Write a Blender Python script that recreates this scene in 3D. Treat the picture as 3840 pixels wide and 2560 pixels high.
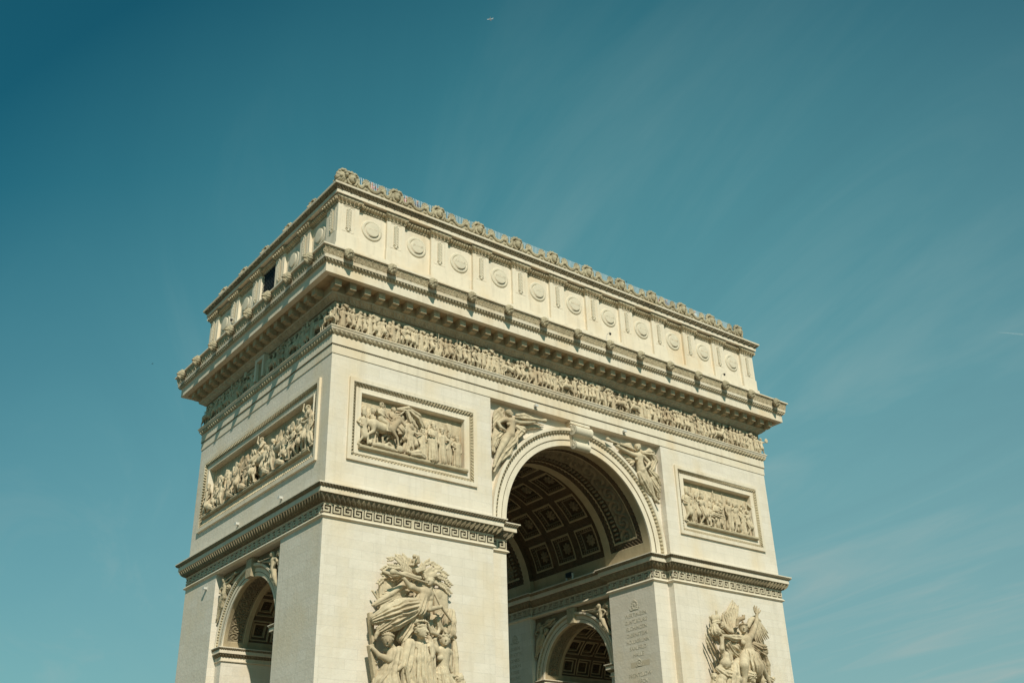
import bpy, math, random
import numpy as np
from mathutils import Vector, Matrix
random.seed(7)
for o in list(bpy.data.objects): bpy.data.objects.remove(o)
scene = bpy.context.scene
COL = scene.collection

# ------------------------------------------------------------------ camera
cam_d = bpy.data.cameras.new('camera'); cam = bpy.data.objects.new('camera', cam_d); COL.objects.link(cam)
cam_d.sensor_width = 36.0; cam_d.lens = 3892.84 / 3840 * 36.0
cam_d.clip_end = 40000; cam_d.clip_start = 0.3
yaw, pit, rol = 0.670469017, 0.473850695, -0.0315234595
f = Vector((math.sin(yaw)*math.cos(pit), math.cos(yaw)*math.cos(pit), math.sin(pit)))
r = Vector((math.cos(yaw), -math.sin(yaw), 0)); u = r.cross(f)
r2 = r*math.cos(rol) + u*math.sin(rol); u2 = -r*math.sin(rol) + u*math.cos(rol)
cam.matrix_world = Matrix(((r2.x,u2.x,-f.x,-52.0745),(r2.y,u2.y,-f.y,-68.3091),(r2.z,u2.z,-f.z,1.7521),(0,0,0,1)))
scene.camera = cam

# ------------------------------------------------------------------ light, sky, exposure
SUN = Vector((-1.0, -2.5, 2.4)).normalized()          # direction towards the sun
elev = math.asin(SUN.z); azim = math.atan2(SUN.x, SUN.y)
sun_d = bpy.data.lights.new('sun', 'SUN'); sun_d.energy = 4.5; sun_d.angle = math.radians(0.53)
sun_d.color = (1.0, 0.935, 0.79)
sun = bpy.data.objects.new('sun', sun_d); COL.objects.link(sun)
sun.rotation_euler = SUN.to_track_quat('Z', 'Y').to_euler(); sun.location = (-60, -120, 120)
world = bpy.data.worlds.new('World'); scene.world = world; world.use_nodes = True
wn = world.node_tree.nodes; wl = world.node_tree.links; wn.clear()
def WN(t, **k):
    n = wn.new(t)
    for a, b in k.items(): setattr(n, a, b)
    return n
sky = WN('ShaderNodeTexSky', sky_type='NISHITA'); sky.sun_disc = False
sky.sun_elevation = elev; sky.sun_rotation = azim; sky.air_density = 1.0; sky.dust_density = 0.6; sky.ozone_density = 1.0
tc = WN('ShaderNodeTexCoord')
tint = WN('ShaderNodeMix', data_type='RGBA', blend_type='MULTIPLY'); tint.inputs[0].default_value = 1
tint.inputs[7].default_value = (0.12, 0.78, 0.68, 1)
wl.new(sky.outputs[0], tint.inputs[6])
# thin cirrus: long faint streaks, fixed to sky directions (rotated and stretched so they run as drifting veils)
nrm = WN('ShaderNodeVectorMath', operation='NORMALIZE'); wl.new(tc.outputs['Generated'], nrm.inputs[0])
def WM(op, a_, b_, c_=None, clamp=False):
    n_ = WN('ShaderNodeMath', operation=op); n_.use_clamp = clamp
    for i_, v_ in enumerate((a_, b_, c_)):
        if v_ is None: continue
        if isinstance(v_, (int, float)): n_.inputs[i_].default_value = v_
        else: wl.new(v_, n_.inputs[i_])
    return n_.outputs[0]
# thin cirrus: long faint streaks fixed to directions in the sky
# a flat cloud sheet high overhead: the view direction is met with it, and the streaks run along one wind direction
s0 = WN('ShaderNodeSeparateXYZ'); wl.new(nrm.outputs[0], s0.inputs[0]); zi = WM('MAXIMUM', s0.outputs[2], .03)
wx, wy = math.cos(math.radians(69.5)), math.sin(math.radians(69.5))
pu = WM('DIVIDE', WM('ADD', WM('MULTIPLY', s0.outputs[0], wx), WM('MULTIPLY', s0.outputs[1], wy)), zi)
pv = WM('DIVIDE', WM('SUBTRACT', WM('MULTIPLY', s0.outputs[0], wy), WM('MULTIPLY', s0.outputs[1], wx)), zi)
cb = WN('ShaderNodeCombineXYZ'); wl.new(WM('MULTIPLY', pu, .6), cb.inputs[0]); wl.new(WM('MULTIPLY', pv, 2.3), cb.inputs[1]); cb.inputs[2].default_value = 4.7
n1 = WN('ShaderNodeTexNoise'); n1.inputs['Scale'].default_value = 1.0; n1.inputs['Detail'].default_value = 9; n1.inputs['Roughness'].default_value = .57; n1.inputs['Distortion'].default_value = .8
wl.new(cb.outputs[0], n1.inputs['Vector'])
cl = WM('SUBTRACT', n1.outputs[0], .5)
# teal haze growing away from the dark side of the sky
vd = WN('ShaderNodeVectorMath', operation='DOT_PRODUCT'); vd.inputs[1].default_value = (1.569, 1.545, .114); wl.new(nrm.outputs[0], vd.inputs[0])
w1 = WM('MINIMUM', WM('ADD', vd.outputs['Value'], -1.437, None, True), .66)
w1 = WM('MULTIPLY', w1, WM('MULTIPLY_ADD', cl, .8, .96), None, True)
# whitish veil towards the horizon
sp = WN('ShaderNodeSeparateXYZ'); wl.new(nrm.outputs[0], sp.inputs[0])
zc = WM('MAXIMUM', sp.outputs[2], 0.0); hz = WM('POWER', WM('SUBTRACT', 1.0, zc), 3.0)
w2 = WM('ADD', WM('MULTIPLY', hz, .461), WM('MULTIPLY_ADD', sp.outputs[0], .084, -.055))
w2 = WM('ADD', WM('MAXIMUM', w2, 0.0), WM('MULTIPLY', WM('MULTIPLY', w1, .8), WM('MAXIMUM', cl, 0.0)), None, True)
haze1 = WN('ShaderNodeMix', data_type='RGBA'); haze1.inputs[7].default_value = (1.30, 4.55, 4.95, 1)
wl.new(w1, haze1.inputs[0]); wl.new(tint.outputs[2], haze1.inputs[6])
veil = WN('ShaderNodeMix', data_type='RGBA'); veil.inputs[7].default_value = (6.1, 5.6, 5.0, 1)
wl.new(w2, veil.inputs[0]); wl.new(haze1.outputs[2], veil.inputs[6])
bg = WN('ShaderNodeBackground'); bg.inputs[1].default_value = 0.09
wo = WN('ShaderNodeOutputWorld'); wl.new(veil.outputs[2], bg.inputs[0]); wl.new(bg.outputs[0], wo.inputs[0])
scene.view_settings.view_transform = 'Standard'; scene.view_settings.look = 'None'
scene.view_settings.exposure = 0.0; scene.view_settings.gamma = 1.0
scene.render.engine = 'CYCLES'

# ------------------------------------------------------------------ materials
def mat(name, col, rough=.85, var=.12, scale=1.5, stain=None, stain_amt=0.0, bump=.0, bscale=8., brick=None, metal=0, streak=0.0):
    """procedural weathered surface; object coordinates in metres"""
    m = bpy.data.materials.new(name); m.use_nodes = True; N = m.node_tree.nodes; L = m.node_tree.links
    b = N['Principled BSDF']; b.inputs['Roughness'].default_value = rough; b.inputs['Metallic'].default_value = metal
    b.inputs['Specular IOR Level'].default_value = .25
    g = N.new('ShaderNodeNewGeometry')
    cur = None
    no = N.new('ShaderNodeTexNoise'); no.inputs['Scale'].default_value = scale; no.inputs['Detail'].default_value = 8; no.inputs['Roughness'].default_value = .62
    L.new(g.outputs['Position'], no.inputs['Vector'])
    r = N.new('ShaderNodeMapRange'); r.inputs[1].default_value = .25; r.inputs[2].default_value = .75
    r.inputs[3].default_value = 1-var; r.inputs[4].default_value = 1+var; L.new(no.outputs[0], r.inputs[0])
    h = N.new('ShaderNodeMix'); h.data_type = 'RGBA'; h.blend_type = 'MULTIPLY'; h.inputs[0].default_value = 1
    h.inputs[6].default_value = (*col, 1); L.new(r.outputs[0], h.inputs[7]); cur = h.outputs[2]
    if brick:
        # ashlar blocks: coordinate along the wall is x+y, so both wall directions get joints
        sx = N.new('ShaderNodeSeparateXYZ'); L.new(g.outputs['Position'], sx.inputs[0])
        a = N.new('ShaderNodeMath'); a.operation = 'ADD'; L.new(sx.outputs[0], a.inputs[0]); L.new(sx.outputs[1], a.inputs[1])
        cx = N.new('ShaderNodeCombineXYZ'); L.new(a.outputs[0], cx.inputs[0]); L.new(sx.outputs[2], cx.inputs[1])
        bt = N.new('ShaderNodeTexBrick'); L.new(cx.outputs[0], bt.inputs[0])
        bt.inputs['Scale'].default_value = 1; bt.inputs['Brick Width'].default_value = brick[0]; bt.inputs['Row Height'].default_value = brick[1]
        bt.inputs['Mortar Size'].default_value = .014; bt.inputs['Mortar Smooth'].default_value = .3
        bt.inputs['Color1'].default_value = (1.01, 1.01, 1.01, 1); bt.inputs['Color2'].default_value = (.95, .94, .915, 1)
        bt.inputs['Mortar'].default_value = (brick[2],)*3 + (1,)
        h2 = N.new('ShaderNodeMix'); h2.data_type = 'RGBA'; h2.blend_type = 'MULTIPLY'; h2.inputs[0].default_value = 1
        L.new(cur, h2.inputs[6]); L.new(bt.outputs[0], h2.inputs[7]); cur = h2.outputs[2]
    if stain:
        mp = N.new('ShaderNodeMapping'); mp.inputs['Scale'].default_value = (.35, .35, .22); mp.inputs['Location'].default_value = (3, 7, 2)
        L.new(g.outputs['Position'], mp.inputs[0])
        n2 = N.new('ShaderNodeTexNoise'); n2.inputs['Scale'].default_value = 1.0; n2.inputs['Detail'].default_value = 6; L.new(mp.outputs[0], n2.inputs['Vector'])
        r2_ = N.new('ShaderNodeMapRange'); r2_.inputs[1].default_value = .5; r2_.inputs[2].default_value = .72
        r2_.inputs[3].default_value = 0; r2_.inputs[4].default_value = stain_amt; L.new(n2.outputs[0], r2_.inputs[0])
        h3 = N.new('ShaderNodeMix'); h3.data_type = 'RGBA'; h3.inputs[7].default_value = (*stain, 1)
        L.new(r2_.outputs[0], h3.inputs[0]); L.new(cur, h3.inputs[6]); cur = h3.outputs[2]
    if streak:
        mp = N.new('ShaderNodeMapping'); mp.inputs['Scale'].default_value = (2.6, 2.6, .16); L.new(g.outputs['Position'], mp.inputs[0])
        n3 = N.new('ShaderNodeTexNoise'); n3.inputs['Scale'].default_value = 1.0; n3.inputs['Detail'].default_value = 5; L.new(mp.outputs[0], n3.inputs['Vector'])
        r3 = N.new('ShaderNodeMapRange'); r3.inputs[1].default_value = .52; r3.inputs[2].default_value = .78
        r3.inputs[3].default_value = 0; r3.inputs[4].default_value = streak; L.new(n3.outputs[0], r3.inputs[0])
        h4 = N.new('ShaderNodeMix'); h4.data_type = 'RGBA'; h4.inputs[7].default_value = (.17, .14, .095, 1)
        L.new(r3.outputs[0], h4.inputs[0]); L.new(cur, h4.inputs[6]); cur = h4.outputs[2]
    L.new(cur, b.inputs['Base Color'])
    if bump:
        n4 = N.new('ShaderNodeTexNoise'); n4.inputs['Scale'].default_value = bscale; n4.inputs['Detail'].default_value = 6
        L.new(g.outputs['Position'], n4.inputs['Vector'])
        bp = N.new('ShaderNodeBump'); bp.inputs['Strength'].default_value = bump; bp.inputs['Distance'].default_value = .4/bscale
        L.new(n4.outputs[0], bp.inputs['Height']); L.new(bp.outputs[0], b.inputs['Normal'])
    return m
M_wall = mat('ashlar_limestone', (.69, .625, .53), .9, .05, 1.2, stain=(.66, .54, .37), stain_amt=.6, bump=.25, bscale=5, brick=(1.75, .62, .84), streak=.13)
M_plain = mat('dressed_limestone', (.70, .615, .485), .88, .06, 1.0, stain=(.64, .48, .29), stain_amt=.6, bump=.2, bscale=5, streak=.22)
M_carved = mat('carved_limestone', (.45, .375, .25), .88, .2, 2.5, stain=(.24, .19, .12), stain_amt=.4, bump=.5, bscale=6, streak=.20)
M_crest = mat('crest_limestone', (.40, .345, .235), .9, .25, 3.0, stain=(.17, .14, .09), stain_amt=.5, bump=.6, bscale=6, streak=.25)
M_cream = mat('cream_carving', (.62, .55, .425), .88, .08, 2.5, bump=.2, bscale=8)
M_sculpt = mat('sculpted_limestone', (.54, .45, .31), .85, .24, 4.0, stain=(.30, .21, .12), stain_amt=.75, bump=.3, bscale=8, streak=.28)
M_dirty_shade = mat('weathered_and_shaded_limestone', (.235, .19, .12), .92, .30, 2.2, stain=(.12, .10, .07), stain_amt=.7, bump=.4, bscale=9, streak=.3)  # weathered stone; also stands in for shade on rear rank and bay spandrels
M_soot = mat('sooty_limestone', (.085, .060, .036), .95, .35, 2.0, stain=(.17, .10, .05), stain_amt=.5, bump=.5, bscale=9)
M_vault = mat('vault_limestone', (.40, .32, .20), .92, .15, 1.0, stain=(.30, .23, .14), stain_amt=.6, bump=.3, bscale=6, streak=.25)
M_bounce = mat('bounce_tinted_limestone', (.44, .33, .20), .9, .25, 2.0, stain=(.14, .10, .06), stain_amt=.6, bump=.3)  # grimy stone, with orange light bounced from the ground put into its colour
M_letter = mat('engraved_lettering', (.53, .47, .365), .95, .15, 4)
M_bronze = mat('dark_bronze', (.035, .045, .05), .5, .2, 6, metal=.6)
M_glass = mat('dark_glass', (.004, .006, .008), .6, .2, 3)
M_patch = mat('repaired_stone', (.56, .475, .35), .9, .1, 3)
M_rail = mat('pale_painted_metal', (.72, .76, .76), .35, .05, 3)
M_black = mat('black_plastic', (.02, .02, .022), .4, .1, 5)
M_white = mat('white_paint', (.85, .86, .86), .35, .03, 2)
M_grey = mat('light_grey_plastic', (.55, .54, .50), .5, .05, 5)
M_feather = mat('dark_feathers', (.02, .02, .02), .8, .2, 5)

# ------------------------------------------------------------------ mesh helpers
class MB:
    def __init__(s): s.V = []; s.n = 0; s.Q = []; s.T = []; s.G = []; s.mq = []
    def verts(s, V):
        V = np.asarray(V, float).reshape(-1, 3); k = s.n; s.V.append(V); s.n += len(V); return k
    def quads(s, V, Q, mi=0):
        k = s.verts(V); Q = np.asarray(Q, int).reshape(-1, 4) + k; s.Q.append(Q)
        s.mq.append(np.full(len(Q), 0, int) + mi)
    def poly(s, V):
        k = s.verts(V); s.G.append(list(range(k, k+len(V))))
    def grid(s, P, mi=0):
        n, m = P.shape[:2]; I = np.arange(n*m).reshape(n, m)
        Q = np.stack([I[:-1, :-1], I[1:, :-1], I[1:, 1:], I[:-1, 1:]], -1).reshape(-1, 4)
        s.quads(P.reshape(-1, 3), Q, mi if np.isscalar(mi) else np.asarray(mi).reshape(-1))
    def box(s, x0, x1, y0, y1, z0, z1):
        V = [(x, y, z) for x in (x0, x1) for y in (y0, y1) for z in (z0, z1)]
        s.quads(V, [(0, 1, 3, 2), (4, 6, 7, 5), (0, 4, 5, 1), (2, 3, 7, 6), (0, 2, 6, 4), (1, 5, 7, 3)])
    def frus(s, c, a, b, ra, rb, n=8):
        """tapered round bar a->b"""
        a = np.array(a, float); b = np.array(b, float); t = b-a; t /= np.linalg.norm(t)+1e-9
        q = np.cross(t, [0, 0, 1.]);
        if np.linalg.norm(q) < 1e-3: q = np.cross(t, [1., 0, 0])
        q /= np.linalg.norm(q); w = np.cross(t, q); th = np.linspace(0, 2*np.pi, n, endpoint=False)
        R = np.cos(th)[:, None]*q + np.sin(th)[:, None]*w
        V = np.r_[a+R*ra, b+R*rb]; i = np.arange(n); j = (i+1) % n
        k = s.verts(V); s.Q.append(np.stack([i, j, j+n, i+n], 1)+k); s.mq.append(np.zeros(n, int))
        s.G.append([k+x for x in range(n)][::-1]); s.G.append([k+n+x for x in range(n)])
    def mesh(s, name, mats, smooth=False):
        V = np.concatenate(s.V) if s.V else np.zeros((0, 3))
        Q = np.concatenate(s.Q) if s.Q else np.zeros((0, 4), int); mq = np.concatenate(s.mq) if s.mq else np.zeros(0, int)
        tot = [4]*len(Q) + [len(g) for g in s.G]
        loops = np.concatenate([Q.reshape(-1)] + [np.array(g, int) for g in s.G]) if (len(Q) or s.G) else np.zeros(0, int)
        me = bpy.data.meshes.new(name); me.vertices.add(len(V)); me.vertices.foreach_set('co', V.astype(np.float32).reshape(-1))
        me.loops.add(len(loops)); me.loops.foreach_set('vertex_index', loops.astype(np.int32))
        me.polygons.add(len(tot)); st = np.r_[0, np.cumsum(tot)[:-1]].astype(np.int32) if tot else np.zeros(0, np.int32)
        me.polygons.foreach_set('loop_start', st)
        for m in (mats if isinstance(mats, (list, tuple)) else [mats]): me.materials.append(m)
        me.polygons.foreach_set('material_index', np.r_[mq, np.zeros(len(s.G), int)].astype(np.int32))
        me.polygons.foreach_set('use_smooth', np.full(len(tot), smooth)); me.update(calc_edges=True); me.validate()
        return me
    def build(s, name, mats, parent=None, smooth=False):
        return obj(name, s.mesh(name, mats, smooth), parent)
def obj(name, data, parent=None, loc=(0, 0, 0), rz=0, sc=(1, 1, 1), rx=0, ry=0):
    o = bpy.data.objects.new(name, data); COL.objects.link(o); o.parent = parent
    o.location = loc; o.rotation_euler = (rx, ry, rz); o.scale = sc if hasattr(sc, '__len__') else (sc,)*3
    return o
def tag(o, label=None, cat=None, group=None, kind=None):
    for k, v in (('label', label), ('category', cat), ('group', group), ('kind', kind)):
        if v: o[k] = v
    return o
def empty(name, loc=(0, 0, 0), rz=0, parent=None): return obj(name, None, parent, loc, rz)

def mitre(path, closed):
    P = np.array(path, float); n = len(P); T = np.roll(P, -1, 0)-P
    if not closed: T = T[:-1]
    T /= np.linalg.norm(T, axis=1)[:, None]; N = np.stack([T[:, 1], -T[:, 0]], 1); Mv = np.empty((n, 2))
    for i in range(n):
        if closed: a, b = N[i-1], N[i % len(N)]
        else: a, b = N[max(i-1, 0)], N[min(i, len(N)-1)]
        Mv[i] = (a+b)/(1+a@b)
    return P, N, Mv
ident = lambda a, b, h: (a, b, h)
def strip(mb, path, p0, p1, nv=1, ds=None, disp=None, closed=True, M=ident, bulge=0, fine=None, cont=False, mi=0):
    """moulding between profile points p0 and p1 (offset, height) swept along path; disp(s, v) carves it"""
    P, N, Mv = mitre(path, closed); n = len(P); v = np.linspace(0, 1, nv+1)
    o = p0[0]+(p1[0]-p0[0])*v; h = p0[1]+(p1[1]-p0[1])*v
    e = np.array([p1[0]-p0[0], p1[1]-p0[1]], float); e /= np.linalg.norm(e); nn = np.array([-e[1], e[0]])   # outward for top->bottom
    bl = bulge*np.sin(np.pi*v) if np.isscalar(bulge) else bulge(v)
    o = o+nn[0]*bl; h = h+nn[1]*bl; acc = 0
    for i in range(n if closed else n-1):
        j = (i+1) % n; A, B = P[i], P[j]; Ln = np.linalg.norm(B-A)
        f_ = (fine is None) or fine(A, B)
        k = max(1, int(math.ceil(Ln/ds))) if (ds and f_ and disp) else 1
        t = np.linspace(0, 1, k+1)
        a = (A[None, None]+o[None, :, None]*Mv[i])*(1-t[:, None, None]) + (B[None, None]+o[None, :, None]*Mv[j])*t[:, None, None]
        H = np.broadcast_to(h, (k+1, nv+1)).copy()
        if disp is not None and f_:
            S = (t*Ln + acc if cont else (t-.5)*Ln)[:, None]
            d = disp(S, v[None, :])
            a = a + (d*nn[0])[..., None]*N[i]; H = H + d*nn[1]
        x, y, z = M(a[..., 0], a[..., 1], H)
        mb.grid(np.stack(np.broadcast_arrays(x, y, z), -1), mi); acc += Ln

# ornament height functions -------------------------------------------------
def egg(p, a, dart=.35):
    def g(s, v):
        u = (s/p) % 1-.5; e = np.sqrt(np.clip(1-(u/.34)**2-((v-.55)/.5)**2, 0, 1))
        d = dart*np.clip(1-np.abs(np.abs(u)-.5)/.07, 0, 1)*(v > .15)
        return a*np.maximum(e, d)-a*.25
    return g
def bead(p, a):
    def g(s, v):
        u = (s/p) % 1-.5; return a*np.sqrt(np.clip(1-(u/.42)**2-((v-.5)/.48)**2, 0, 1))-a*.3
    return g
def leaf(p, a):
    def g(s, v):
        u = (s/p) % 1-.5; w = .46*np.sqrt(np.clip(v*1.05, .02, 1)); x = np.abs(u)/w
        rib = .5+.5*np.cos((u*14)*(1.3-.5*v)*2*np.pi/2.2)
        return a*(np.clip(1-x**3, 0, 1)*(.45+.55*rib*(1-.3*v)) + .5*(np.abs(u) < .04))-a*.4
    return g
def fanleaf(p, a):
    def g(s, v):
        k = np.floor(s/p); u = (s/p) % 1-.5; flip = (k % 2 == 0); vv = np.where(flip, v, 1-v)
        ang = np.arctan2(u, .15+vv*.9); rad = np.hypot(u, .15+vv*.9)
        return a*(.5+.5*np.cos(ang*15))*(rad > .12)*np.clip(1.25-np.abs(u)*1.2-rad*.3, .15, 1)-a*.3
    return g
def console(p, a):
    def g(s, v):
        u = np.abs((s/p) % 1-.5); return a*(u < .36)*(1-.55*v+.35*np.sin(v*6.3))-a*.2
    return g
def tongue(p, a):
    def g(s, v):
        u = np.abs((s/p) % 1-.5)
        return a*(np.clip(1-(u/.33)**2, 0, 1)**.5*(.5+.5*np.sin(v*3.14)))-a*.3
    return g
KEY = np.array([[int(c) for c in r_] for r_ in ('11111110', '10000010', '10111010', '10100010', '10111110', '10000000', '11111111')])
def keyp(p, a):
    def g(s, v):
        m = s < 0; q = np.abs(s)/p; u = q % 1                     # mirrored about the middle of each run
        c = np.clip((u*8).astype(int), 0, 7)
        c, r_ = np.broadcast_arrays(c, np.clip((v*7).astype(int), 0, 6))
        return a*KEY[r_, c]
    return g

# ------------------------------------------------------------------ carving: signed distance fields turned into one skin
def _rot(rx=0, ry=0, rz=0):
    return np.array(Matrix.Rotation(rz, 3, 'Z') @ Matrix.Rotation(ry, 3, 'Y') @ Matrix.Rotation(rx, 3, 'X'))
class Carve:
    """local axes: x to the viewer's right, y into the wall, z up"""
    def __init__(s, h=.05): s.h = h; s.ops = []
    def chain(s, pts, fl=0, fa=.18, k=.04, ph=0, flat=1.0, sub=False):
        for i in range(len(pts)-1): s.ops.append(('c', np.array(pts[i], float), np.array(pts[i+1], float), fl, fa, k, ph, flat, sub))
        return s
    def ell(s, c, r_, rot=(0, 0, 0), k=.04, sub=False, lump=0, ph=0):
        s.ops.append(('e', np.array(c, float), np.array(r_, float)*np.ones(3), _rot(*rot).T, k, sub, lump, ph)); return s
    def slab(s, c, r_, rot=(0, 0, 0), k=.01, sub=False):
        s.ops.append(('b', np.array(c, float), np.array(r_, float)*np.ones(3), _rot(*rot).T, k, sub)); return s
    def bbox(s):
        lo = np.full(3, 1e9); hi = -lo
        for o in s.ops:
            if o[0] == 'c':
                if o[8]: continue
                m = 1+o[4] if o[3] else 1
                for q in (o[1], o[2]): lo = np.minimum(lo, q[:3]-q[3]*m); hi = np.maximum(hi, q[:3]+q[3]*m)
            else:
                if o[5]: continue
                R = np.linalg.norm(o[2]) if o[0] == 'b' else o[2].max()
                lo = np.minimum(lo, o[1]-R*1.1); hi = np.maximum(hi, o[1]+R*1.1)
        return lo-3*s.h, hi+3*s.h
    def field(s):
        lo, hi = s.bbox(); h = s.h; n = np.ceil((hi-lo)/h).astype(int)+1
        F = np.full(n, 9., np.float32)
        for o in s.ops:
            if o[0] == 'c':
                a, b = o[1], o[2]; m = (1+o[4] if o[3] else 1)*max(a[3], b[3])+o[5]+2.5*h
                w0 = np.minimum(a[:3], b[:3])-m; w1 = np.maximum(a[:3], b[:3])+m
            else: m = (np.linalg.norm(o[2]) if o[0] == 'b' else o[2].max())*1.1+o[4]+2.5*h; w0 = o[1]-m; w1 = o[1]+m
            i0 = np.clip(np.floor((w0-lo)/h).astype(int), 0, n-1); i1 = np.clip(np.ceil((w1-lo)/h).astype(int)+1, 1, n)
            if (i1 <= i0).any(): continue
            X, Y, Z = np.meshgrid(*[lo[q]+h*np.arange(i0[q], i1[q]) for q in range(3)], indexing='ij')
            Pp = np.stack([X, Y, Z], -1)
            if o[0] == 'c':
                ba = b[:3]-a[:3]; L2 = ba@ba+1e-9; pa = Pp-a[:3]; t = np.clip(pa@ba/L2, 0, 1)
                q = pa-t[..., None]*ba; r_ = a[3]+(b[3]-a[3])*t
                if o[7] != 1: q = q*np.array([1, 1/o[7], 1])
                if o[3]:
                    e1 = np.cross(ba, [0, 1., .03]); e1 /= np.linalg.norm(e1)+1e-9; e2 = np.cross(ba, e1); e2 /= np.linalg.norm(e2)+1e-9
                    an = np.arctan2(q@e1, q@e2); L1 = math.sqrt(L2)
                    ps_ = o[3]*an + o[6] + 1.3*np.sin(t*L1*1.7+o[6]*2)
                    fold = 2.2*np.abs(np.sin(.5*ps_))-1.3 + .35*np.sin(o[3]*2.3*an+2+2.*t*L1)
                    r_ = r_*(1+o[4]*fold*(.35+.65*t))
                d = np.linalg.norm(q, axis=-1)-r_; k, sub = o[5], o[8]
            elif o[0] == 'e':
                q = (Pp-o[1])@o[3].T
                if o[6]:
                    an = np.arctan2(q[..., 2], q[..., 0]); d0 = o[6]*(np.sin(9*an+o[7])*np.sin(q[..., 1]/o[2][1]*4+o[7])+.5*np.sin(17*an+3*q[..., 1]/o[2][1]))
                else: d0 = 0
                kk = np.linalg.norm(q/o[2], axis=-1); g = np.linalg.norm(q/o[2]**2, axis=-1)+1e-9
                d = kk*(kk-1)/g - d0; k, sub = o[4], o[5]
            else:
                q = np.abs((Pp-o[1])@o[3].T)-o[2]; d = np.linalg.norm(np.maximum(q, 0), axis=-1)+np.minimum(q.max(-1), 0); k, sub = o[4], o[5]
            sl = tuple(slice(i0[q], i1[q]) for q in range(3)); A = F[sl]
            if sub:
                d = -d; hh = np.clip(.5-.5*(d-A)/max(k, 1e-4)*-1, 0, 1) if False else None
                F[sl] = np.maximum(A, d)
            else:
                k = max(k, 1e-4); hh = np.clip(.5+.5*(A-d)/k, 0, 1)
                F[sl] = A*(1-hh)+d*hh-k*hh*(1-hh)
        return F, lo
    def mesh(s, name, m, noise=0):
        F, lo = s.field(); h = s.h
        I = F < 0; n = np.array(F.shape)
        c = np.zeros(n-1, int)
        for dx in (0, 1):
            for dy in (0, 1):
                for dz in (0, 1): c += I[dx:n[0]-1+dx, dy:n[1]-1+dy, dz:n[2]-1+dz]
        act = (c > 0) & (c < 8); idx = np.argwhere(act); vid = -np.ones(n-1, int); vid[act] = np.arange(len(idx))
        acc = np.zeros((len(idx), 3)); cnt = np.zeros(len(idx)); ix, iy, iz = idx.T
        corners = [(a_, b_, c_) for a_ in (0, 1) for b_ in (0, 1) for c_ in (0, 1)]
        for a_ in corners:
            for ax in range(3):
                if a_[ax]: continue
                b_ = list(a_); b_[ax] = 1
                fa = F[ix+a_[0], iy+a_[1], iz+a_[2]]; fb = F[ix+b_[0], iy+b_[1], iz+b_[2]]; cr = (fa < 0) != (fb < 0)
                t = np.where(cr, fa/np.where(cr, fa-fb, 1), 0)
                p = np.tile(np.array(a_, float), (len(idx), 1)); p[:, ax] += t
                acc += p*cr[:, None]; cnt += cr
        V = (idx+acc/np.maximum(cnt, 1)[:, None])*h+lo; Q = []
        for ax in range(3):
            sl0 = [slice(None)]*3; sl1 = [slice(None)]*3; sl0[ax] = slice(0, n[ax]-1); sl1[ax] = slice(1, n[ax])
            A = I[tuple(sl0)]; B = I[tuple(sl1)]; e = np.argwhere(A != B); o1, o2 = [q for q in range(3) if q != ax]
            ok = (e[:, o1] > 0) & (e[:, o2] > 0) & (e[:, o1] < n[o1]-1) & (e[:, o2] < n[o2]-1); e = e[ok]
            if not len(e): continue
            sg = A[tuple(e.T)]; qs = []
            for d1, d2 in ((1, 1), (0, 1), (0, 0), (1, 0)):
                q = e.copy(); q[:, o1] -= d1; q[:, o2] -= d2; qs.append(vid[tuple(q.T)])
            q = np.stack(qs, 1); fl = sg if ax != 1 else ~sg; q[~fl] = q[~fl][:, ::-1]; Q.append(q)
        mb = MB(); mb.quads(V, np.concatenate(Q)); return mb.mesh(name, m, True)

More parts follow.
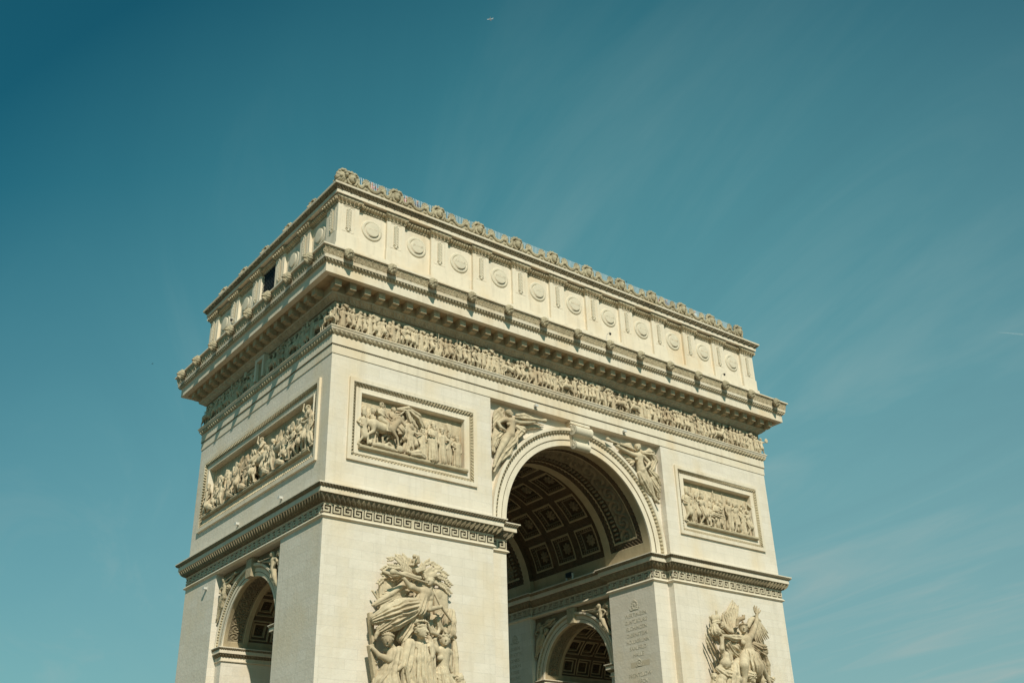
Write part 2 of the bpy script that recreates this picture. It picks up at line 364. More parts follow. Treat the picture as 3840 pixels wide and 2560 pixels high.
# ---- anatomy ----------------------------------------------------------------
def head(C, c, r_, yaw=0, pit=0, roll=0, kind='hair'):
    """c centre, r_ half height; faces -y when yaw 0, yaw>0 turns to the viewer's right"""
    Rm = _rot(pit, roll, 0); Rz = _rot(0, 0, yaw); R = Rz@Rm; c = np.array(c, float)
    T = lambda x, y, z: c+R@(np.array([x, y, z])*r_)
    e = (pit, roll, yaw)
    C.ell(c, (.74*r_, .86*r_, .92*r_), e, k=.02*r_); C.ell(T(0, -.34, -.5), (.46*r_, .42*r_, .5*r_), e, k=.2*r_)
    C.chain([(*T(0, -.84, .12), .10*r_), (*T(0, -1.02, -.2), .16*r_)], k=.08*r_)                  # nose
    for q in (-1, 1):
        C.ell(T(.33*q, -.86, .06), (.17*r_, .09*r_, .09*r_), e, sub=True, k=.0)                     # eye socket
        C.ell(T(.31*q, -.72, .04), (.12*r_, .12*r_, .09*r_), e, k=.01)
        C.ell(T(.78*q, .02, -.08), (.1*r_, .2*r_, .24*r_), e, k=.03)                               # ear
    C.ell(T(0, -.82, -.58), (.22*r_, .1*r_, .07*r_), e, k=.03*r_); C.ell(T(0, -.7, -.85), (.2*r_, .17*r_, .14*r_), e, k=.08*r_)
    if kind in ('hair', 'wreath', 'long'):
        C.ell(T(0, .22, .24), (.92*r_, .92*r_, .86*r_), e, k=.02, lump=.07*r_)
        for i in range(9):
            a = -1.5+i*.375; C.ell(T(.8*math.sin(a), -.62*math.cos(a)+.1, .55+.18*math.cos(a)), (.2*r_,)*3, e, k=.03*r_)
    if kind == 'long': C.chain([(*T(.1, .7, -.1), .5*r_), (*T(.2, .8, -1.1), .3*r_)], fl=5)
    if kind == 'wreath':
        for i in range(14):
            a = -2.2+i*.34; C.ell(T(.9*math.sin(a), -.85*math.cos(a)+.1, .62+.16*(i % 2)), (.2*r_, .12*r_, .28*r_), (0, .5*(i % 2)-.2, yaw+a), k=.01)
    if kind == 'turban':
        for zz, q in ((.55, 1.05), (.85, .95), (1.15, .62)): C.ell(T(0, .1, zz), (q*r_, q*r_, .28*r_), (pit, .2+roll, yaw), k=.03*r_, lump=.03*r_)
        C.ell(T(0, -.75, -1.15), (.35*r_, .25*r_, .5*r_), e, k=.15*r_, lump=.03*r_)
    if kind == 'helmet':
        C.ell(T(0, .12, .4), (.9*r_, 1.02*r_, .82*r_), e, k=.02); C.chain([(*T(0, -.8, 1.0), .13*r_), (*T(0, .1, 1.5), .22*r_), (*T(0, 1.1, .9), .2*r_), (*T(0, 1.2, .1), .12*r_)], k=.05*r_, flat=.8)
        C.ell(T(0, -.5, .62), (.9*r_, .65*r_, .1*r_), e, k=.02)
    if kind == 'bicorne':
        C.ell(T(0, .1, .7), (.9*r_, .6*r_, .55*r_), (pit, roll, yaw+1.2), k=.02); C.ell(T(0, .1, .55), (1.45*r_, .35*r_, .5*r_), (pit, roll, yaw+.3), k=.05)
    if kind == 'shako': C.chain([(*T(0, .05, .4), .8*r_), (*T(0, .1, 1.5), .85*r_)], k=.02); C.chain([(*T(0, -.6, 1.4), .12*r_), (*T(0, -.6, 2.2), .22*r_)])
def hand(C, c, d, r_, palm=(0, -1, 0), spread=.25, curl=.3):
    """wrist point c, pointing direction d, r_ hand length"""
    c = np.array(c, float); d = np.array(d, float); d /= np.linalg.norm(d); n_ = np.array(palm, float); n_ -= d*(n_@d); n_ /= np.linalg.norm(n_)
    w = np.cross(d, n_); m = c+d*.48*r_
    C.chain([(*(c+d*.1*r_), .17*r_), (*(c+d*.42*r_), .22*r_)], k=.05, flat=.75)
    for i, (o_, L) in enumerate(((-.27, .42), (-.09, .5), (.09, .46), (.26, .36))):
        b = c+d*.48*r_+w*o_*r_; f1 = b+(d+w*o_*spread*5)*L*.5*r_; f2 = f1+(d+w*o_*spread*5+n_*curl*1.5)*L*.5*r_
        C.chain([(*b, .085*r_), (*f1, .075*r_), (*f2, .06*r_)], k=.015)
    b = c+d*.2*r_-w*.2*r_; C.chain([(*b, .1*r_), (*(b+(d*.6-w*.8)*.28*r_), .08*r_), (*(b+(d*1.2-w*1.0)*.40*r_), .065*r_)], k=.02)
def limb(C, *p, k=.03): C.chain(p, k=k)

POSE0 = dict(head=(0, -.04, 1.66), neck=(0, 0, 1.50), chest=(0, 0, 1.30), waist=(0, 0, 1.08), hip=(0, 0, .95),
             lsh=(-.19, 0, 1.43), rsh=(.19, 0, 1.43), lel=(-.27, -.03, 1.15), rel=(.27, -.03, 1.15), lha=(-.24, -.12, .92), rha=(.24, -.12, .92),
             lkn=(-.1, -.05, .5), rkn=(.1, -.05, .5), lft=(-.11, 0, .06), rft=(.11, 0, .06))
def person(C, p=None, S=1.0, at=(0, 0, 0), wear='tunic', hat='hair', yaw=0, item=None, mirror=False):
    q = dict(POSE0); q.update(p or {}); at = np.array(at, float); mx = -1 if mirror else 1
    g = {k_: at+np.array([mx*v[0], v[1], v[2]])*S for k_, v in q.items()}
    if mirror: yaw = -yaw
    J = lambda n_, r_: (*g[n_], r_*S)
    K = .04*S
    C.chain([J('hip', .155), J('waist', .125), J('chest', .175), J('neck', .075)], k=K, flat=.8)
    C.chain([J('lsh', .075), J('chest', .10), J('rsh', .075)], k=K); C.chain([J('neck', .06), J('head', .06)], k=.02*S)
    for a in 'lr':
        C.chain([J(a+'sh', .072), J(a+'el', .052), J(a+'ha', .036)], k=.02*S)
        h_ = g[a+'ha']; dd = h_-g[a+'el']; dd = dd/(np.linalg.norm(dd)+1e-9); C.ell(h_+dd*.05*S, (.045*S, .035*S, .05*S), k=.02*S)
        C.chain([(*(g['hip']+np.array([(-.08 if a == 'l' else .08)*mx*S, 0, 0])), .105*S), J(a+'kn', .078), J(a+'ft', .045)], k=.025*S)
        fdir = np.array([mx*.05+.12*math.sin(yaw), -.14*abs(math.cos(yaw))-.03, -.03])*S; C.chain([J(a+'ft', .045), (*(g[a+'ft']+fdir), .036*S)], k=.02*S)
    head(C, g['head'], .135*S, yaw, kind=hat)
    if wear == 'tunic': C.chain([(*g['waist'], .14*S), (*((g['lkn']+g['rkn'])/2+np.array([0, 0, .10*S])), .20*S)], fl=9, fa=.12, k=.02*S, ph=at[0]*3)
    if wear == 'coat': C.chain([(*g['chest'], .19*S), (*g['hip'], .17*S), (*((g['lkn']+g['rkn'])/2+np.array([0, .04*S, 0])), .19*S)], fl=6, fa=.08, k=.02*S, ph=at[0]*3)
    if wear == 'robe': C.chain([(*g['chest'], .19*S), (*g['hip'], .19*S), (*((g['lft']+g['rft'])/2+np.array([0, .02, .1*S])), .25*S)], fl=10, fa=.14, k=.02*S, ph=at[0]*3)
    if wear in ('cloak', 'robe'): C.chain([(*(g['neck']+np.array([0, .08, -.03])*S), .16*S), (*(g['hip']+np.array([.1*mx, .12, 0])*S), .24*S), (*(g['lft']+np.array([.15*mx, .12, .25])*S), .25*S)], fl=8, fa=.16, k=.02*S, ph=1+at[0])
    hr = g['rha']
    if item == 'spear': C.chain([(*(hr+np.array([0, 0, -.8])*S), .02*S+.01), (*(hr+np.array([.04*mx, 0, .50])*S), .018*S+.01)], k=.01)
    if item == 'musket': C.chain([(*(hr+np.array([-.1*mx, -.04, -.2])*S), .04*S), (*(hr+np.array([.25*mx, -.04, .8])*S), .022*S)], k=.01)
    if item == 'shield': C.ell(g['lha']+np.array([0, -.1, 0])*S, (.22*S, .05*S, .27*S), k=.01)
    if item == 'sack': C.ell(g['neck']+np.array([.05*mx, 0, .2])*S, (.33*S, .16*S, .15*S), (0, .2, 0), k=.03)
    if item == 'flag':
        C.chain([(*(hr+np.array([0, 0, -.4])*S), .025*S), (*(hr+np.array([.06*mx, 0, .25])*S), .02*S)], k=.01)
        C.chain([(*(hr+np.array([.06*mx, .02, .15])*S), .06*S), (*(hr+np.array([.4*mx, .02, -.05])*S), .15*S)], fl=5, fa=.25, k=.02)
    return g
def horse(C, at=(0, 0, 0), S=1.0, mirror=False, walk=0):
    at = np.array(at, float); mx = -1 if mirror else 1
    P = lambda x, y, z, r_: (*(at+np.array([mx*x, y, z])*S), r_*S)
    C.chain([P(-.55, 0, 1.18, .27), P(0, 0, 1.10, .27), P(.5, 0, 1.18, .26)], k=.06*S); C.ell(at+np.array([mx*-.55, 0, 1.2])*S, (.33*S, .26*S, .3*S), k=.05*S)
    C.chain([P(.55, 0, 1.25, .22), P(.85, -.04, 1.62, .15), P(.93, -.06, 1.82, .12)], k=.05*S)
    C.chain([P(.9, -.07, 1.84, .125), P(1.18, -.1, 1.58, .075), P(1.24, -.1, 1.5, .07)], k=.03*S); C.chain([P(.86, -.02, 1.95, .03), P(.86, -.05, 2.05, .02)])
    C.chain([P(.45, .02, 1.5, .07), P(.7, .0, 1.82, .08), P(.85, 0, 1.98, .06)], fl=7, fa=.3)
    for y_, w in ((-.13, 1), (.13, -1)):
        k_ = .14*w*walk
        C.chain([P(.48, y_, 1.05, .12), P(.58+k_*1.6, y_, .66+abs(k_)*.5, .068), P(.52+k_*2.6, y_, .32+abs(k_), .045), P(.56+k_*2.4, y_, .06+abs(k_)*.9, .055)], k=.02*S)
        C.chain([P(-.6, y_, 1.08, .17), P(-.48-k_, y_, .78, .10), P(-.72-k_*1.6, y_, .52, .06), P(-.64-k_*2, y_, .06, .055)], k=.02*S)
    C.chain([P(-.85, 0, 1.35, .07), P(-1.02, .02, 1.0, .10), P(-1.0, .02, .62, .05)], fl=6, fa=.25)
def rider(C, at, S, hat='helmet', mirror=False, wear='cloak', yaw=.8, arm=None):
    mx = -1 if mirror else 1
    p = dict(lkn=(.28, -.22, .72), lft=(.2, -.26, .32), rkn=(.25, .1, .72), rft=(.2, .1, .35), rel=(.3, -.1, 1.2), rha=(.5, -.16, 1.15), lel=(-.2, -.15, 1.18), lha=(.1, -.2, 1.05))
    if arm: p.update(arm)
    person(C, p, S, (at[0]-.05*S*mx, at[1], at[2]+.48*S), wear, hat, yaw, None, mirror)

# poses for the friezes and panels (unit figure 1.8 m)
WALK = dict(lkn=(-.02, -.14, .52), lft=(-.28, .0, .08), rkn=(.16, -.1, .52), rft=(.3, -.05, .06))
POSES = [
    (dict(WALK, rel=(.36, -.1, 1.22), rha=(.5, -.16, 1.4)), 'tunic', 'helmet', 1.2, 'spear'),
    (dict(WALK, lel=(-.3, -.1, 1.6), lha=(-.12, -.1, 1.8), rel=(.3, -.1, 1.6), rha=(.1, -.1, 1.8), chest=(.05, 0, 1.3)), 'tunic', 'hair', .9, 'sack'),
    (dict(rel=(.3, -.15, 1.2), rha=(.12, -.25, 1.15)), 'robe', 'turban', .2, None),
    (dict(WALK, chest=(.08, 0, 1.28), head=(.12, -.05, 1.62), rel=(.45, -.1, 1.3), rha=(.68, -.12, 1.4)), 'cloak', 'hair', 1.3, None),
    (dict(rel=(.34, -.08, 1.5), rha=(.32, -.1, 1.8)), 'coat', 'bicorne', .3, 'flag'),
    (dict(WALK, lel=(-.35, -.05, 1.2), lha=(-.2, -.2, 1.05)), 'coat', 'shako', 1.0, 'musket'),
    (dict(lel=(-.38, -.06, 1.25), lha=(-.2, -.15, 1.12), head=(-.03, -.05, 1.64)), 'robe', 'long', -.4, None),
    (dict(lkn=(-.2, -.2, .42), lft=(-.25, .1, .06), rkn=(.2, -.25, .5), rft=(.3, -.1, .06), hip=(0, 0, .78), waist=(.02, -.02, .9), chest=(.08, -.06, 1.12), neck=(.1, -.06, 1.3), head=(.14, -.1, 1.45), lsh=(-.1, -.05, 1.25), rsh=(.26, -.08, 1.25), lel=(-.2, -.15, 1.0), lha=(0, -.25, .85), rel=(.42, -.15, 1.1), rha=(.55, -.2, 1.25)), 'cloak', 'helmet', .8, None),
    (dict(WALK, lel=(-.42, -.06, 1.35), lha=(-.6, -.1, 1.55), chest=(-.06, 0, 1.3)), 'tunic', 'hair', -1.0, 'shield'),
    (dict(), 'cloak', 'wreath', .5, 'spear'),
]

# ------------------------------------------------------------------ ground
W, D = 22.41, 11.105
ZI, ZK, ZA_, ZB = 24.26, 22.17, 33.80, 35.75            # impost top, impost bottom, architrave bottom, frieze bottom
mb = MB()
for q in range(48):
    a0, a1 = q*2*math.pi/48, (q+1)*2*math.pi/48
mb.quads([(-4000, -4000, 0), (4000, -4000, 0), (4000, 4000, 0), (-4000, 4000, 0)], [(0, 1, 2, 3)])
M_keyband = mat('key_band_limestone', (.54, .47, .345), .88, .14, 2.5, stain=(.34, .27, .17), stain_amt=.4, bump=.3)
M_paving = mat('granite_paving', (.24, .19, .13), .9, .15, .4, brick=(.9, .45, .75), bump=.2)
M_asphalt = mat('asphalt', (.055, .053, .05), .9, .2, 3, bump=.3, bscale=30)
M_marking = mat('road_marking_paint', (.7, .7, .66), .7, .1, 3)
tag(mb.build('ground', mat('dusty_ground', (.13, .105, .07), .95, .2, .05)), kind='structure')
def ring(mb, r0, r1, z, n=128):
    th = np.linspace(0, 2*np.pi, n+1); P = np.stack([np.stack([r_*np.cos(th), r_*np.sin(th), th*0+z], -1) for r_ in (r0, r1)], 1); mb.grid(P)
mb = MB(); ring(mb, 52, 86, .004); tag(mb.build('road', M_asphalt), kind='structure')
mb = MB()
for k in range(72):
    th = np.linspace(k*2*np.pi/72, (k+.45)*2*np.pi/72, 4)
    for rr in (62.9, 73.9): mb.grid(np.stack([np.stack([r_*np.cos(th), r_*np.sin(th), th*0+.008], -1) for r_ in (rr, rr+.15)], 1))
mb.grid(np.stack([np.stack([r_*np.cos(t_), r_*np.sin(t_), t_*0+.008], -1) for t_ in [np.linspace(0, 2*np.pi, 129)] for r_ in (85.2, 85.35)], 1))
tag(mb.build('road_marking', M_marking), kind='structure')
mb = MB(); th = np.linspace(0, 2*np.pi, 129)
for prof in ([(0, .14), (51.8, .14), (52.0, .13), (52.0, 0)], [(86.0, 0), (86.0, .13), (86.2, .14), (110, .14)]):
    mb.grid(np.stack([np.stack([r_*np.cos(th), r_*np.sin(th), th*0+z], -1) for r_, z in prof], 1))
tag(mb.build('pavement', M_paving), kind='structure')

# ------------------------------------------------------------------ the arch
arch = tag(empty('triumphal_arch', (0, 0, 0)), 'colossal cream limestone triumphal arch with carved friezes and a coffered vault', 'triumphal arch')
Mfront = lambda a, b, h: (a, -D-h, b)
Mbay = lambda a, b, h: (a, -10.5-h, b)
Mleft = lambda a, b, h: (-W-h, -a, b)
def Mx(x0, sgn=-1): return lambda a, b, h: (x0+sgn*h, -a, b)       # wall of constant x facing sgn

def rect(mb, M, a0, a1, b0, b1, h=0, hole=None, mi=0):
    def q(A0, A1, B0, B1):
        if A1-A0 < 1e-6 or B1-B0 < 1e-6: return
        mb.quads([M(a, b, h) for a, b in ((A0, B0), (A1, B0), (A1, B1), (A0, B1))], [(0, 1, 2, 3)], mi)
    if hole is None: return q(a0, a1, b0, b1)
    c0, c1, d0, d1 = hole; q(a0, c0, b0, b1); q(c1, a1, b0, b1); q(c0, c1, b0, d0); q(c0, c1, d1, b1)
def archface(mb, M, hw, zb, zt, R, z0, n=64):
    rect(mb, M, -hw, -R, zb, zt); rect(mb, M, R, hw, zb, zt)
    th = np.linspace(0, np.pi, n+1); lo = [(R*math.cos(t), z0+R*math.sin(t)) for t in th]
    P = np.array([[M(a, b, 0), M(a, zt, 0)] for a, b in lo], float); mb.grid(P)

# --- lower piers -------------------------------------------------------------
for sx in (-1, 1):
    mb = MB()
    for sy in (-1, 1):
        # outline of one corner block, walls only
        pts = [(7.36, 5.24), (7.36, 10.5), (8.98, 10.5), (8.98, D), (W, D), (W, 5.24), (21.81, 5.24), (21.81, 4.25), (7.96, 4.25), (7.96, 5.24)]
        z1 = [ZI, ZI, ZI, ZI, ZI, ZI, 16.6, 16.6, 16.6, ZI]
        for i in range(len(pts)):
            a, b = pts[i], pts[(i+1) % len(pts)]; zt = min(z1[i], z1[(i+1) % len(pts)])
            if i in (5, 9): zt = ZK
            if i in (6, 8): zt = ZK
            if i == 7: zt = 16.6
            if i in (6, 8): continue
            mb.quads([(sx*a[0], sy*a[1], 0), (sx*b[0], sy*b[1], 0), (sx*b[0], sy*b[1], zt), (sx*a[0], sy*a[1], zt)], [(0, 1, 2, 3)])
        # walls under the tunnel springing closed above by the bay faces
    for x0 in (21.81, 7.96): archface(mb, Mx(sx*x0, sx if x0 > 10 else -sx), 5.24, 0, ZK, 4.25, 16.6)
    # soffits over the bays
    mb.quads([(sx*21.81, -5.24, ZK), (sx*W, -5.24, ZK), (sx*W, 5.24, ZK), (sx*21.81, 5.24, ZK)], [(0, 1, 2, 3)])
    mb.quads([(sx*7.61, -5.24, ZK), (sx*7.96, -5.24, ZK), (sx*7.96, 5.24, ZK), (sx*7.61, 5.24, ZK)], [(0, 1, 2, 3)])
    rect(mb, Mx(sx*7.61), -5.24, 5.24, ZK, 24.6)
    rect(mb, Mx(sx*W), -5.24, 5.24, ZK, ZI)
    mb.build('pier_wall', M_wall, arch)
# base plinths of the piers, below the picture but part of the monument
for sx in (-1, 1):
    for sy in (-1, 1):
        mb = MB(); P = [(7.36, 5.24), (W, 5.24), (W, D), (8.98, D), (8.98, 10.5), (7.36, 10.5)]
        P = [(sx*a, sy*b) for a, b in P]
        if sx*sy < 0: P = P[::-1]
        strip(mb, P, (0.0, 3.5), (.25, 3.35)); strip(mb, P, (.25, 3.35), (.25, .6)); strip(mb, P, (.55, .6), (.55, .0)); strip(mb, P, (.25, .6), (.55, .6))
        mb.build('plinth', M_plain, arch)

# --- upper wall --------------------------------------------------------------
PF = (10.38, 20.98, 26.38, 32.34)
mb = MB()
for sy, M in ((-1, Mfront), (1, lambda a, b, h: (a, D+h, b))):
    for s in (-1, 1):
        a0, a1 = sorted((s*8.98, s*W)); c0, c1 = sorted((s*PF[0], s*PF[1])); rect(mb, M, a0, a1, ZI, ZA_, 0, (c0, c1, PF[2], PF[3]) if sy < 0 else None)
        mb.quads([(s*8.98, sy*D, ZI), (s*8.98, sy*10.5, ZI), (s*8.98, sy*10.5, ZA_), (s*8.98, sy*D, ZA_)], [(0, 1, 2, 3)])
    archface(mb, (lambda a, b, h: (a, -10.5, b)) if sy < 0 else (lambda a, b, h: (a, 10.5, b)), 8.98, ZI-.1, ZA_, 7.36, 24.49, 96)
    mb.quads([(-8.98, sy*D, ZA_), (8.98, sy*D, ZA_), (8.98, sy*10.5, ZA_), (-8.98, sy*10.5, ZA_)], [(0, 1, 2, 3)])
rect(mb, Mleft, -D, D, ZI, ZA_, 0, (-9.8, 9.8, 26.4, 32.4)); rect(mb, lambda a, b, h: (W+h, a, b), -D, D, ZI, ZA_)
mb.build('upper_wall', M_wall, arch)

# --- architrave, frieze wall, main cornice ------------------------------------
RECT = [(-W, -D), (W, -D), (W, D), (-W, D)]
vis = lambda A, B: (A[1] < 0 and B[1] < 0) or (A[0] < -20 and B[0] < -20)
def S(mb, p0, p1, **k): strip(mb, RECT, p0, p1, fine=vis, **k)
mb = MB()
S(mb, (.05, 34.42), (.05, ZA_)); S(mb, (.05, ZA_), (0, ZA_-.001)); S(mb, (.10, 35.19), (.10, 34.49)); S(mb, (.30, 35.47), (.30, 35.46)); 
S(mb, (.40, 35.75), (.40, 35.68)); S(mb, (.40, 35.68), (.36, 35.66)); S(mb, (.36, 35.66), (.30, 35.5)); S(mb, (0, 35.75), (.40, 35.75))
mb.build('architrave', M_plain, arch)
mb = MB(); S(mb, (.30, 35.47), (.12, 35.19), nv=7, ds=.045, disp=egg(.37, .11)); S(mb, (.12, 35.2), (.10, 35.17), nv=1)
mb.build('egg_moulding', M_carved, arch)
mb = MB(); S(mb, (.12, 34.49), (.05, 34.42), nv=4, ds=.035, disp=bead(.15, .05)); mb.build('bead_moulding', M_dirty_shade, arch)
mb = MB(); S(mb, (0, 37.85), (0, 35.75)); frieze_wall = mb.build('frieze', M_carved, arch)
mb = MB(); S(mb, (.2, 37.92), (.06, 37.82), nv=3, ds=.05, disp=bead(.2, .05)); S(mb, (.5, 38.12), (.2, 37.92), nv=6, ds=.045, disp=leaf(.3, .09)); S(mb, (.55, 38.22), (.5, 38.12))
mb.build('bed_moulding', M_keyband, arch)
mb = MB()
S(mb, (1.72, 38.87), (.55, 38.87)); S(mb, (1.72, 39.55), (1.72, 38.87)); S(mb, (1.78, 39.6), (1.72, 39.55)); S(mb, (2.02, 40.05), (1.99, 39.81))
S(mb, (2.26, 40.77), (2.26, 40.66)); S(mb, (2.26, 40.66), (2.12, 40.62)); S(mb, (.5, 41.5), (2.26, 40.77))
cornice = mb.build('main_cornice', M_plain, arch)
mb = MB(); S(mb, (1.30, 38.862), (.55, 38.862)); S(mb, (.55, 38.862), (.55, 38.22)); mb.build('soffit', M_bounce, cornice)  # added sheet below the real soffit, coloured for the warm ground bounce
mb = MB(); S(mb, (1.97, 39.83), (1.79, 39.58), nv=7, ds=.035, disp=egg(.245, .11)); mb.build('egg_moulding', M_carved, cornice)
mb = MB(); S(mb, (2.13, 40.62), (2.0, 40.05), nv=12, ds=.035, disp=fanleaf(.265, .085)); mb.build('palmette_band', M_carved, cornice)
# modillions: block with a moulded cap and a stepped lower step
mbm = MB(); mbm.box(-.25, .25, -.68, 0, -.50, -.10); mbm.box(-.245, .245, -.44, 0, -.60, -.50); mbm.box(-.275, .275, -.71, 0, -.10, -.06); mbm.box(-.30, .30, -.74, 0, -.06, 0)
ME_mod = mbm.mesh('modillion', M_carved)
nx = 39; px = 2*(W+.45)/nx
for k in range(nx+1): obj('modillion', ME_mod, cornice, (-(W+.45)+k*px, -D-.55, 38.865))
ny = 19; py = 2*(D+.2)/ny
for k in range(1, ny+1): obj('modillion', ME_mod, cornice, (-W-.55, -(D+.2)+k*py, 38.865), -math.pi/2)
for k in range(2, ny, 3): pass

# --- attic --------------------------------------------------------------------
PIL = [1.98+3.96*k for k in range(5)]; PILS = sorted([-p for p in PIL]+PIL); PSI = [-6.33, -2.11, 2.11, 6.33]
def broken(b, p):
    P = []
    def side(n, L, cs, T):
        seq = [(-L-p, p), (-L+1.4, p), (-L+1.4, b)]
        for c in cs: seq += [(c-.78, b), (c-.78, p), (c+.78, p), (c+.78, b)]
        seq += [(L-1.4, b), (L-1.4, p)]
        return [T(a, o) for a, o in seq]
    P += side(0, W, PILS, lambda a, o: (a, -D-o)); P += side(1, D, PSI, lambda a, o: (W+o, a))
    P += side(2, W, PILS, lambda a, o: (-a, D+o)); P += side(3, D, PSI, lambda a, o: (-W-o, -a))
    return P
BP = broken(.12, .35)
att = MB(); strip(att, BP, (0, 45.87), (0, 43.36)); attic = att.build('attic_wall', M_plain, arch)
mb = MB(); strip(mb, BP, (0, 43.36), (.06, 43.31)); strip(mb, BP, (.06, 43.31), (.06, 42.25)); S(mb, (.2, 42.25), (.52, 42.25)); S(mb, (.52, 42.25), (.52, 41.95)); S(mb, (.5, 41.92), (.5, 41.45))
mb.build('attic_plinth', M_plain, arch)
mb = MB(); strip(mb, BP, (.2, 46.3), (.04, 45.88), nv=6, ds=.045, disp=console(.27, .18), fine=vis); strip(mb, BP, (.04, 45.88), (0, 45.84)); strip(mb, BP, (.22, 46.46), (.2, 46.3))
mb.build('console_band', M_carved, arch)
mb = MB(); S(mb, (.684, 46.47), (.1, 46.47)); S(mb, (.684, 46.77), (.684, 46.47)); S(mb, (.99, 47.2), (.97, 47.06)); S(mb, (.97, 47.06), (.93, 47.03)); S(mb, (-.5, 47.2), (.99, 47.2))
rect(mb, lambda a, b, h: (a, b, 47.2), -W, W, -D, D)
ac = mb.build('attic_cornice', M_plain, arch)
mb = MB(); S(mb, (.93, 47.03), (.76, 46.84), nv=6, ds=.045, disp=leaf(.24, .08)); S(mb, (.76, 46.84), (.69, 46.77), nv=4, ds=.035, disp=bead(.17, .05)); mb.build('leaf_moulding', M_dirty_shade, ac)
# parapet behind the crest and the visitors' railing
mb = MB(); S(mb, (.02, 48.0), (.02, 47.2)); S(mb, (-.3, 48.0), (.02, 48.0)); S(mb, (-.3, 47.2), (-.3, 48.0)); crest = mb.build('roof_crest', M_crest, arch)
mb = MB(); mb.box(-W+.55, W-.55, -D+.55, D-.55, 47.2, 48.3); mb.build('roof_terrace', M_paving, arch)
mb = MB()
def bars(x0, y0, x1, y1):
    L = math.hypot(x1-x0, y1-y0); n = int(L/.148)
    for k in range(n+1):
        x, y = x0+(x1-x0)*k/n, y0+(y1-y0)*k/n; mb.box(x-.015, x+.015, y-.015, y+.015, 48.3, 49.86)
    mb.box(min(x0, x1)-.02, max(x0, x1)+.02, min(y0, y1)-.02, max(y0, y1)+.02, 48.35, 48.42)
bars(-W+1, -D+1, W-1, -D+1); bars(-W+1, -D+1.148, -W+1, D-1)
for x, y in ((-W+1, -D+1),): mb.box(x-.03, x+.03, y-.03, y+.03, 47.2, 49.86)
for k in range(24): pass
mb.build('railing', M_rail, arch)

# --- impost entablature around each pair of piers -------------------------------
IP = [(-W, -D), (-8.98, -D), (-8.98, -10.5), (-7.36, -10.5), (-7.36, -5.24), (-7.61, -5.24), (-7.61, 5.24), (-7.36, 5.24), (-7.36, 10.5), (-8.98, 10.5), (-8.98, D), (-W, D)]
for sx in (-1, 1):
    P = IP if sx < 0 else [(-a, b) for a, b in IP][::-1]
    fi = (lambda A, B: not (A[1] > 10 and B[1] > 10)) if sx < 0 else (lambda A, B: not ((A[1] > 10 and B[1] > 10) or (A[0] > 22 and B[0] > 22)))
    def Q(mb, p0, p1, **k): strip(mb, P, p0, p1, fine=fi, **k)
    mb = MB()
    Q(mb, (0, 24.28), (.78, ZI)); Q(mb, (.78, ZI), (.78, 24.18)); Q(mb, (.57, 24.0), (.57, 23.68)); Q(mb, (.57, 23.68), (.5, 23.66)); Q(mb, (.06, 23.15), (.03, 23.09))
    Q(mb, (.09, 22.40), (.03, 22.38)); Q(mb, (.12, 22.35), (.12, 22.23), nv=6, bulge=.05); Q(mb, (.09, 22.40), (.12, 22.35)); Q(mb, (.12, 22.23), (.05, 22.2)); Q(mb, (.05, 22.2), (0, 22.16))
    ic = mb.build('impost_cornice', M_plain, arch)
    mb = MB(); Q(mb, (.77, 24.18), (.6, 24.0), nv=5, ds=.045, disp=tongue(.2, .07)); Q(mb, (.5, 23.66), (.12, 23.22), nv=8, ds=.045, disp=leaf(.36, .13), bulge=.06); Q(mb, (.12, 23.22), (.06, 23.15), nv=3, ds=.05, disp=bead(.19, .05))
    mb.build('leaf_moulding', M_dirty_shade, ic)
    mb = MB(); Q(mb, (.0, 23.09), (.0, 22.38), nv=28, ds=.03, disp=lambda s, v: keyp(.76, .055)(s, v))
    mb.build('key_pattern_band', M_keyband, ic)
    # impost of the side arches
    for sy in (-1, 1):
        P2 = [(-21.81, 5.24), (-21.81, 4.25), (-7.96, 4.25), (-7.96, 5.24)]
        if sy < 0: P2 = [(a, -b) for a, b in P2][::-1]
        if sx > 0: P2 = [(-a, b) for a, b in P2][::-1]
        mb = MB(); q2 = dict(closed=False)
        for p0, p1 in (((0, 16.8), (.42, 16.76)), ((.42, 16.76), (.42, 16.70)), ((.32, 16.56), (.32, 16.34)), ((.32, 16.34), (.28, 16.32)), ((.05, 16.12), (.05, 15.9)), ((.11, 15.9), (.11, 15.82)), ((.05, 15.9), (.11, 15.9)), ((.11, 15.82), (0, 15.78))):
            strip(mb, P2, p0, p1, **q2)
        pi_ = mb.build('side_impost', M_plain, arch)
        mb = MB(); strip(mb, P2, (.42, 16.70), (.33, 16.56), nv=4, ds=.05, disp=tongue(.16, .05), **q2); strip(mb, P2, (.28, 16.32), (.06, 16.12), nv=5, ds=.05, disp=egg(.22, .07), **q2); mb.build('egg_moulding', M_dirty_shade, pi_)

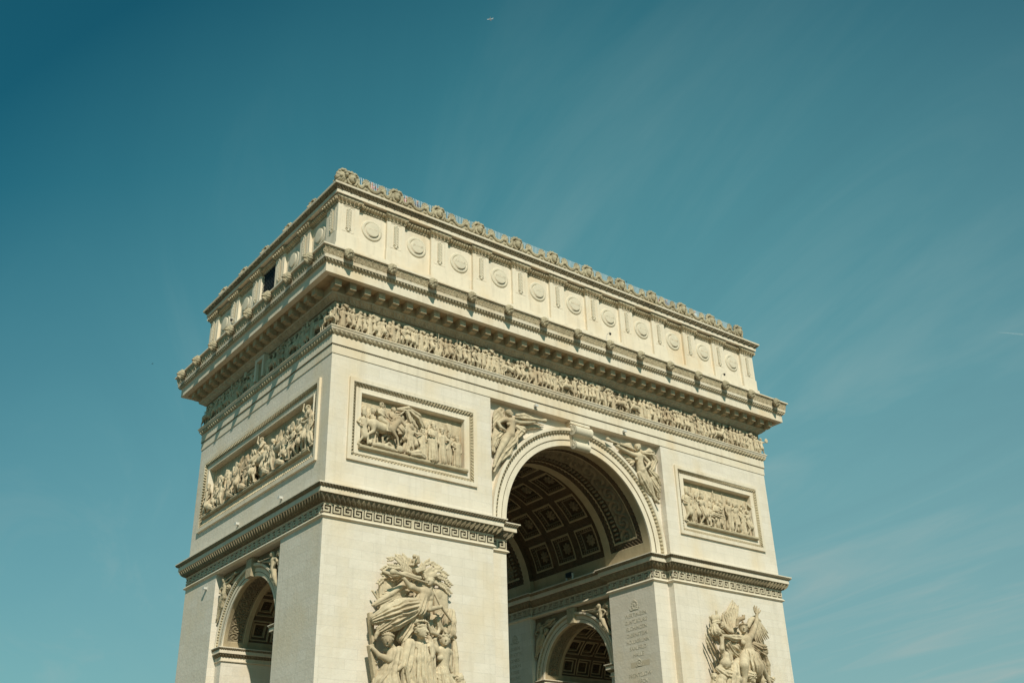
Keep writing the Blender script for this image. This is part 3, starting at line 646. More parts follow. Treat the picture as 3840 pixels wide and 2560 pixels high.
# --- archivolts ----------------------------------------------------------------
def archivolt(M, R, z0, s, name='archivolt'):
    th = np.linspace(0, np.pi, 97)
    path = [(R, z0-.3)]+[(R*math.cos(t), z0+R*math.sin(t)) for t in th]+[(-R, z0-.3)]
    mb = MB(); q = dict(closed=False, M=M, cont=True)
    # (offset outward, height off the wall), written inner edge to outer edge
    for p0, p1 in (((0, -.02), (0, .12*s)), ((0, .12*s), (.42*s, .12*s)), ((.5*s, .17*s), (.86*s, .17*s)), ((1.14*s, .36*s), (1.18*s, .42*s)), ((1.18*s, .42*s), (1.42*s, .42*s)), ((1.42*s, .42*s), (1.42*s, -.02)), ((.86*s, .17*s), (.92*s, .19*s)), ((.42*s, .12*s), (.42*s, .06*s)), ((.42*s, .06*s), (.5*s, .06*s)), ((.5*s, .06*s), (.5*s, .17*s)), ((.92*s, .19*s), (.92*s, .10*s)), ((.92*s, .10*s), (1.14*s, .10*s)), ((1.14*s, .10*s), (1.14*s, .36*s))):
        strip(mb, path, p0, p1, **q)
    a = mb.build(name, M_plain, arch)
    mb = MB(); strip(mb, path, (.42*s, .12*s), (.5*s, .17*s), nv=3, ds=.04, disp=bead(.16*s, .04), **q); mb.build('bead_moulding', M_dirty_shade, a)
    mb = MB(); strip(mb, path, (.92*s, .19*s), (1.14*s, .36*s), nv=8, ds=.035, disp=egg(.27*s, .10*s), **q); mb.build('egg_moulding', M_carved, a)
    return a
archivolt(Mbay, 7.36, 24.49, 1.0)
archivolt(Mx(-21.81), 4.25, 16.6, .62); archivolt(Mx(7.96), 4.25, 16.6, .62)

# --- vaults ---------------------------------------------------------------------
def spiral(u, w):
    rho = np.hypot(u, w); ph = np.arctan2(w, u); return .5+.5*np.sin(ph*2+rho*14)
def vault_main():
    # theta down the curve, y through the depth
    th = np.linspace(0, 180, 500); y = np.concatenate([np.arange(-10.6, -5.08, .05), np.arange(-5.05, 5.06, .05), np.arange(5.08, 10.6, .1)])
    TH, Y = np.meshgrid(th, y, indexing='ij'); R = np.full(TH.shape, 7.36); mi = np.zeros(TH.shape, int)
    s = np.radians(TH)*7.36; sb = np.minimum(TH, 180-TH); AY = np.abs(Y)
    band = AY > 5.06
    b = np.minimum(np.minimum(AY-5.9, 9.71-AY), np.radians(sb-7.5)*7.36)
    pan = band & (b > 0)
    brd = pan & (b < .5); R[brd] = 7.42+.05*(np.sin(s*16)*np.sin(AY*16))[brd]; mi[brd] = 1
    fr = pan & (b >= .5) & (b < .66); R[fr] = 7.40; mi[fr] = 0
    ins = pan & (b >= .66); eg = ins & (AY < 7.25) & (np.radians(sb-7.5)*7.36 > .66)
    R[ins] = 7.60; mi[ins] = 2
    u = ((s/1.25) % 1-.5)*1.25; w = AY-8.05; fo = ins & ~eg & (np.abs(w) < .85); R[fo] = (7.62-.17*spiral(u, w*np.where((s/1.25).astype(int) % 2, 1, -1)))[fo]
    uu = ((s/.36) % 1-.5); ww = (AY-6.9)/.3; ev = np.sqrt(np.clip(1-(uu/.33)**2-ww**2, 0, 1)); R[eg] = (7.58-.17*ev)[eg]; mi[eg] = 1; mi[eg & (ev > .35)] = 2
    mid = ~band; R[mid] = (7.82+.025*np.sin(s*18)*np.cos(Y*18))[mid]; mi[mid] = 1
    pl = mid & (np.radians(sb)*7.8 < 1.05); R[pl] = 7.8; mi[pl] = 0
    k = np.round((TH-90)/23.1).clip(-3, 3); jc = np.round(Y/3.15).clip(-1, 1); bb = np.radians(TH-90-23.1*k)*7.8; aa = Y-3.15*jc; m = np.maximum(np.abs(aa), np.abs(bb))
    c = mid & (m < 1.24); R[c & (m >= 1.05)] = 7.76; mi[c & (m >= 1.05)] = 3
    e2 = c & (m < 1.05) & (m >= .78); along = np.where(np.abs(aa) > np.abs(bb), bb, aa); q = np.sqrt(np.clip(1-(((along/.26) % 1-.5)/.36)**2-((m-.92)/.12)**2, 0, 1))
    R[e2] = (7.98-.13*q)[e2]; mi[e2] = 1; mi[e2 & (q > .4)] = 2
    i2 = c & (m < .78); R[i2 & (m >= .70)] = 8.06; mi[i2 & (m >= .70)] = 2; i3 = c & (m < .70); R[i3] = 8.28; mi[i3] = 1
    P = np.stack([R*np.cos(np.radians(TH)), Y, 24.49+R*np.sin(np.radians(TH))], -1)
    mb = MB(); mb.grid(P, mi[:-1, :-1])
    for sgn in (-1, 1):      # the straight foot of the vault down to the cornice
        for y0, y1, rr in ((-10.6, -5.06, 7.36), (-5.06, 5.06, 7.8), (5.06, 10.6, 7.36)): mb.quads([(sgn*rr, y0, 24.2), (sgn*rr, y1, 24.2), (sgn*rr, y1, 24.49), (sgn*rr, y0, 24.49)], [(0, 1, 2, 3)])
        for ys in (-5.06, 5.06): mb.quads([(sgn*7.36, ys, 24.2), (sgn*7.8, ys, 24.2), (sgn*7.8, ys, 24.49), (sgn*7.36, ys, 24.49)], [(0, 1, 2, 3)])
        mb.quads([(sgn*7.36, -5.24, 24.27), (sgn*7.36, 5.24, 24.27), (sgn*7.9, 5.24, 24.27), (sgn*7.9, -5.24, 24.27)], [(0, 1, 2, 3)])
    return mb.build('vault', [M_vault, M_soot, M_dirty_shade, M_gilt], arch)
M_gilt = mat('warm_limestone_frame', (.36, .28, .17), .9, .12, 3)
vault = vault_main()
C = Carve(.03)
for q in range(8):
    a = q*math.pi/4; C.ell((.34*math.cos(a), -.07, .34*math.sin(a)), (.2, .10, .12), (0, -a, 0), k=.02)
for q in range(6):
    a = q*math.pi/3+.3; C.ell((.17*math.cos(a), -.17, .17*math.sin(a)), (.12, .08, .08), (0, -a, 0), k=.02)
C.ell((0, -.22, 0), .09, k=.02); C.ell((0, .02, 0), (.4, .08, .4), k=.02)
ME_ros = C.mesh('rosette', M_dirty_shade)
for k in range(-3, 4):
    for j in (-1, 0, 1):
        a = math.radians(90+23.1*k); o = obj('rosette', ME_ros, vault)
        n = Vector((-math.cos(a), 0, -math.sin(a))); up = Vector((0, 1, 0)); xx = up.cross(n)   # local -y points to the vault's centre
        Rm = Matrix((xx, -n, -up)).transposed() if False else Matrix.Identity(3)
        yv = -n; zv = up; xv = yv.cross(zv); Rm = Matrix((xv, yv, zv)).transposed()
        o.matrix_local = Matrix.Translation((8.24*math.cos(a), 3.15*j, 24.49+8.24*math.sin(a))) @ Rm.to_4x4()
def vault_side(sgn):
    th = np.linspace(0, 180, 280); x = np.arange(7.90, 21.86, .05); TH, X = np.meshgrid(th, x, indexing='ij'); R = np.full(TH.shape, 4.25); mi = np.zeros(TH.shape, int)
    s = np.radians(TH)*4.25; sb = np.minimum(TH, 180-TH); e = np.minimum(X-7.96, 21.81-X)
    b = np.minimum(np.minimum(e-.33, 1.55-e), np.radians(sb-8)*4.25); fr = (b > 0) & (b < .12); R[fr] = 4.30; mi[fr] = 2
    ins = b >= .12; u = ((s/.62) % 1-.5)*.62; w = e-.82; R[ins] = (4.36-.09*spiral(u*2.2, w*1.8))[ins]; mi[ins] = 2
    eg = ins & (e > 1.20); q = np.sqrt(np.clip(1-(((s/.2) % 1-.5)/.36)**2-((e-1.31)/.11)**2, 0, 1)); R[eg] = (4.38-.09*q)[eg]; mi[eg] = 2
    mid = e > 1.92; R[mid] = 4.42; mi[mid] = 2; pl = mid & (np.radians(sb)*4.5 < .75); mi[pl] = 0
    L = (21.81-7.96-3.84)/6; jc = np.floor((X-7.96-1.92)/L).clip(0, 5); aa = X-7.96-1.92-(jc+.5)*L; k = np.round((TH-90)/23.1).clip(-3, 3); bb = np.radians(TH-90-23.1*k)*4.5; m = np.maximum(np.abs(aa), np.abs(bb))
    gr = mid & ~pl & (m > .74); mi[gr] = 1; R[gr] = 4.44
    c = mid & (m < .74); R[c] = 4.40; mi[c] = 3; R[c & (m < .62)] = 4.56; mi[c & (m < .62)] = 1; f2 = c & (m < .50) & (m > .39); R[f2] = 4.58; mi[f2] = 3
    f3 = c & (m <= .39); R[f3] = 4.78; mi[f3] = 1; f4 = c & (np.hypot(aa, bb) < .24); R[f4] = (4.70-.06*np.cos(5*np.arctan2(aa, bb)))[f4]
    P = np.stack([sgn*X, R*np.cos(np.radians(TH)), 16.6+R*np.sin(np.radians(TH))], -1); mb = MB(); mb.grid(P, mi[:-1, :-1])
    return mb.build('side_vault', [M_vault, M_soot, M_dirty_shade, M_gilt], arch)
vault_side(-1); vault_side(1)

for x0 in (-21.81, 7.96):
    mb = MB(); archface(mb, lambda a, b, h: (x0-.012, -a, b), 5.22, 17.6, ZK-.01, 5.05, 16.6, 48); mb.build('spandrel_ground', M_dirty_shade, arch)  # thin dark plate over the bay wall, painting in the shade of the recess

# ------------------------------------------------------------------ sculpture
LFT = -math.pi/2                                         # rotation that turns a front-facing carving onto the left wall
def group(name, code_ops, loc, rz=0, m=M_sculpt):
    """GROUP holds (name, Carve); the backing stone carries the figures as its pieces"""
    base = None
    for n_, C in sorted(code_ops, key=lambda q: q[0] != 'backing_stone'):
        if not C.ops: continue
        me = C.mesh(n_, m)
        if base is None: base = obj(name, me, arch, loc, rz)
        else: obj(n_, me, base)
    return base
GROUP = []
C = Carve(0.045); GROUP.append(('palm_branches', C))
C.chain([(-0.38, -0.5, 19.26, 0.066), (-1.11, -0.6, 19.76, 0.066), (-1.63, -0.5, 20.18, 0.066), (-2.2, -0.5, 20, 0.066)], k=0.02)
C.chain([(-0.51, -0.52, 19.35, 0.061), (-0.8, -0.56, 19.36, 0.066), (-0.95, -0.52, 19.38, 0.025)], k=0.01)
C.chain([(-0.51, -0.52, 19.35, 0.061), (-0.58, -0.56, 19.56, 0.066), (-0.58, -0.52, 19.73, 0.025)], k=0.01)
C.chain([(-0.64, -0.54, 19.44, 0.061), (-0.93, -0.58, 19.45, 0.066), (-1.07, -0.54, 19.47, 0.025)], k=0.01)
C.chain([(-0.64, -0.54, 19.44, 0.061), (-0.71, -0.58, 19.65, 0.066), (-0.71, -0.54, 19.81, 0.025)], k=0.01)
C.chain([(-0.78, -0.55, 19.53, 0.061), (-1.05, -0.59, 19.54, 0.066), (-1.19, -0.55, 19.56, 0.025)], k=0.01)
C.chain([(-0.78, -0.55, 19.53, 0.061), (-0.84, -0.59, 19.73, 0.066), (-0.84, -0.55, 19.89, 0.025)], k=0.01)
C.chain([(-0.91, -0.57, 19.62, 0.061), (-1.18, -0.61, 19.63, 0.066), (-1.31, -0.57, 19.65, 0.025)], k=0.01)
C.chain([(-0.91, -0.57, 19.62, 0.061), (-0.97, -0.61, 19.82, 0.066), (-0.97, -0.57, 19.97, 0.025)], k=0.01)
C.chain([(-1.04, -0.59, 19.71, 0.061), (-1.3, -0.63, 19.72, 0.066), (-1.43, -0.59, 19.74, 0.025)], k=0.01)
C.chain([(-1.04, -0.59, 19.71, 0.061), (-1.1, -0.63, 19.9, 0.066), (-1.1, -0.59, 20.05, 0.025)], k=0.01)
C.chain([(-1.17, -0.59, 19.81, 0.061), (-1.42, -0.63, 19.79, 0.066), (-1.55, -0.59, 19.8, 0.025)], k=0.01)
C.chain([(-1.17, -0.59, 19.81, 0.061), (-1.25, -0.63, 19.98, 0.066), (-1.26, -0.59, 20.12, 0.025)], k=0.01)
C.chain([(-1.28, -0.57, 19.9, 0.061), (-1.53, -0.61, 19.88, 0.066), (-1.66, -0.57, 19.89, 0.025)], k=0.01)
C.chain([(-1.28, -0.57, 19.9, 0.061), (-1.36, -0.61, 20.07, 0.066), (-1.37, -0.57, 20.2, 0.025)], k=0.01)
C.chain([(-1.4, -0.54, 19.99, 0.061), (-1.64, -0.58, 19.98, 0.066), (-1.76, -0.54, 19.99, 0.025)], k=0.01)
C.chain([(-1.4, -0.54, 19.99, 0.061), (-1.48, -0.58, 20.16, 0.066), (-1.49, -0.54, 20.29, 0.025)], k=0.01)
C.chain([(-1.52, -0.52, 20.09, 0.061), (-1.75, -0.56, 20.07, 0.066), (-1.87, -0.52, 20.08, 0.025)], k=0.01)
C.chain([(-1.52, -0.52, 20.09, 0.061), (-1.59, -0.56, 20.24, 0.066), (-1.6, -0.52, 20.37, 0.025)], k=0.01)
C.chain([(-1.64, -0.5, 20.17, 0.061), (-1.87, -0.54, 20.14, 0.066), (-1.97, -0.5, 20.14, 0.025)], k=0.01)
C.chain([(-1.64, -0.5, 20.17, 0.061), (-1.73, -0.54, 20.32, 0.066), (-1.75, -0.5, 20.44, 0.025)], k=0.01)
C.chain([(-1.81, -0.5, 20.12, 0.061), (-1.97, -0.54, 19.97, 0.066), (-2.03, -0.5, 19.89, 0.025)], k=0.01)
C.chain([(-1.81, -0.5, 20.12, 0.061), (-2.01, -0.54, 20.15, 0.066), (-2.11, -0.5, 20.19, 0.025)], k=0.01)
C.chain([(-1.98, -0.5, 20.07, 0.061), (-2.13, -0.54, 19.92, 0.066), (-2.19, -0.5, 19.85, 0.025)], k=0.01)
C.chain([(-1.98, -0.5, 20.07, 0.061), (-2.18, -0.54, 20.1, 0.066), (-2.27, -0.5, 20.14, 0.025)], k=0.01)
C.chain([(-2.15, -0.5, 20.02, 0.061), (-2.3, -0.54, 19.87, 0.066), (-2.36, -0.5, 19.8, 0.025)], k=0.01)
C.chain([(-2.15, -0.5, 20.02, 0.061), (-2.34, -0.54, 20.04, 0.066), (-2.43, -0.5, 20.08, 0.025)], k=0.01)
C.chain([(-0.38, -0.5, 19.13, 0.066), (-1.45, -0.7, 19.5, 0.066), (-2.32, -0.6, 19.53, 0.066), (-2.64, -0.5, 19.26, 0.066)], k=0.02)
C.chain([(-0.56, -0.53, 19.2, 0.061), (-0.86, -0.57, 19.15, 0.066), (-1.01, -0.53, 19.14, 0.025)], k=0.01)
C.chain([(-0.56, -0.53, 19.2, 0.061), (-0.69, -0.57, 19.39, 0.066), (-0.73, -0.53, 19.54, 0.025)], k=0.01)
C.chain([(-0.74, -0.57, 19.26, 0.061), (-1.03, -0.61, 19.21, 0.066), (-1.18, -0.57, 19.2, 0.025)], k=0.01)
C.chain([(-0.74, -0.57, 19.26, 0.061), (-0.87, -0.61, 19.45, 0.066), (-0.91, -0.57, 19.59, 0.025)], k=0.01)
C.chain([(-0.93, -0.6, 19.32, 0.061), (-1.21, -0.64, 19.28, 0.066), (-1.35, -0.6, 19.27, 0.025)], k=0.01)
C.chain([(-0.93, -0.6, 19.32, 0.061), (-1.05, -0.64, 19.5, 0.066), (-1.09, -0.6, 19.64, 0.025)], k=0.01)
C.chain([(-1.11, -0.64, 19.38, 0.061), (-1.38, -0.68, 19.34, 0.066), (-1.52, -0.64, 19.33, 0.025)], k=0.01)
C.chain([(-1.11, -0.64, 19.38, 0.061), (-1.23, -0.68, 19.56, 0.066), (-1.26, -0.64, 19.7, 0.025)], k=0.01)
C.chain([(-1.29, -0.67, 19.45, 0.061), (-1.56, -0.71, 19.4, 0.066), (-1.69, -0.67, 19.39, 0.025)], k=0.01)
C.chain([(-1.29, -0.67, 19.45, 0.061), (-1.41, -0.71, 19.61, 0.066), (-1.44, -0.67, 19.75, 0.025)], k=0.01)
C.chain([(-1.48, -0.7, 19.5, 0.061), (-1.72, -0.74, 19.4, 0.066), (-1.84, -0.7, 19.36, 0.025)], k=0.01)
C.chain([(-1.48, -0.7, 19.5, 0.061), (-1.65, -0.74, 19.63, 0.066), (-1.72, -0.7, 19.73, 0.025)], k=0.01)
C.chain([(-1.65, -0.68, 19.51, 0.061), (-1.88, -0.72, 19.38, 0.066), (-1.98, -0.68, 19.32, 0.025)], k=0.01)
C.chain([(-1.65, -0.68, 19.51, 0.061), (-1.84, -0.72, 19.6, 0.066), (-1.93, -0.68, 19.69, 0.025)], k=0.01)
C.chain([(-1.83, -0.66, 19.51, 0.061), (-2.05, -0.7, 19.39, 0.066), (-2.15, -0.66, 19.33, 0.025)], k=0.01)
C.chain([(-1.83, -0.66, 19.51, 0.061), (-2.02, -0.7, 19.6, 0.066), (-2.1, -0.66, 19.69, 0.025)], k=0.01)
C.chain([(-2.01, -0.64, 19.52, 0.061), (-2.22, -0.68, 19.4, 0.066), (-2.32, -0.64, 19.34, 0.025)], k=0.01)
C.chain([(-2.01, -0.64, 19.52, 0.061), (-2.19, -0.68, 19.61, 0.066), (-2.27, -0.64, 19.69, 0.025)], k=0.01)
C.chain([(-2.19, -0.62, 19.52, 0.061), (-2.39, -0.66, 19.41, 0.066), (-2.48, -0.62, 19.36, 0.025)], k=0.01)
C.chain([(-2.19, -0.62, 19.52, 0.061), (-2.36, -0.66, 19.61, 0.066), (-2.43, -0.62, 19.68, 0.025)], k=0.01)
C.chain([(-2.35, -0.59, 19.5, 0.061), (-2.43, -0.63, 19.32, 0.066), (-2.45, -0.59, 19.23, 0.025)], k=0.01)
C.chain([(-2.35, -0.59, 19.5, 0.061), (-2.57, -0.63, 19.46, 0.066), (-2.67, -0.59, 19.45, 0.025)], k=0.01)
C.chain([(-2.48, -0.55, 19.4, 0.061), (-2.56, -0.59, 19.22, 0.066), (-2.57, -0.55, 19.13, 0.025)], k=0.01)
C.chain([(-2.48, -0.55, 19.4, 0.061), (-2.68, -0.59, 19.35, 0.066), (-2.78, -0.55, 19.35, 0.025)], k=0.01)
C.chain([(-2.6, -0.51, 19.29, 0.061), (-2.68, -0.55, 19.13, 0.066), (-2.69, -0.51, 19.04, 0.025)], k=0.01)
C.chain([(-2.6, -0.51, 19.29, 0.061), (-2.8, -0.55, 19.25, 0.066), (-2.9, -0.51, 19.24, 0.025)], k=0.01)
C.chain([(-0.38, -0.4, 19.03, 0.066), (-1.6, -0.5, 19.03, 0.066), (-2.45, -0.5, 18.85, 0.066), (-2.83, -0.4, 18.4, 0.066)], k=0.02)
C.chain([(-0.6, -0.42, 19.03, 0.061), (-0.87, -0.46, 18.89, 0.066), (-1.01, -0.42, 18.82, 0.025)], k=0.01)
C.chain([(-0.6, -0.42, 19.03, 0.061), (-0.82, -0.46, 19.16, 0.066), (-0.92, -0.42, 19.26, 0.025)], k=0.01)
C.chain([(-0.81, -0.43, 19.03, 0.061), (-1.08, -0.47, 18.9, 0.066), (-1.21, -0.43, 18.83, 0.025)], k=0.01)
C.chain([(-0.81, -0.43, 19.03, 0.061), (-1.03, -0.47, 19.15, 0.066), (-1.13, -0.43, 19.25, 0.025)], k=0.01)
C.chain([(-1.03, -0.45, 19.03, 0.061), (-1.28, -0.49, 18.9, 0.066), (-1.41, -0.45, 18.83, 0.025)], k=0.01)
C.chain([(-1.03, -0.45, 19.03, 0.061), (-1.23, -0.49, 19.15, 0.066), (-1.33, -0.45, 19.25, 0.025)], k=0.01)
C.chain([(-1.24, -0.47, 19.03, 0.061), (-1.49, -0.51, 18.9, 0.066), (-1.61, -0.47, 18.84, 0.025)], k=0.01)
C.chain([(-1.24, -0.47, 19.03, 0.061), (-1.44, -0.51, 19.14, 0.066), (-1.54, -0.47, 19.24, 0.025)], k=0.01)
C.chain([(-1.45, -0.49, 19.03, 0.061), (-1.69, -0.53, 18.91, 0.066), (-1.81, -0.49, 18.84, 0.025)], k=0.01)
C.chain([(-1.45, -0.49, 19.03, 0.061), (-1.65, -0.53, 19.14, 0.066), (-1.74, -0.49, 19.23, 0.025)], k=0.01)
C.chain([(-1.66, -0.5, 19.02, 0.061), (-1.86, -0.54, 18.86, 0.066), (-1.95, -0.5, 18.77, 0.025)], k=0.01)
C.chain([(-1.66, -0.5, 19.02, 0.061), (-1.89, -0.54, 19.08, 0.066), (-2, -0.5, 19.14, 0.025)], k=0.01)
C.chain([(-1.86, -0.5, 18.98, 0.061), (-2.05, -0.54, 18.82, 0.066), (-2.14, -0.5, 18.74, 0.025)], k=0.01)
C.chain([(-1.86, -0.5, 18.98, 0.061), (-2.08, -0.54, 19.03, 0.066), (-2.19, -0.5, 19.09, 0.025)], k=0.01)
C.chain([(-2.06, -0.5, 18.94, 0.061), (-2.25, -0.54, 18.78, 0.066), (-2.33, -0.5, 18.7, 0.025)], k=0.01)
C.chain([(-2.06, -0.5, 18.94, 0.061), (-2.28, -0.54, 18.99, 0.066), (-2.38, -0.5, 19.05, 0.025)], k=0.01)
C.chain([(-2.26, -0.5, 18.89, 0.061), (-2.44, -0.54, 18.75, 0.066), (-2.52, -0.5, 18.67, 0.025)], k=0.01)
C.chain([(-2.26, -0.5, 18.89, 0.061), (-2.47, -0.54, 18.95, 0.066), (-2.57, -0.5, 19, 0.025)], k=0.01)
C.chain([(-2.46, -0.5, 18.85, 0.061), (-2.6, -0.54, 18.68, 0.066), (-2.65, -0.5, 18.6, 0.025)], k=0.01)
C.chain([(-2.46, -0.5, 18.85, 0.061), (-2.67, -0.54, 18.86, 0.066), (-2.78, -0.5, 18.89, 0.025)], k=0.01)
C.chain([(-2.57, -0.47, 18.71, 0.061), (-2.62, -0.51, 18.53, 0.066), (-2.61, -0.47, 18.43, 0.025)], k=0.01)
C.chain([(-2.57, -0.47, 18.71, 0.061), (-2.78, -0.51, 18.64, 0.066), (-2.88, -0.47, 18.61, 0.025)], k=0.01)
C.chain([(-2.69, -0.44, 18.58, 0.061), (-2.73, -0.48, 18.4, 0.066), (-2.72, -0.44, 18.31, 0.025)], k=0.01)
C.chain([(-2.69, -0.44, 18.58, 0.061), (-2.89, -0.48, 18.51, 0.066), (-2.98, -0.44, 18.48, 0.025)], k=0.01)
C.chain([(-2.8, -0.41, 18.44, 0.061), (-2.84, -0.45, 18.28, 0.066), (-2.83, -0.41, 18.19, 0.025)], k=0.01)
C.chain([(-2.8, -0.41, 18.44, 0.061), (-2.99, -0.45, 18.37, 0.066), (-3.08, -0.41, 18.35, 0.025)], k=0.01)
C.chain([(-0.31, -0.5, 19.46, 0.066), (-0.76, -0.5, 20.02, 0.066), (-1.07, -0.4, 20.34, 0.066), (-1.5, -0.4, 20.31, 0.066)], k=0.02)
C.chain([(-0.38, -0.5, 19.55, 0.061), (-0.66, -0.54, 19.6, 0.066), (-0.8, -0.5, 19.65, 0.025)], k=0.01)
C.chain([(-0.38, -0.5, 19.55, 0.061), (-0.39, -0.54, 19.77, 0.066), (-0.36, -0.5, 19.94, 0.025)], k=0.01)
C.chain([(-0.45, -0.5, 19.64, 0.061), (-0.72, -0.54, 19.69, 0.066), (-0.86, -0.5, 19.74, 0.025)], k=0.01)
C.chain([(-0.45, -0.5, 19.64, 0.061), (-0.47, -0.54, 19.86, 0.066), (-0.43, -0.5, 20.02, 0.025)], k=0.01)
C.chain([(-0.53, -0.5, 19.73, 0.061), (-0.79, -0.54, 19.78, 0.066), (-0.92, -0.5, 19.83, 0.025)], k=0.01)
C.chain([(-0.53, -0.5, 19.73, 0.061), (-0.54, -0.54, 19.94, 0.066), (-0.51, -0.5, 20.1, 0.025)], k=0.01)
C.chain([(-0.6, -0.5, 19.82, 0.061), (-0.85, -0.54, 19.87, 0.066), (-0.98, -0.5, 19.92, 0.025)], k=0.01)
C.chain([(-0.6, -0.5, 19.82, 0.061), (-0.61, -0.54, 20.03, 0.066), (-0.58, -0.5, 20.18, 0.025)], k=0.01)
C.chain([(-0.67, -0.5, 19.91, 0.061), (-0.92, -0.54, 19.95, 0.066), (-1.04, -0.5, 20, 0.025)], k=0.01)
C.chain([(-0.67, -0.5, 19.91, 0.061), (-0.69, -0.54, 20.11, 0.066), (-0.65, -0.5, 20.26, 0.025)], k=0.01)
C.chain([(-0.75, -0.5, 20, 0.061), (-0.99, -0.54, 20.04, 0.066), (-1.1, -0.5, 20.09, 0.025)], k=0.01)
C.chain([(-0.75, -0.5, 20, 0.061), (-0.76, -0.54, 20.19, 0.066), (-0.73, -0.5, 20.34, 0.025)], k=0.01)
C.chain([(-0.82, -0.48, 20.09, 0.061), (-1.07, -0.52, 20.09, 0.066), (-1.19, -0.48, 20.11, 0.025)], k=0.01)
C.chain([(-0.82, -0.48, 20.09, 0.061), (-0.88, -0.52, 20.26, 0.066), (-0.88, -0.48, 20.4, 0.025)], k=0.01)
C.chain([(-0.9, -0.45, 20.17, 0.061), (-1.14, -0.49, 20.17, 0.066), (-1.26, -0.45, 20.19, 0.025)], k=0.01)
C.chain([(-0.9, -0.45, 20.17, 0.061), (-0.96, -0.49, 20.34, 0.066), (-0.96, -0.45, 20.48, 0.025)], k=0.01)
C.chain([(-0.98, -0.43, 20.25, 0.061), (-1.21, -0.47, 20.25, 0.066), (-1.33, -0.43, 20.27, 0.025)], k=0.01)
C.chain([(-0.98, -0.43, 20.25, 0.061), (-1.04, -0.47, 20.42, 0.066), (-1.04, -0.43, 20.55, 0.025)], k=0.01)
C.chain([(-1.06, -0.4, 20.34, 0.061), (-1.28, -0.44, 20.33, 0.066), (-1.39, -0.4, 20.35, 0.025)], k=0.01)
C.chain([(-1.06, -0.4, 20.34, 0.061), (-1.12, -0.44, 20.49, 0.066), (-1.11, -0.4, 20.62, 0.025)], k=0.01)
C.chain([(-1.19, -0.4, 20.34, 0.061), (-1.38, -0.44, 20.21, 0.066), (-1.47, -0.4, 20.15, 0.025)], k=0.01)
C.chain([(-1.19, -0.4, 20.34, 0.061), (-1.37, -0.44, 20.41, 0.066), (-1.45, -0.4, 20.48, 0.025)], k=0.01)
C.chain([(-1.33, -0.4, 20.33, 0.061), (-1.51, -0.44, 20.21, 0.066), (-1.59, -0.4, 20.15, 0.025)], k=0.01)
C.chain([(-1.33, -0.4, 20.33, 0.061), (-1.5, -0.44, 20.39, 0.066), (-1.57, -0.4, 20.46, 0.025)], k=0.01)
C.chain([(-1.46, -0.4, 20.32, 0.061), (-1.64, -0.44, 20.2, 0.066), (-1.72, -0.4, 20.15, 0.025)], k=0.01)
C.chain([(-1.46, -0.4, 20.32, 0.061), (-1.63, -0.44, 20.38, 0.066), (-1.7, -0.4, 20.45, 0.025)], k=0.01)
C.chain([(0.14, -0.5, 19.27, 0.066), (0.36, -0.6, 19.97, 0.066), (0.87, -0.5, 20.29, 0.066), (1.78, -0.5, 19.93, 0.066)], k=0.02)
C.chain([(0.18, -0.52, 19.41, 0.061), (0.09, -0.56, 19.62, 0.066), (0.06, -0.52, 19.78, 0.025)], k=0.01)
C.chain([(0.18, -0.52, 19.41, 0.061), (0.38, -0.56, 19.57, 0.066), (0.56, -0.52, 19.69, 0.025)], k=0.01)
C.chain([(0.23, -0.54, 19.56, 0.061), (0.13, -0.58, 19.76, 0.066), (0.11, -0.54, 19.91, 0.025)], k=0.01)
C.chain([(0.23, -0.54, 19.56, 0.061), (0.42, -0.58, 19.71, 0.066), (0.59, -0.54, 19.83, 0.025)], k=0.01)
C.chain([(0.28, -0.56, 19.71, 0.061), (0.18, -0.6, 19.9, 0.066), (0.16, -0.56, 20.05, 0.025)], k=0.01)
C.chain([(0.28, -0.56, 19.71, 0.061), (0.46, -0.6, 19.85, 0.066), (0.63, -0.56, 19.97, 0.025)], k=0.01)
C.chain([(0.32, -0.58, 19.86, 0.061), (0.23, -0.62, 20.04, 0.066), (0.21, -0.58, 20.19, 0.025)], k=0.01)
C.chain([(0.32, -0.58, 19.86, 0.061), (0.5, -0.62, 20, 0.066), (0.67, -0.58, 20.12, 0.025)], k=0.01)
C.chain([(0.4, -0.59, 20, 0.061), (0.48, -0.63, 20.19, 0.066), (0.58, -0.59, 20.34, 0.025)], k=0.01)
C.chain([(0.4, -0.59, 20, 0.061), (0.63, -0.63, 20, 0.066), (0.82, -0.59, 20.03, 0.025)], k=0.01)
C.chain([(0.59, -0.56, 20.11, 0.061), (0.66, -0.6, 20.29, 0.066), (0.75, -0.56, 20.44, 0.025)], k=0.01)
C.chain([(0.59, -0.56, 20.11, 0.061), (0.8, -0.6, 20.11, 0.066), (0.99, -0.56, 20.14, 0.025)], k=0.01)
C.chain([(0.77, -0.52, 20.22, 0.061), (0.84, -0.56, 20.4, 0.066), (0.93, -0.52, 20.55, 0.025)], k=0.01)
C.chain([(0.77, -0.52, 20.22, 0.061), (0.97, -0.56, 20.23, 0.066), (1.16, -0.52, 20.25, 0.025)], k=0.01)
C.chain([(0.94, -0.5, 20.26, 0.061), (1.14, -0.54, 20.29, 0.066), (1.32, -0.5, 20.33, 0.025)], k=0.01)
C.chain([(0.94, -0.5, 20.26, 0.061), (1, -0.54, 20.08, 0.066), (1.09, -0.5, 19.99, 0.025)], k=0.01)
C.chain([(1.1, -0.5, 20.2, 0.061), (1.29, -0.54, 20.22, 0.066), (1.46, -0.5, 20.26, 0.025)], k=0.01)
C.chain([(1.1, -0.5, 20.2, 0.061), (1.16, -0.54, 20.03, 0.066), (1.25, -0.5, 19.93, 0.025)], k=0.01)
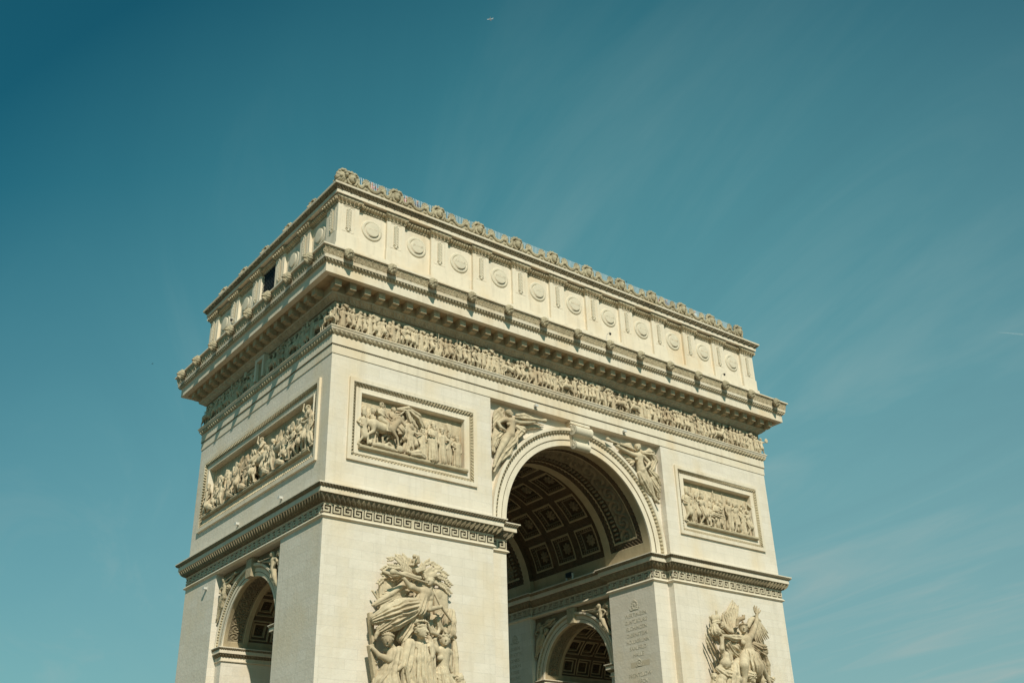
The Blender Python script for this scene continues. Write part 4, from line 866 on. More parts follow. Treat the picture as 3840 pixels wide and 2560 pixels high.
C.chain([(1.26, -0.5, 20.14, 0.061), (1.44, -0.54, 20.16, 0.066), (1.61, -0.5, 20.2, 0.025)], k=0.01)
C.chain([(1.26, -0.5, 20.14, 0.061), (1.32, -0.54, 19.97, 0.066), (1.4, -0.5, 19.88, 0.025)], k=0.01)
C.chain([(1.41, -0.5, 20.08, 0.061), (1.59, -0.54, 20.1, 0.066), (1.76, -0.5, 20.14, 0.025)], k=0.01)
C.chain([(1.41, -0.5, 20.08, 0.061), (1.47, -0.54, 19.92, 0.066), (1.55, -0.5, 19.83, 0.025)], k=0.01)
C.chain([(1.57, -0.5, 20.01, 0.061), (1.74, -0.54, 20.04, 0.066), (1.9, -0.5, 20.07, 0.025)], k=0.01)
C.chain([(1.57, -0.5, 20.01, 0.061), (1.63, -0.54, 19.86, 0.066), (1.71, -0.5, 19.78, 0.025)], k=0.01)
C.chain([(1.73, -0.5, 19.95, 0.061), (1.9, -0.54, 19.97, 0.066), (2.05, -0.5, 20.01, 0.025)], k=0.01)
C.chain([(1.73, -0.5, 19.95, 0.061), (1.78, -0.54, 19.8, 0.066), (1.86, -0.5, 19.73, 0.025)], k=0.01)
C.chain([(0.29, -0.5, 19.22, 0.066), (0.96, -0.6, 19.73, 0.066), (1.56, -0.6, 19.82, 0.066), (2.24, -0.5, 19.55, 0.066)], k=0.02)
C.chain([(0.41, -0.52, 19.32, 0.061), (0.48, -0.56, 19.54, 0.066), (0.57, -0.52, 19.71, 0.025)], k=0.01)
C.chain([(0.41, -0.52, 19.32, 0.061), (0.66, -0.56, 19.34, 0.066), (0.87, -0.52, 19.38, 0.025)], k=0.01)
C.chain([(0.54, -0.54, 19.41, 0.061), (0.6, -0.58, 19.63, 0.066), (0.69, -0.54, 19.79, 0.025)], k=0.01)
C.chain([(0.54, -0.54, 19.41, 0.061), (0.78, -0.58, 19.44, 0.066), (0.99, -0.54, 19.48, 0.025)], k=0.01)
C.chain([(0.66, -0.56, 19.51, 0.061), (0.72, -0.6, 19.72, 0.066), (0.81, -0.56, 19.88, 0.025)], k=0.01)
C.chain([(0.66, -0.56, 19.51, 0.061), (0.9, -0.6, 19.53, 0.066), (1.1, -0.56, 19.57, 0.025)], k=0.01)
C.chain([(0.79, -0.57, 19.6, 0.061), (0.85, -0.61, 19.81, 0.066), (0.93, -0.57, 19.96, 0.025)], k=0.01)
C.chain([(0.79, -0.57, 19.6, 0.061), (1.02, -0.61, 19.63, 0.066), (1.21, -0.57, 19.66, 0.025)], k=0.01)
C.chain([(0.91, -0.59, 19.7, 0.061), (0.97, -0.63, 19.89, 0.066), (1.05, -0.59, 20.05, 0.025)], k=0.01)
C.chain([(0.91, -0.59, 19.7, 0.061), (1.14, -0.63, 19.72, 0.066), (1.33, -0.59, 19.76, 0.025)], k=0.01)
C.chain([(1.07, -0.6, 19.75, 0.061), (1.24, -0.64, 19.88, 0.066), (1.4, -0.6, 19.99, 0.025)], k=0.01)
C.chain([(1.07, -0.6, 19.75, 0.061), (1.24, -0.64, 19.65, 0.066), (1.4, -0.6, 19.6, 0.025)], k=0.01)
C.chain([(1.24, -0.6, 19.77, 0.061), (1.4, -0.64, 19.9, 0.066), (1.56, -0.6, 20.01, 0.025)], k=0.01)
C.chain([(1.24, -0.6, 19.77, 0.061), (1.4, -0.64, 19.67, 0.066), (1.56, -0.6, 19.63, 0.025)], k=0.01)
C.chain([(1.41, -0.6, 19.8, 0.061), (1.57, -0.64, 19.92, 0.066), (1.72, -0.6, 20.02, 0.025)], k=0.01)
C.chain([(1.41, -0.6, 19.8, 0.061), (1.57, -0.64, 19.7, 0.066), (1.72, -0.6, 19.66, 0.025)], k=0.01)
C.chain([(1.58, -0.6, 19.81, 0.061), (1.76, -0.64, 19.88, 0.066), (1.93, -0.6, 19.95, 0.025)], k=0.01)
C.chain([(1.58, -0.6, 19.81, 0.061), (1.69, -0.64, 19.67, 0.066), (1.81, -0.6, 19.6, 0.025)], k=0.01)
C.chain([(1.73, -0.57, 19.75, 0.061), (1.92, -0.61, 19.76, 0.066), (2.09, -0.57, 19.79, 0.025)], k=0.01)
C.chain([(1.73, -0.57, 19.75, 0.061), (1.77, -0.61, 19.58, 0.066), (1.85, -0.57, 19.48, 0.025)], k=0.01)
C.chain([(1.89, -0.55, 19.69, 0.061), (2.06, -0.59, 19.7, 0.066), (2.23, -0.55, 19.73, 0.025)], k=0.01)
C.chain([(1.89, -0.55, 19.69, 0.061), (1.92, -0.59, 19.52, 0.066), (2, -0.55, 19.43, 0.025)], k=0.01)
C.chain([(2.04, -0.53, 19.63, 0.061), (2.21, -0.57, 19.64, 0.066), (2.37, -0.53, 19.66, 0.025)], k=0.01)
C.chain([(2.04, -0.53, 19.63, 0.061), (2.08, -0.57, 19.47, 0.066), (2.15, -0.53, 19.38, 0.025)], k=0.01)
C.chain([(2.19, -0.51, 19.57, 0.061), (2.36, -0.55, 19.58, 0.066), (2.51, -0.51, 19.6, 0.025)], k=0.01)
C.chain([(2.19, -0.51, 19.57, 0.061), (2.23, -0.55, 19.41, 0.066), (2.3, -0.51, 19.33, 0.025)], k=0.01)
C.chain([(0.44, -0.5, 19.12, 0.066), (1.2, -0.7, 19.43, 0.066), (1.94, -0.6, 19.3, 0.066), (2.55, -0.5, 18.95, 0.066)], k=0.02)
C.chain([(0.58, -0.54, 19.18, 0.061), (0.72, -0.58, 19.37, 0.066), (0.86, -0.54, 19.53, 0.025)], k=0.01)
C.chain([(0.58, -0.54, 19.18, 0.061), (0.82, -0.58, 19.14, 0.066), (1.03, -0.54, 19.13, 0.025)], k=0.01)
C.chain([(0.73, -0.58, 19.24, 0.061), (0.86, -0.62, 19.43, 0.066), (1, -0.58, 19.58, 0.025)], k=0.01)
C.chain([(0.73, -0.58, 19.24, 0.061), (0.96, -0.62, 19.2, 0.066), (1.16, -0.58, 19.19, 0.025)], k=0.01)
C.chain([(0.87, -0.62, 19.3, 0.061), (1, -0.66, 19.48, 0.066), (1.14, -0.62, 19.63, 0.025)], k=0.01)
C.chain([(0.87, -0.62, 19.3, 0.061), (1.1, -0.66, 19.26, 0.066), (1.3, -0.62, 19.25, 0.025)], k=0.01)
C.chain([(1.02, -0.65, 19.36, 0.061), (1.15, -0.69, 19.54, 0.066), (1.28, -0.65, 19.68, 0.025)], k=0.01)
C.chain([(1.02, -0.65, 19.36, 0.061), (1.24, -0.69, 19.32, 0.066), (1.43, -0.65, 19.31, 0.025)], k=0.01)
C.chain([(1.17, -0.69, 19.42, 0.061), (1.29, -0.73, 19.59, 0.066), (1.42, -0.69, 19.73, 0.025)], k=0.01)
C.chain([(1.17, -0.69, 19.42, 0.061), (1.38, -0.73, 19.38, 0.066), (1.57, -0.69, 19.37, 0.025)], k=0.01)
C.chain([(1.34, -0.68, 19.4, 0.061), (1.56, -0.72, 19.46, 0.066), (1.74, -0.68, 19.52, 0.025)], k=0.01)
C.chain([(1.34, -0.68, 19.4, 0.061), (1.45, -0.72, 19.23, 0.066), (1.56, -0.68, 19.14, 0.025)], k=0.01)
C.chain([(1.53, -0.66, 19.37, 0.061), (1.73, -0.7, 19.42, 0.066), (1.92, -0.66, 19.48, 0.025)], k=0.01)
C.chain([(1.53, -0.66, 19.37, 0.061), (1.63, -0.7, 19.21, 0.066), (1.74, -0.66, 19.12, 0.025)], k=0.01)
C.chain([(1.71, -0.63, 19.34, 0.061), (1.91, -0.67, 19.39, 0.066), (2.09, -0.63, 19.45, 0.025)], k=0.01)
C.chain([(1.71, -0.63, 19.34, 0.061), (1.81, -0.67, 19.18, 0.066), (1.91, -0.63, 19.09, 0.025)], k=0.01)
C.chain([(1.9, -0.61, 19.3, 0.061), (2.09, -0.65, 19.36, 0.066), (2.26, -0.61, 19.41, 0.025)], k=0.01)
C.chain([(1.9, -0.61, 19.3, 0.061), (1.99, -0.65, 19.15, 0.066), (2.09, -0.61, 19.07, 0.025)], k=0.01)
C.chain([(2.06, -0.58, 19.23, 0.061), (2.24, -0.62, 19.22, 0.066), (2.41, -0.58, 19.23, 0.025)], k=0.01)
C.chain([(2.06, -0.58, 19.23, 0.061), (2.07, -0.62, 19.05, 0.066), (2.12, -0.58, 18.95, 0.025)], k=0.01)
C.chain([(2.21, -0.56, 19.15, 0.061), (2.38, -0.6, 19.13, 0.066), (2.54, -0.56, 19.14, 0.025)], k=0.01)
C.chain([(2.21, -0.56, 19.15, 0.061), (2.22, -0.6, 18.97, 0.066), (2.27, -0.56, 18.88, 0.025)], k=0.01)
C.chain([(2.35, -0.53, 19.06, 0.061), (2.52, -0.57, 19.05, 0.066), (2.68, -0.53, 19.06, 0.025)], k=0.01)
C.chain([(2.35, -0.53, 19.06, 0.061), (2.36, -0.57, 18.89, 0.066), (2.41, -0.53, 18.8, 0.025)], k=0.01)
C.chain([(2.5, -0.51, 18.98, 0.061), (2.66, -0.55, 18.96, 0.066), (2.82, -0.51, 18.97, 0.025)], k=0.01)
C.chain([(2.5, -0.51, 18.98, 0.061), (2.51, -0.55, 18.82, 0.066), (2.56, -0.51, 18.73, 0.025)], k=0.01)
C.chain([(0.65, -0.4, 19.04, 0.066), (1.41, -0.5, 19.06, 0.066), (2.09, -0.5, 18.77, 0.066), (2.58, -0.4, 18.44, 0.066)], k=0.02)
C.chain([(0.81, -0.42, 19.05, 0.061), (1.02, -0.46, 19.18, 0.066), (1.21, -0.42, 19.29, 0.025)], k=0.01)
C.chain([(0.81, -0.42, 19.05, 0.061), (1, -0.46, 18.91, 0.066), (1.17, -0.42, 18.84, 0.025)], k=0.01)
C.chain([(0.96, -0.44, 19.05, 0.061), (1.17, -0.48, 19.18, 0.066), (1.36, -0.44, 19.29, 0.025)], k=0.01)
C.chain([(0.96, -0.44, 19.05, 0.061), (1.15, -0.48, 18.92, 0.066), (1.31, -0.44, 18.85, 0.025)], k=0.01)
C.chain([(1.12, -0.46, 19.05, 0.061), (1.32, -0.5, 19.18, 0.066), (1.5, -0.46, 19.29, 0.025)], k=0.01)
C.chain([(1.12, -0.46, 19.05, 0.061), (1.3, -0.5, 18.93, 0.066), (1.46, -0.46, 18.86, 0.025)], k=0.01)
C.chain([(1.28, -0.48, 19.06, 0.061), (1.47, -0.52, 19.18, 0.066), (1.65, -0.48, 19.28, 0.025)], k=0.01)
C.chain([(1.28, -0.48, 19.06, 0.061), (1.45, -0.52, 18.93, 0.066), (1.61, -0.48, 18.87, 0.025)], k=0.01)
C.chain([(1.43, -0.5, 19.05, 0.061), (1.65, -0.54, 19.1, 0.066), (1.85, -0.5, 19.15, 0.025)], k=0.01)
C.chain([(1.43, -0.5, 19.05, 0.061), (1.53, -0.54, 18.87, 0.066), (1.63, -0.5, 18.77, 0.025)], k=0.01)
C.chain([(1.57, -0.5, 18.99, 0.061), (1.79, -0.54, 19.01, 0.066), (1.98, -0.5, 19.05, 0.025)], k=0.01)
C.chain([(1.57, -0.5, 18.99, 0.061), (1.64, -0.54, 18.8, 0.066), (1.73, -0.5, 18.69, 0.025)], k=0.01)
C.chain([(1.72, -0.5, 18.93, 0.061), (1.93, -0.54, 18.95, 0.066), (2.11, -0.5, 18.98, 0.025)], k=0.01)
C.chain([(1.72, -0.5, 18.93, 0.061), (1.78, -0.54, 18.74, 0.066), (1.87, -0.5, 18.64, 0.025)], k=0.01)
C.chain([(1.86, -0.5, 18.86, 0.061), (2.06, -0.54, 18.89, 0.066), (2.24, -0.5, 18.92, 0.025)], k=0.01)
C.chain([(1.86, -0.5, 18.86, 0.061), (1.92, -0.54, 18.69, 0.066), (2, -0.5, 18.59, 0.025)], k=0.01)
C.chain([(2.01, -0.5, 18.8, 0.061), (2.2, -0.54, 18.82, 0.066), (2.38, -0.5, 18.86, 0.025)], k=0.01)
C.chain([(2.01, -0.5, 18.8, 0.061), (2.06, -0.54, 18.63, 0.066), (2.14, -0.5, 18.54, 0.025)], k=0.01)
C.chain([(2.15, -0.49, 18.73, 0.061), (2.32, -0.53, 18.7, 0.066), (2.49, -0.49, 18.7, 0.025)], k=0.01)
C.chain([(2.15, -0.49, 18.73, 0.061), (2.14, -0.53, 18.55, 0.066), (2.18, -0.49, 18.44, 0.025)], k=0.01)
C.chain([(2.28, -0.46, 18.64, 0.061), (2.45, -0.5, 18.61, 0.066), (2.61, -0.46, 18.61, 0.025)], k=0.01)
C.chain([(2.28, -0.46, 18.64, 0.061), (2.27, -0.5, 18.46, 0.066), (2.31, -0.46, 18.36, 0.025)], k=0.01)
C.chain([(2.41, -0.43, 18.56, 0.061), (2.57, -0.47, 18.52, 0.066), (2.73, -0.43, 18.52, 0.025)], k=0.01)
C.chain([(2.41, -0.43, 18.56, 0.061), (2.4, -0.47, 18.38, 0.066), (2.44, -0.43, 18.29, 0.025)], k=0.01)
C.chain([(2.54, -0.41, 18.47, 0.061), (2.69, -0.45, 18.44, 0.066), (2.85, -0.41, 18.44, 0.025)], k=0.01)
C.chain([(2.54, -0.41, 18.47, 0.061), (2.53, -0.45, 18.3, 0.066), (2.57, -0.41, 18.21, 0.025)], k=0.01)
C.chain([(-0.6, -0.4, 18.94, 0.066), (-1.39, -0.4, 18.71, 0.066), (-2.11, -0.4, 18.8, 0.066), (-2.54, -0.4, 19.05, 0.066)], k=0.02)
C.chain([(-0.76, -0.4, 18.89, 0.061), (-0.97, -0.44, 18.69, 0.066), (-1.07, -0.4, 18.58, 0.025)], k=0.01)
C.chain([(-0.76, -0.4, 18.89, 0.061), (-1.03, -0.44, 18.94, 0.066), (-1.17, -0.4, 19, 0.025)], k=0.01)
C.chain([(-0.91, -0.4, 18.85, 0.061), (-1.12, -0.44, 18.65, 0.066), (-1.22, -0.4, 18.55, 0.025)], k=0.01)
C.chain([(-0.91, -0.4, 18.85, 0.061), (-1.18, -0.44, 18.9, 0.066), (-1.32, -0.4, 18.95, 0.025)], k=0.01)
C.chain([(-1.07, -0.4, 18.8, 0.061), (-1.27, -0.44, 18.61, 0.066), (-1.36, -0.4, 18.51, 0.025)], k=0.01)
C.chain([(-1.07, -0.4, 18.8, 0.061), (-1.33, -0.44, 18.85, 0.066), (-1.46, -0.4, 18.9, 0.025)], k=0.01)
C.chain([(-1.23, -0.4, 18.76, 0.061), (-1.42, -0.44, 18.58, 0.066), (-1.51, -0.4, 18.47, 0.025)], k=0.01)
C.chain([(-1.23, -0.4, 18.76, 0.061), (-1.48, -0.44, 18.8, 0.066), (-1.6, -0.4, 18.85, 0.025)], k=0.01)
C.chain([(-1.38, -0.4, 18.71, 0.061), (-1.57, -0.44, 18.54, 0.066), (-1.66, -0.4, 18.44, 0.025)], k=0.01)
C.chain([(-1.38, -0.4, 18.71, 0.061), (-1.63, -0.44, 18.76, 0.066), (-1.75, -0.4, 18.81, 0.025)], k=0.01)
C.chain([(-1.53, -0.4, 18.73, 0.061), (-1.78, -0.44, 18.63, 0.066), (-1.9, -0.4, 18.58, 0.025)], k=0.01)
C.chain([(-1.53, -0.4, 18.73, 0.061), (-1.71, -0.44, 18.85, 0.066), (-1.78, -0.4, 18.95, 0.025)], k=0.01)
C.chain([(-1.69, -0.4, 18.75, 0.061), (-1.92, -0.44, 18.65, 0.066), (-2.03, -0.4, 18.6, 0.025)], k=0.01)
C.chain([(-1.69, -0.4, 18.75, 0.061), (-1.85, -0.44, 18.87, 0.066), (-1.93, -0.4, 18.97, 0.025)], k=0.01)
C.chain([(-1.84, -0.4, 18.77, 0.061), (-2.06, -0.44, 18.67, 0.066), (-2.17, -0.4, 18.63, 0.025)], k=0.01)
C.chain([(-1.84, -0.4, 18.77, 0.061), (-2, -0.44, 18.88, 0.066), (-2.07, -0.4, 18.98, 0.025)], k=0.01)
C.chain([(-1.99, -0.4, 18.79, 0.061), (-2.21, -0.44, 18.69, 0.066), (-2.31, -0.4, 18.65, 0.025)], k=0.01)
C.chain([(-1.99, -0.4, 18.79, 0.061), (-2.15, -0.44, 18.9, 0.066), (-2.21, -0.4, 18.99, 0.025)], k=0.01)
C.chain([(-2.13, -0.4, 18.82, 0.061), (-2.36, -0.44, 18.79, 0.066), (-2.46, -0.4, 18.8, 0.025)], k=0.01)
C.chain([(-2.13, -0.4, 18.82, 0.061), (-2.22, -0.44, 18.96, 0.066), (-2.23, -0.4, 19.08, 0.025)], k=0.01)
C.chain([(-2.26, -0.4, 18.89, 0.061), (-2.47, -0.44, 18.86, 0.066), (-2.57, -0.4, 18.87, 0.025)], k=0.01)
C.chain([(-2.26, -0.4, 18.89, 0.061), (-2.34, -0.44, 19.03, 0.066), (-2.35, -0.4, 19.14, 0.025)], k=0.01)
C.chain([(-2.38, -0.4, 18.96, 0.061), (-2.59, -0.44, 18.94, 0.066), (-2.68, -0.4, 18.94, 0.025)], k=0.01)
C.chain([(-2.38, -0.4, 18.96, 0.061), (-2.46, -0.44, 19.09, 0.066), (-2.47, -0.4, 19.2, 0.025)], k=0.01)
C.chain([(-2.5, -0.4, 19.03, 0.061), (-2.7, -0.44, 19.01, 0.066), (-2.79, -0.4, 19.01, 0.025)], k=0.01)
C.chain([(-2.5, -0.4, 19.03, 0.061), (-2.58, -0.44, 19.16, 0.066), (-2.59, -0.4, 19.26, 0.025)], k=0.01)
C.chain([(-0.01, -0.5, 19.37, 0.066), (-0.32, -0.5, 19.89, 0.066), (-0.55, -0.4, 20.14, 0.066)], k=0.02)
C.chain([(-0.05, -0.5, 19.43, 0.061), (-0.31, -0.54, 19.51, 0.066), (-0.44, -0.5, 19.58, 0.025)], k=0.01)
C.chain([(-0.05, -0.5, 19.43, 0.061), (-0.03, -0.54, 19.66, 0.066), (0.03, -0.5, 19.83, 0.025)], k=0.01)
C.chain([(-0.08, -0.5, 19.49, 0.061), (-0.34, -0.54, 19.57, 0.066), (-0.47, -0.5, 19.64, 0.025)], k=0.01)
C.chain([(-0.08, -0.5, 19.49, 0.061), (-0.06, -0.54, 19.71, 0.066), (-0.01, -0.5, 19.88, 0.025)], k=0.01)
C.chain([(-0.12, -0.5, 19.56, 0.061), (-0.37, -0.54, 19.63, 0.066), (-0.49, -0.5, 19.7, 0.025)], k=0.01)
C.chain([(-0.12, -0.5, 19.56, 0.061), (-0.1, -0.54, 19.77, 0.066), (-0.05, -0.5, 19.93, 0.025)], k=0.01)
C.chain([(-0.16, -0.5, 19.62, 0.061), (-0.4, -0.54, 19.69, 0.066), (-0.52, -0.5, 19.76, 0.025)], k=0.01)
C.chain([(-0.16, -0.5, 19.62, 0.061), (-0.14, -0.54, 19.82, 0.066), (-0.08, -0.5, 19.98, 0.025)], k=0.01)
C.chain([(-0.19, -0.5, 19.68, 0.061), (-0.43, -0.54, 19.75, 0.066), (-0.54, -0.5, 19.81, 0.025)], k=0.01)
C.chain([(-0.19, -0.5, 19.68, 0.061), (-0.18, -0.54, 19.88, 0.066), (-0.12, -0.5, 20.03, 0.025)], k=0.01)
C.chain([(-0.23, -0.5, 19.74, 0.061), (-0.46, -0.54, 19.81, 0.066), (-0.57, -0.5, 19.87, 0.025)], k=0.01)
C.chain([(-0.23, -0.5, 19.74, 0.061), (-0.21, -0.54, 19.93, 0.066), (-0.16, -0.5, 20.08, 0.025)], k=0.01)
C.chain([(-0.26, -0.5, 19.8, 0.061), (-0.49, -0.54, 19.87, 0.066), (-0.59, -0.5, 19.93, 0.025)], k=0.01)
C.chain([(-0.26, -0.5, 19.8, 0.061), (-0.25, -0.54, 19.99, 0.066), (-0.2, -0.5, 20.14, 0.025)], k=0.01)
C.chain([(-0.3, -0.5, 19.87, 0.061), (-0.52, -0.54, 19.93, 0.066), (-0.62, -0.5, 19.99, 0.025)], k=0.01)
C.chain([(-0.3, -0.5, 19.87, 0.061), (-0.29, -0.54, 20.05, 0.066), (-0.24, -0.5, 20.19, 0.025)], k=0.01)
C.chain([(-0.34, -0.49, 19.92, 0.061), (-0.58, -0.53, 19.91, 0.066), (-0.69, -0.49, 19.93, 0.025)], k=0.01)
C.chain([(-0.34, -0.49, 19.92, 0.061), (-0.41, -0.53, 20.08, 0.066), (-0.41, -0.49, 20.21, 0.025)], k=0.01)
C.chain([(-0.39, -0.47, 19.97, 0.061), (-0.62, -0.51, 19.96, 0.066), (-0.73, -0.47, 19.98, 0.025)], k=0.01)
C.chain([(-0.39, -0.47, 19.97, 0.061), (-0.46, -0.51, 20.13, 0.066), (-0.46, -0.47, 20.25, 0.025)], k=0.01)
C.chain([(-0.44, -0.45, 20.02, 0.061), (-0.66, -0.49, 20.01, 0.066), (-0.76, -0.45, 20.03, 0.025)], k=0.01)
C.chain([(-0.44, -0.45, 20.02, 0.061), (-0.5, -0.49, 20.17, 0.066), (-0.5, -0.45, 20.29, 0.025)], k=0.01)
C.chain([(-0.49, -0.43, 20.07, 0.061), (-0.7, -0.47, 20.06, 0.066), (-0.8, -0.43, 20.08, 0.025)], k=0.01)
C.chain([(-0.49, -0.43, 20.07, 0.061), (-0.55, -0.47, 20.21, 0.066), (-0.55, -0.43, 20.33, 0.025)], k=0.01)
C.chain([(-0.54, -0.41, 20.12, 0.061), (-0.74, -0.45, 20.11, 0.066), (-0.84, -0.41, 20.13, 0.025)], k=0.01)
C.chain([(-0.54, -0.41, 20.12, 0.061), (-0.6, -0.45, 20.26, 0.066), (-0.6, -0.41, 20.37, 0.025)], k=0.01)
C = Carve(0.04); GROUP.append(('eagle', C))
C.ell((-0.36, -0.7, 20.09), (0.227, 0.176, 0.252), (0, 0, 0), k=0.02, lump=0.02)
C.ell((-0.48, -0.8, 20.37), (0.151, 0.139, 0.139), (0, 0, 0), k=0.05)
C.chain([(-0.29, -0.9, 20.34, 0.101), (-0.18, -0.8, 20.03, 0.126)], k=0.03)
C.chain([(-0.52, -0.7, 19.82, 0.088), (-0.74, -0.6, 19.81, 0.076)])
C.chain([(-0.46, -1, 20.26, 0.057), (-0.56, -1.05, 20.12, 0.032)])
C = Carve(0.045); GROUP.append(('tablet', C))
C.slab((-2.17, -0.32, 17.77), (0.58, 0.126, 0.945), (0, 0.05, 0))
C.ell((-2.03, -0.42, 18.26), (0.252, 0.088, 0.252), (0, 0, 0))
C = Carve(0.045); GROUP.append(('tablet', C))
C.slab((1.91, -0.32, 17.78), (0.535, 0.126, 0.819), (0, -0.06, 0))
C.ell((1.69, -0.42, 18.23), (0.283, 0.088, 0.283), (0, 0, 0))
C = Carve(0.04); GROUP.append(('hammer', C))
C.slab((-0.2, -0.95, 19.49), (0.403, 0.164, 0.151), (0, -0.38, 0))
C.chain([(-0.05, -0.9, 19.43, 0.101), (0.17, -0.9, 19.28, 0.101), (0.41, -1, 18.69, 0.088)])
C = Carve(0.035); GROUP.append(('banner_pole', C))
C.chain([(0.54, -1.25, 18.35, 0.076), (1.11, -1.45, 17.15, 0.076), (2.1, -1.2, 16.4, 0.069)], k=0.01)
C = Carve(0.035); GROUP.append(('lance', C))
C.chain([(-3.36, -0.5, 17.83, 0.069), (-2.89, -0.5, 17.29, 0.069)])
C = Carve(0.035); GROUP.append(('lance', C))
C.chain([(-3.05, -0.5, 17.87, 0.057), (-2.71, -0.4, 16.8, 0.057)])
C = Carve(0.04); GROUP.append(('winged_figure', C))
head(C, (0.21, -1.45, 18.62), 0.328, -0.75, -0.15, 0.12, 'hair')
C.chain([(0.33, -1.35, 18.36, 0.164), (0.29, -1.3, 18.12, 0.214)])
C.chain([(-0.51, -1.25, 18.03, 0.227), (-0.07, -1.3, 17.95, 0.365), (0.42, -1.3, 17.89, 0.227)], k=0.06)
C.chain([(-0.04, -1.3, 17.84, 0.416), (-0.28, -1.25, 17.27, 0.353), (-0.68, -1.15, 16.94, 0.441)], k=0.08)
C.ell((-0.2, -1.5, 17.62), (0.227, 0.164, 0.189), (0, 0, 0), k=0.05)
C.ell((0.28, -1.45, 17.54), (0.202, 0.164, 0.176), (0, 0, 0), k=0.05)
C.chain([(-0.54, -1.3, 18.02, 0.214), (-1.25, -1.5, 18.07, 0.176), (-1.73, -1.5, 18.55, 0.113)], k=0.03)
hand(C, (-1.73, -1.5, 18.55), (-0.14, 0, 0.15), 0.265, (0, -1, 0), 0.25, 0.3)
C.chain([(-0.06, -1.6, 18.49, 0.057), (-1.43, -1.6, 18.69, 0.069), (-2.25, -1.55, 18.83, 0.101), (-2.57, -1.5, 18.87, 0.202)], k=0.01)
C.chain([(0.42, -1.3, 17.86, 0.214), (0.2, -1.45, 16.87, 0.183), (1.01, -1.5, 17.1, 0.12)], k=0.03)
hand(C, (1.01, -1.5, 17.1), (0.15, -0.05, 0.1), 0.252, (0, -1, 0), 0.25, 0.3)
C.chain([(-0.25, -1.25, 17.46, 0.441), (-0.49, -1.3, 16.82, 0.466), (-0.21, -1.1, 16.41, 0.189)], fl=12, fa=0.18, k=0.03)
C.chain([(-0.71, -1.2, 17.05, 0.491), (-1.79, -1.35, 16.66, 0.599), (-2.66, -1.2, 16.29, 0.529), (-3.35, -0.9, 15.98, 0.315)], fl=13, fa=0.2, k=0.02)
C.chain([(-1.13, -1.2, 16.58, 0.504), (-2.23, -1.2, 15.93, 0.517), (-2.98, -1, 15.36, 0.277)], fl=12, fa=0.22, k=0.02)
C.chain([(-0.58, -1, 16.5, 0.378), (-0.92, -0.9, 15.66, 0.403), (-1.33, -0.9, 15.03, 0.315)], fl=9, fa=0.25, k=0.03)
C.chain([(-1.28, -1.2, 17.1, 0.315), (-1.85, -1.2, 17.04, 0.252), (-2.2, -1.1, 16.78, 0.189)], fl=7, fa=0.3)
C.chain([(-3.05, -1, 15.36, 0.176), (-3.28, -1, 15.05, 0.126), (-3.37, -1, 14.78, 0.088)])
C = Carve(0.04); GROUP.append(('wing', C))
C.chain([(-0.88, -0.75, 18.15, 0.107), (-2.12, -0.62, 17.53, 0.102), (-3.32, -0.5, 16.93, 0.048)], k=0.012)
C.chain([(-0.92, -0.75, 18.1, 0.107), (-2.06, -0.68, 17.49, 0.102), (-3.15, -0.55, 16.91, 0.048)], k=0.012)
C.chain([(-0.96, -0.75, 18.05, 0.107), (-1.95, -0.62, 17.48, 0.102), (-2.92, -0.5, 16.91, 0.048)], k=0.012)
C.chain([(-1, -0.75, 18, 0.107), (-1.9, -0.68, 17.43, 0.102), (-2.75, -0.55, 16.89, 0.048)], k=0.012)
C.chain([(-1.04, -0.75, 17.96, 0.107), (-1.78, -0.62, 17.42, 0.102), (-2.51, -0.5, 16.9, 0.048)], k=0.012)
C.chain([(-1.08, -0.75, 17.91, 0.107), (-1.73, -0.68, 17.38, 0.102), (-2.34, -0.55, 16.87, 0.048)], k=0.012)
C.chain([(-1.12, -0.75, 17.86, 0.107), (-1.61, -0.62, 17.37, 0.102), (-2.1, -0.5, 16.88, 0.048)], k=0.012)
C.chain([(-1.16, -0.75, 17.81, 0.107), (-1.56, -0.68, 17.32, 0.102), (-1.93, -0.55, 16.86, 0.048)], k=0.012)
C.chain([(-1.2, -0.8, 18.28, 0.113), (-1.83, -0.68, 18.11, 0.108), (-2.45, -0.55, 17.93, 0.051)], k=0.012)
C.chain([(-1.13, -0.8, 18.23, 0.113), (-1.92, -0.73, 17.96, 0.108), (-2.67, -0.6, 17.7, 0.051)], k=0.012)
C.chain([(-1.05, -0.8, 18.18, 0.113), (-1.95, -0.68, 17.83, 0.108), (-2.82, -0.55, 17.5, 0.051)], k=0.012)
C.chain([(-0.98, -0.8, 18.13, 0.113), (-2.03, -0.73, 17.68, 0.108), (-3.03, -0.6, 17.27, 0.051)], k=0.012)
C.chain([(-0.91, -0.8, 18.08, 0.113), (-2.06, -0.68, 17.56, 0.108), (-3.19, -0.55, 17.07, 0.051)], k=0.012)
C.chain([(-0.55, -0.8, 18.37, 0.189), (-1.27, -0.9, 18.44, 0.214), (-2.19, -0.7, 17.69, 0.176), (-3.29, -0.5, 16.95, 0.101)], k=0.04)
C.chain([(-0.49, -0.6, 17.92, 0.113), (-1.13, -0.6, 17.6, 0.108), (-1.76, -0.6, 17.29, 0.051)], k=0.012)
C.chain([(-0.52, -0.6, 18.04, 0.113), (-1.22, -0.65, 17.7, 0.108), (-1.89, -0.65, 17.38, 0.051)], k=0.012)
C.chain([(-0.54, -0.6, 18.16, 0.113), (-1.25, -0.6, 17.83, 0.108), (-1.95, -0.6, 17.5, 0.051)], k=0.012)
C.chain([(-0.57, -0.6, 18.28, 0.113), (-1.35, -0.65, 17.93, 0.108), (-2.08, -0.65, 17.6, 0.051)], k=0.012)
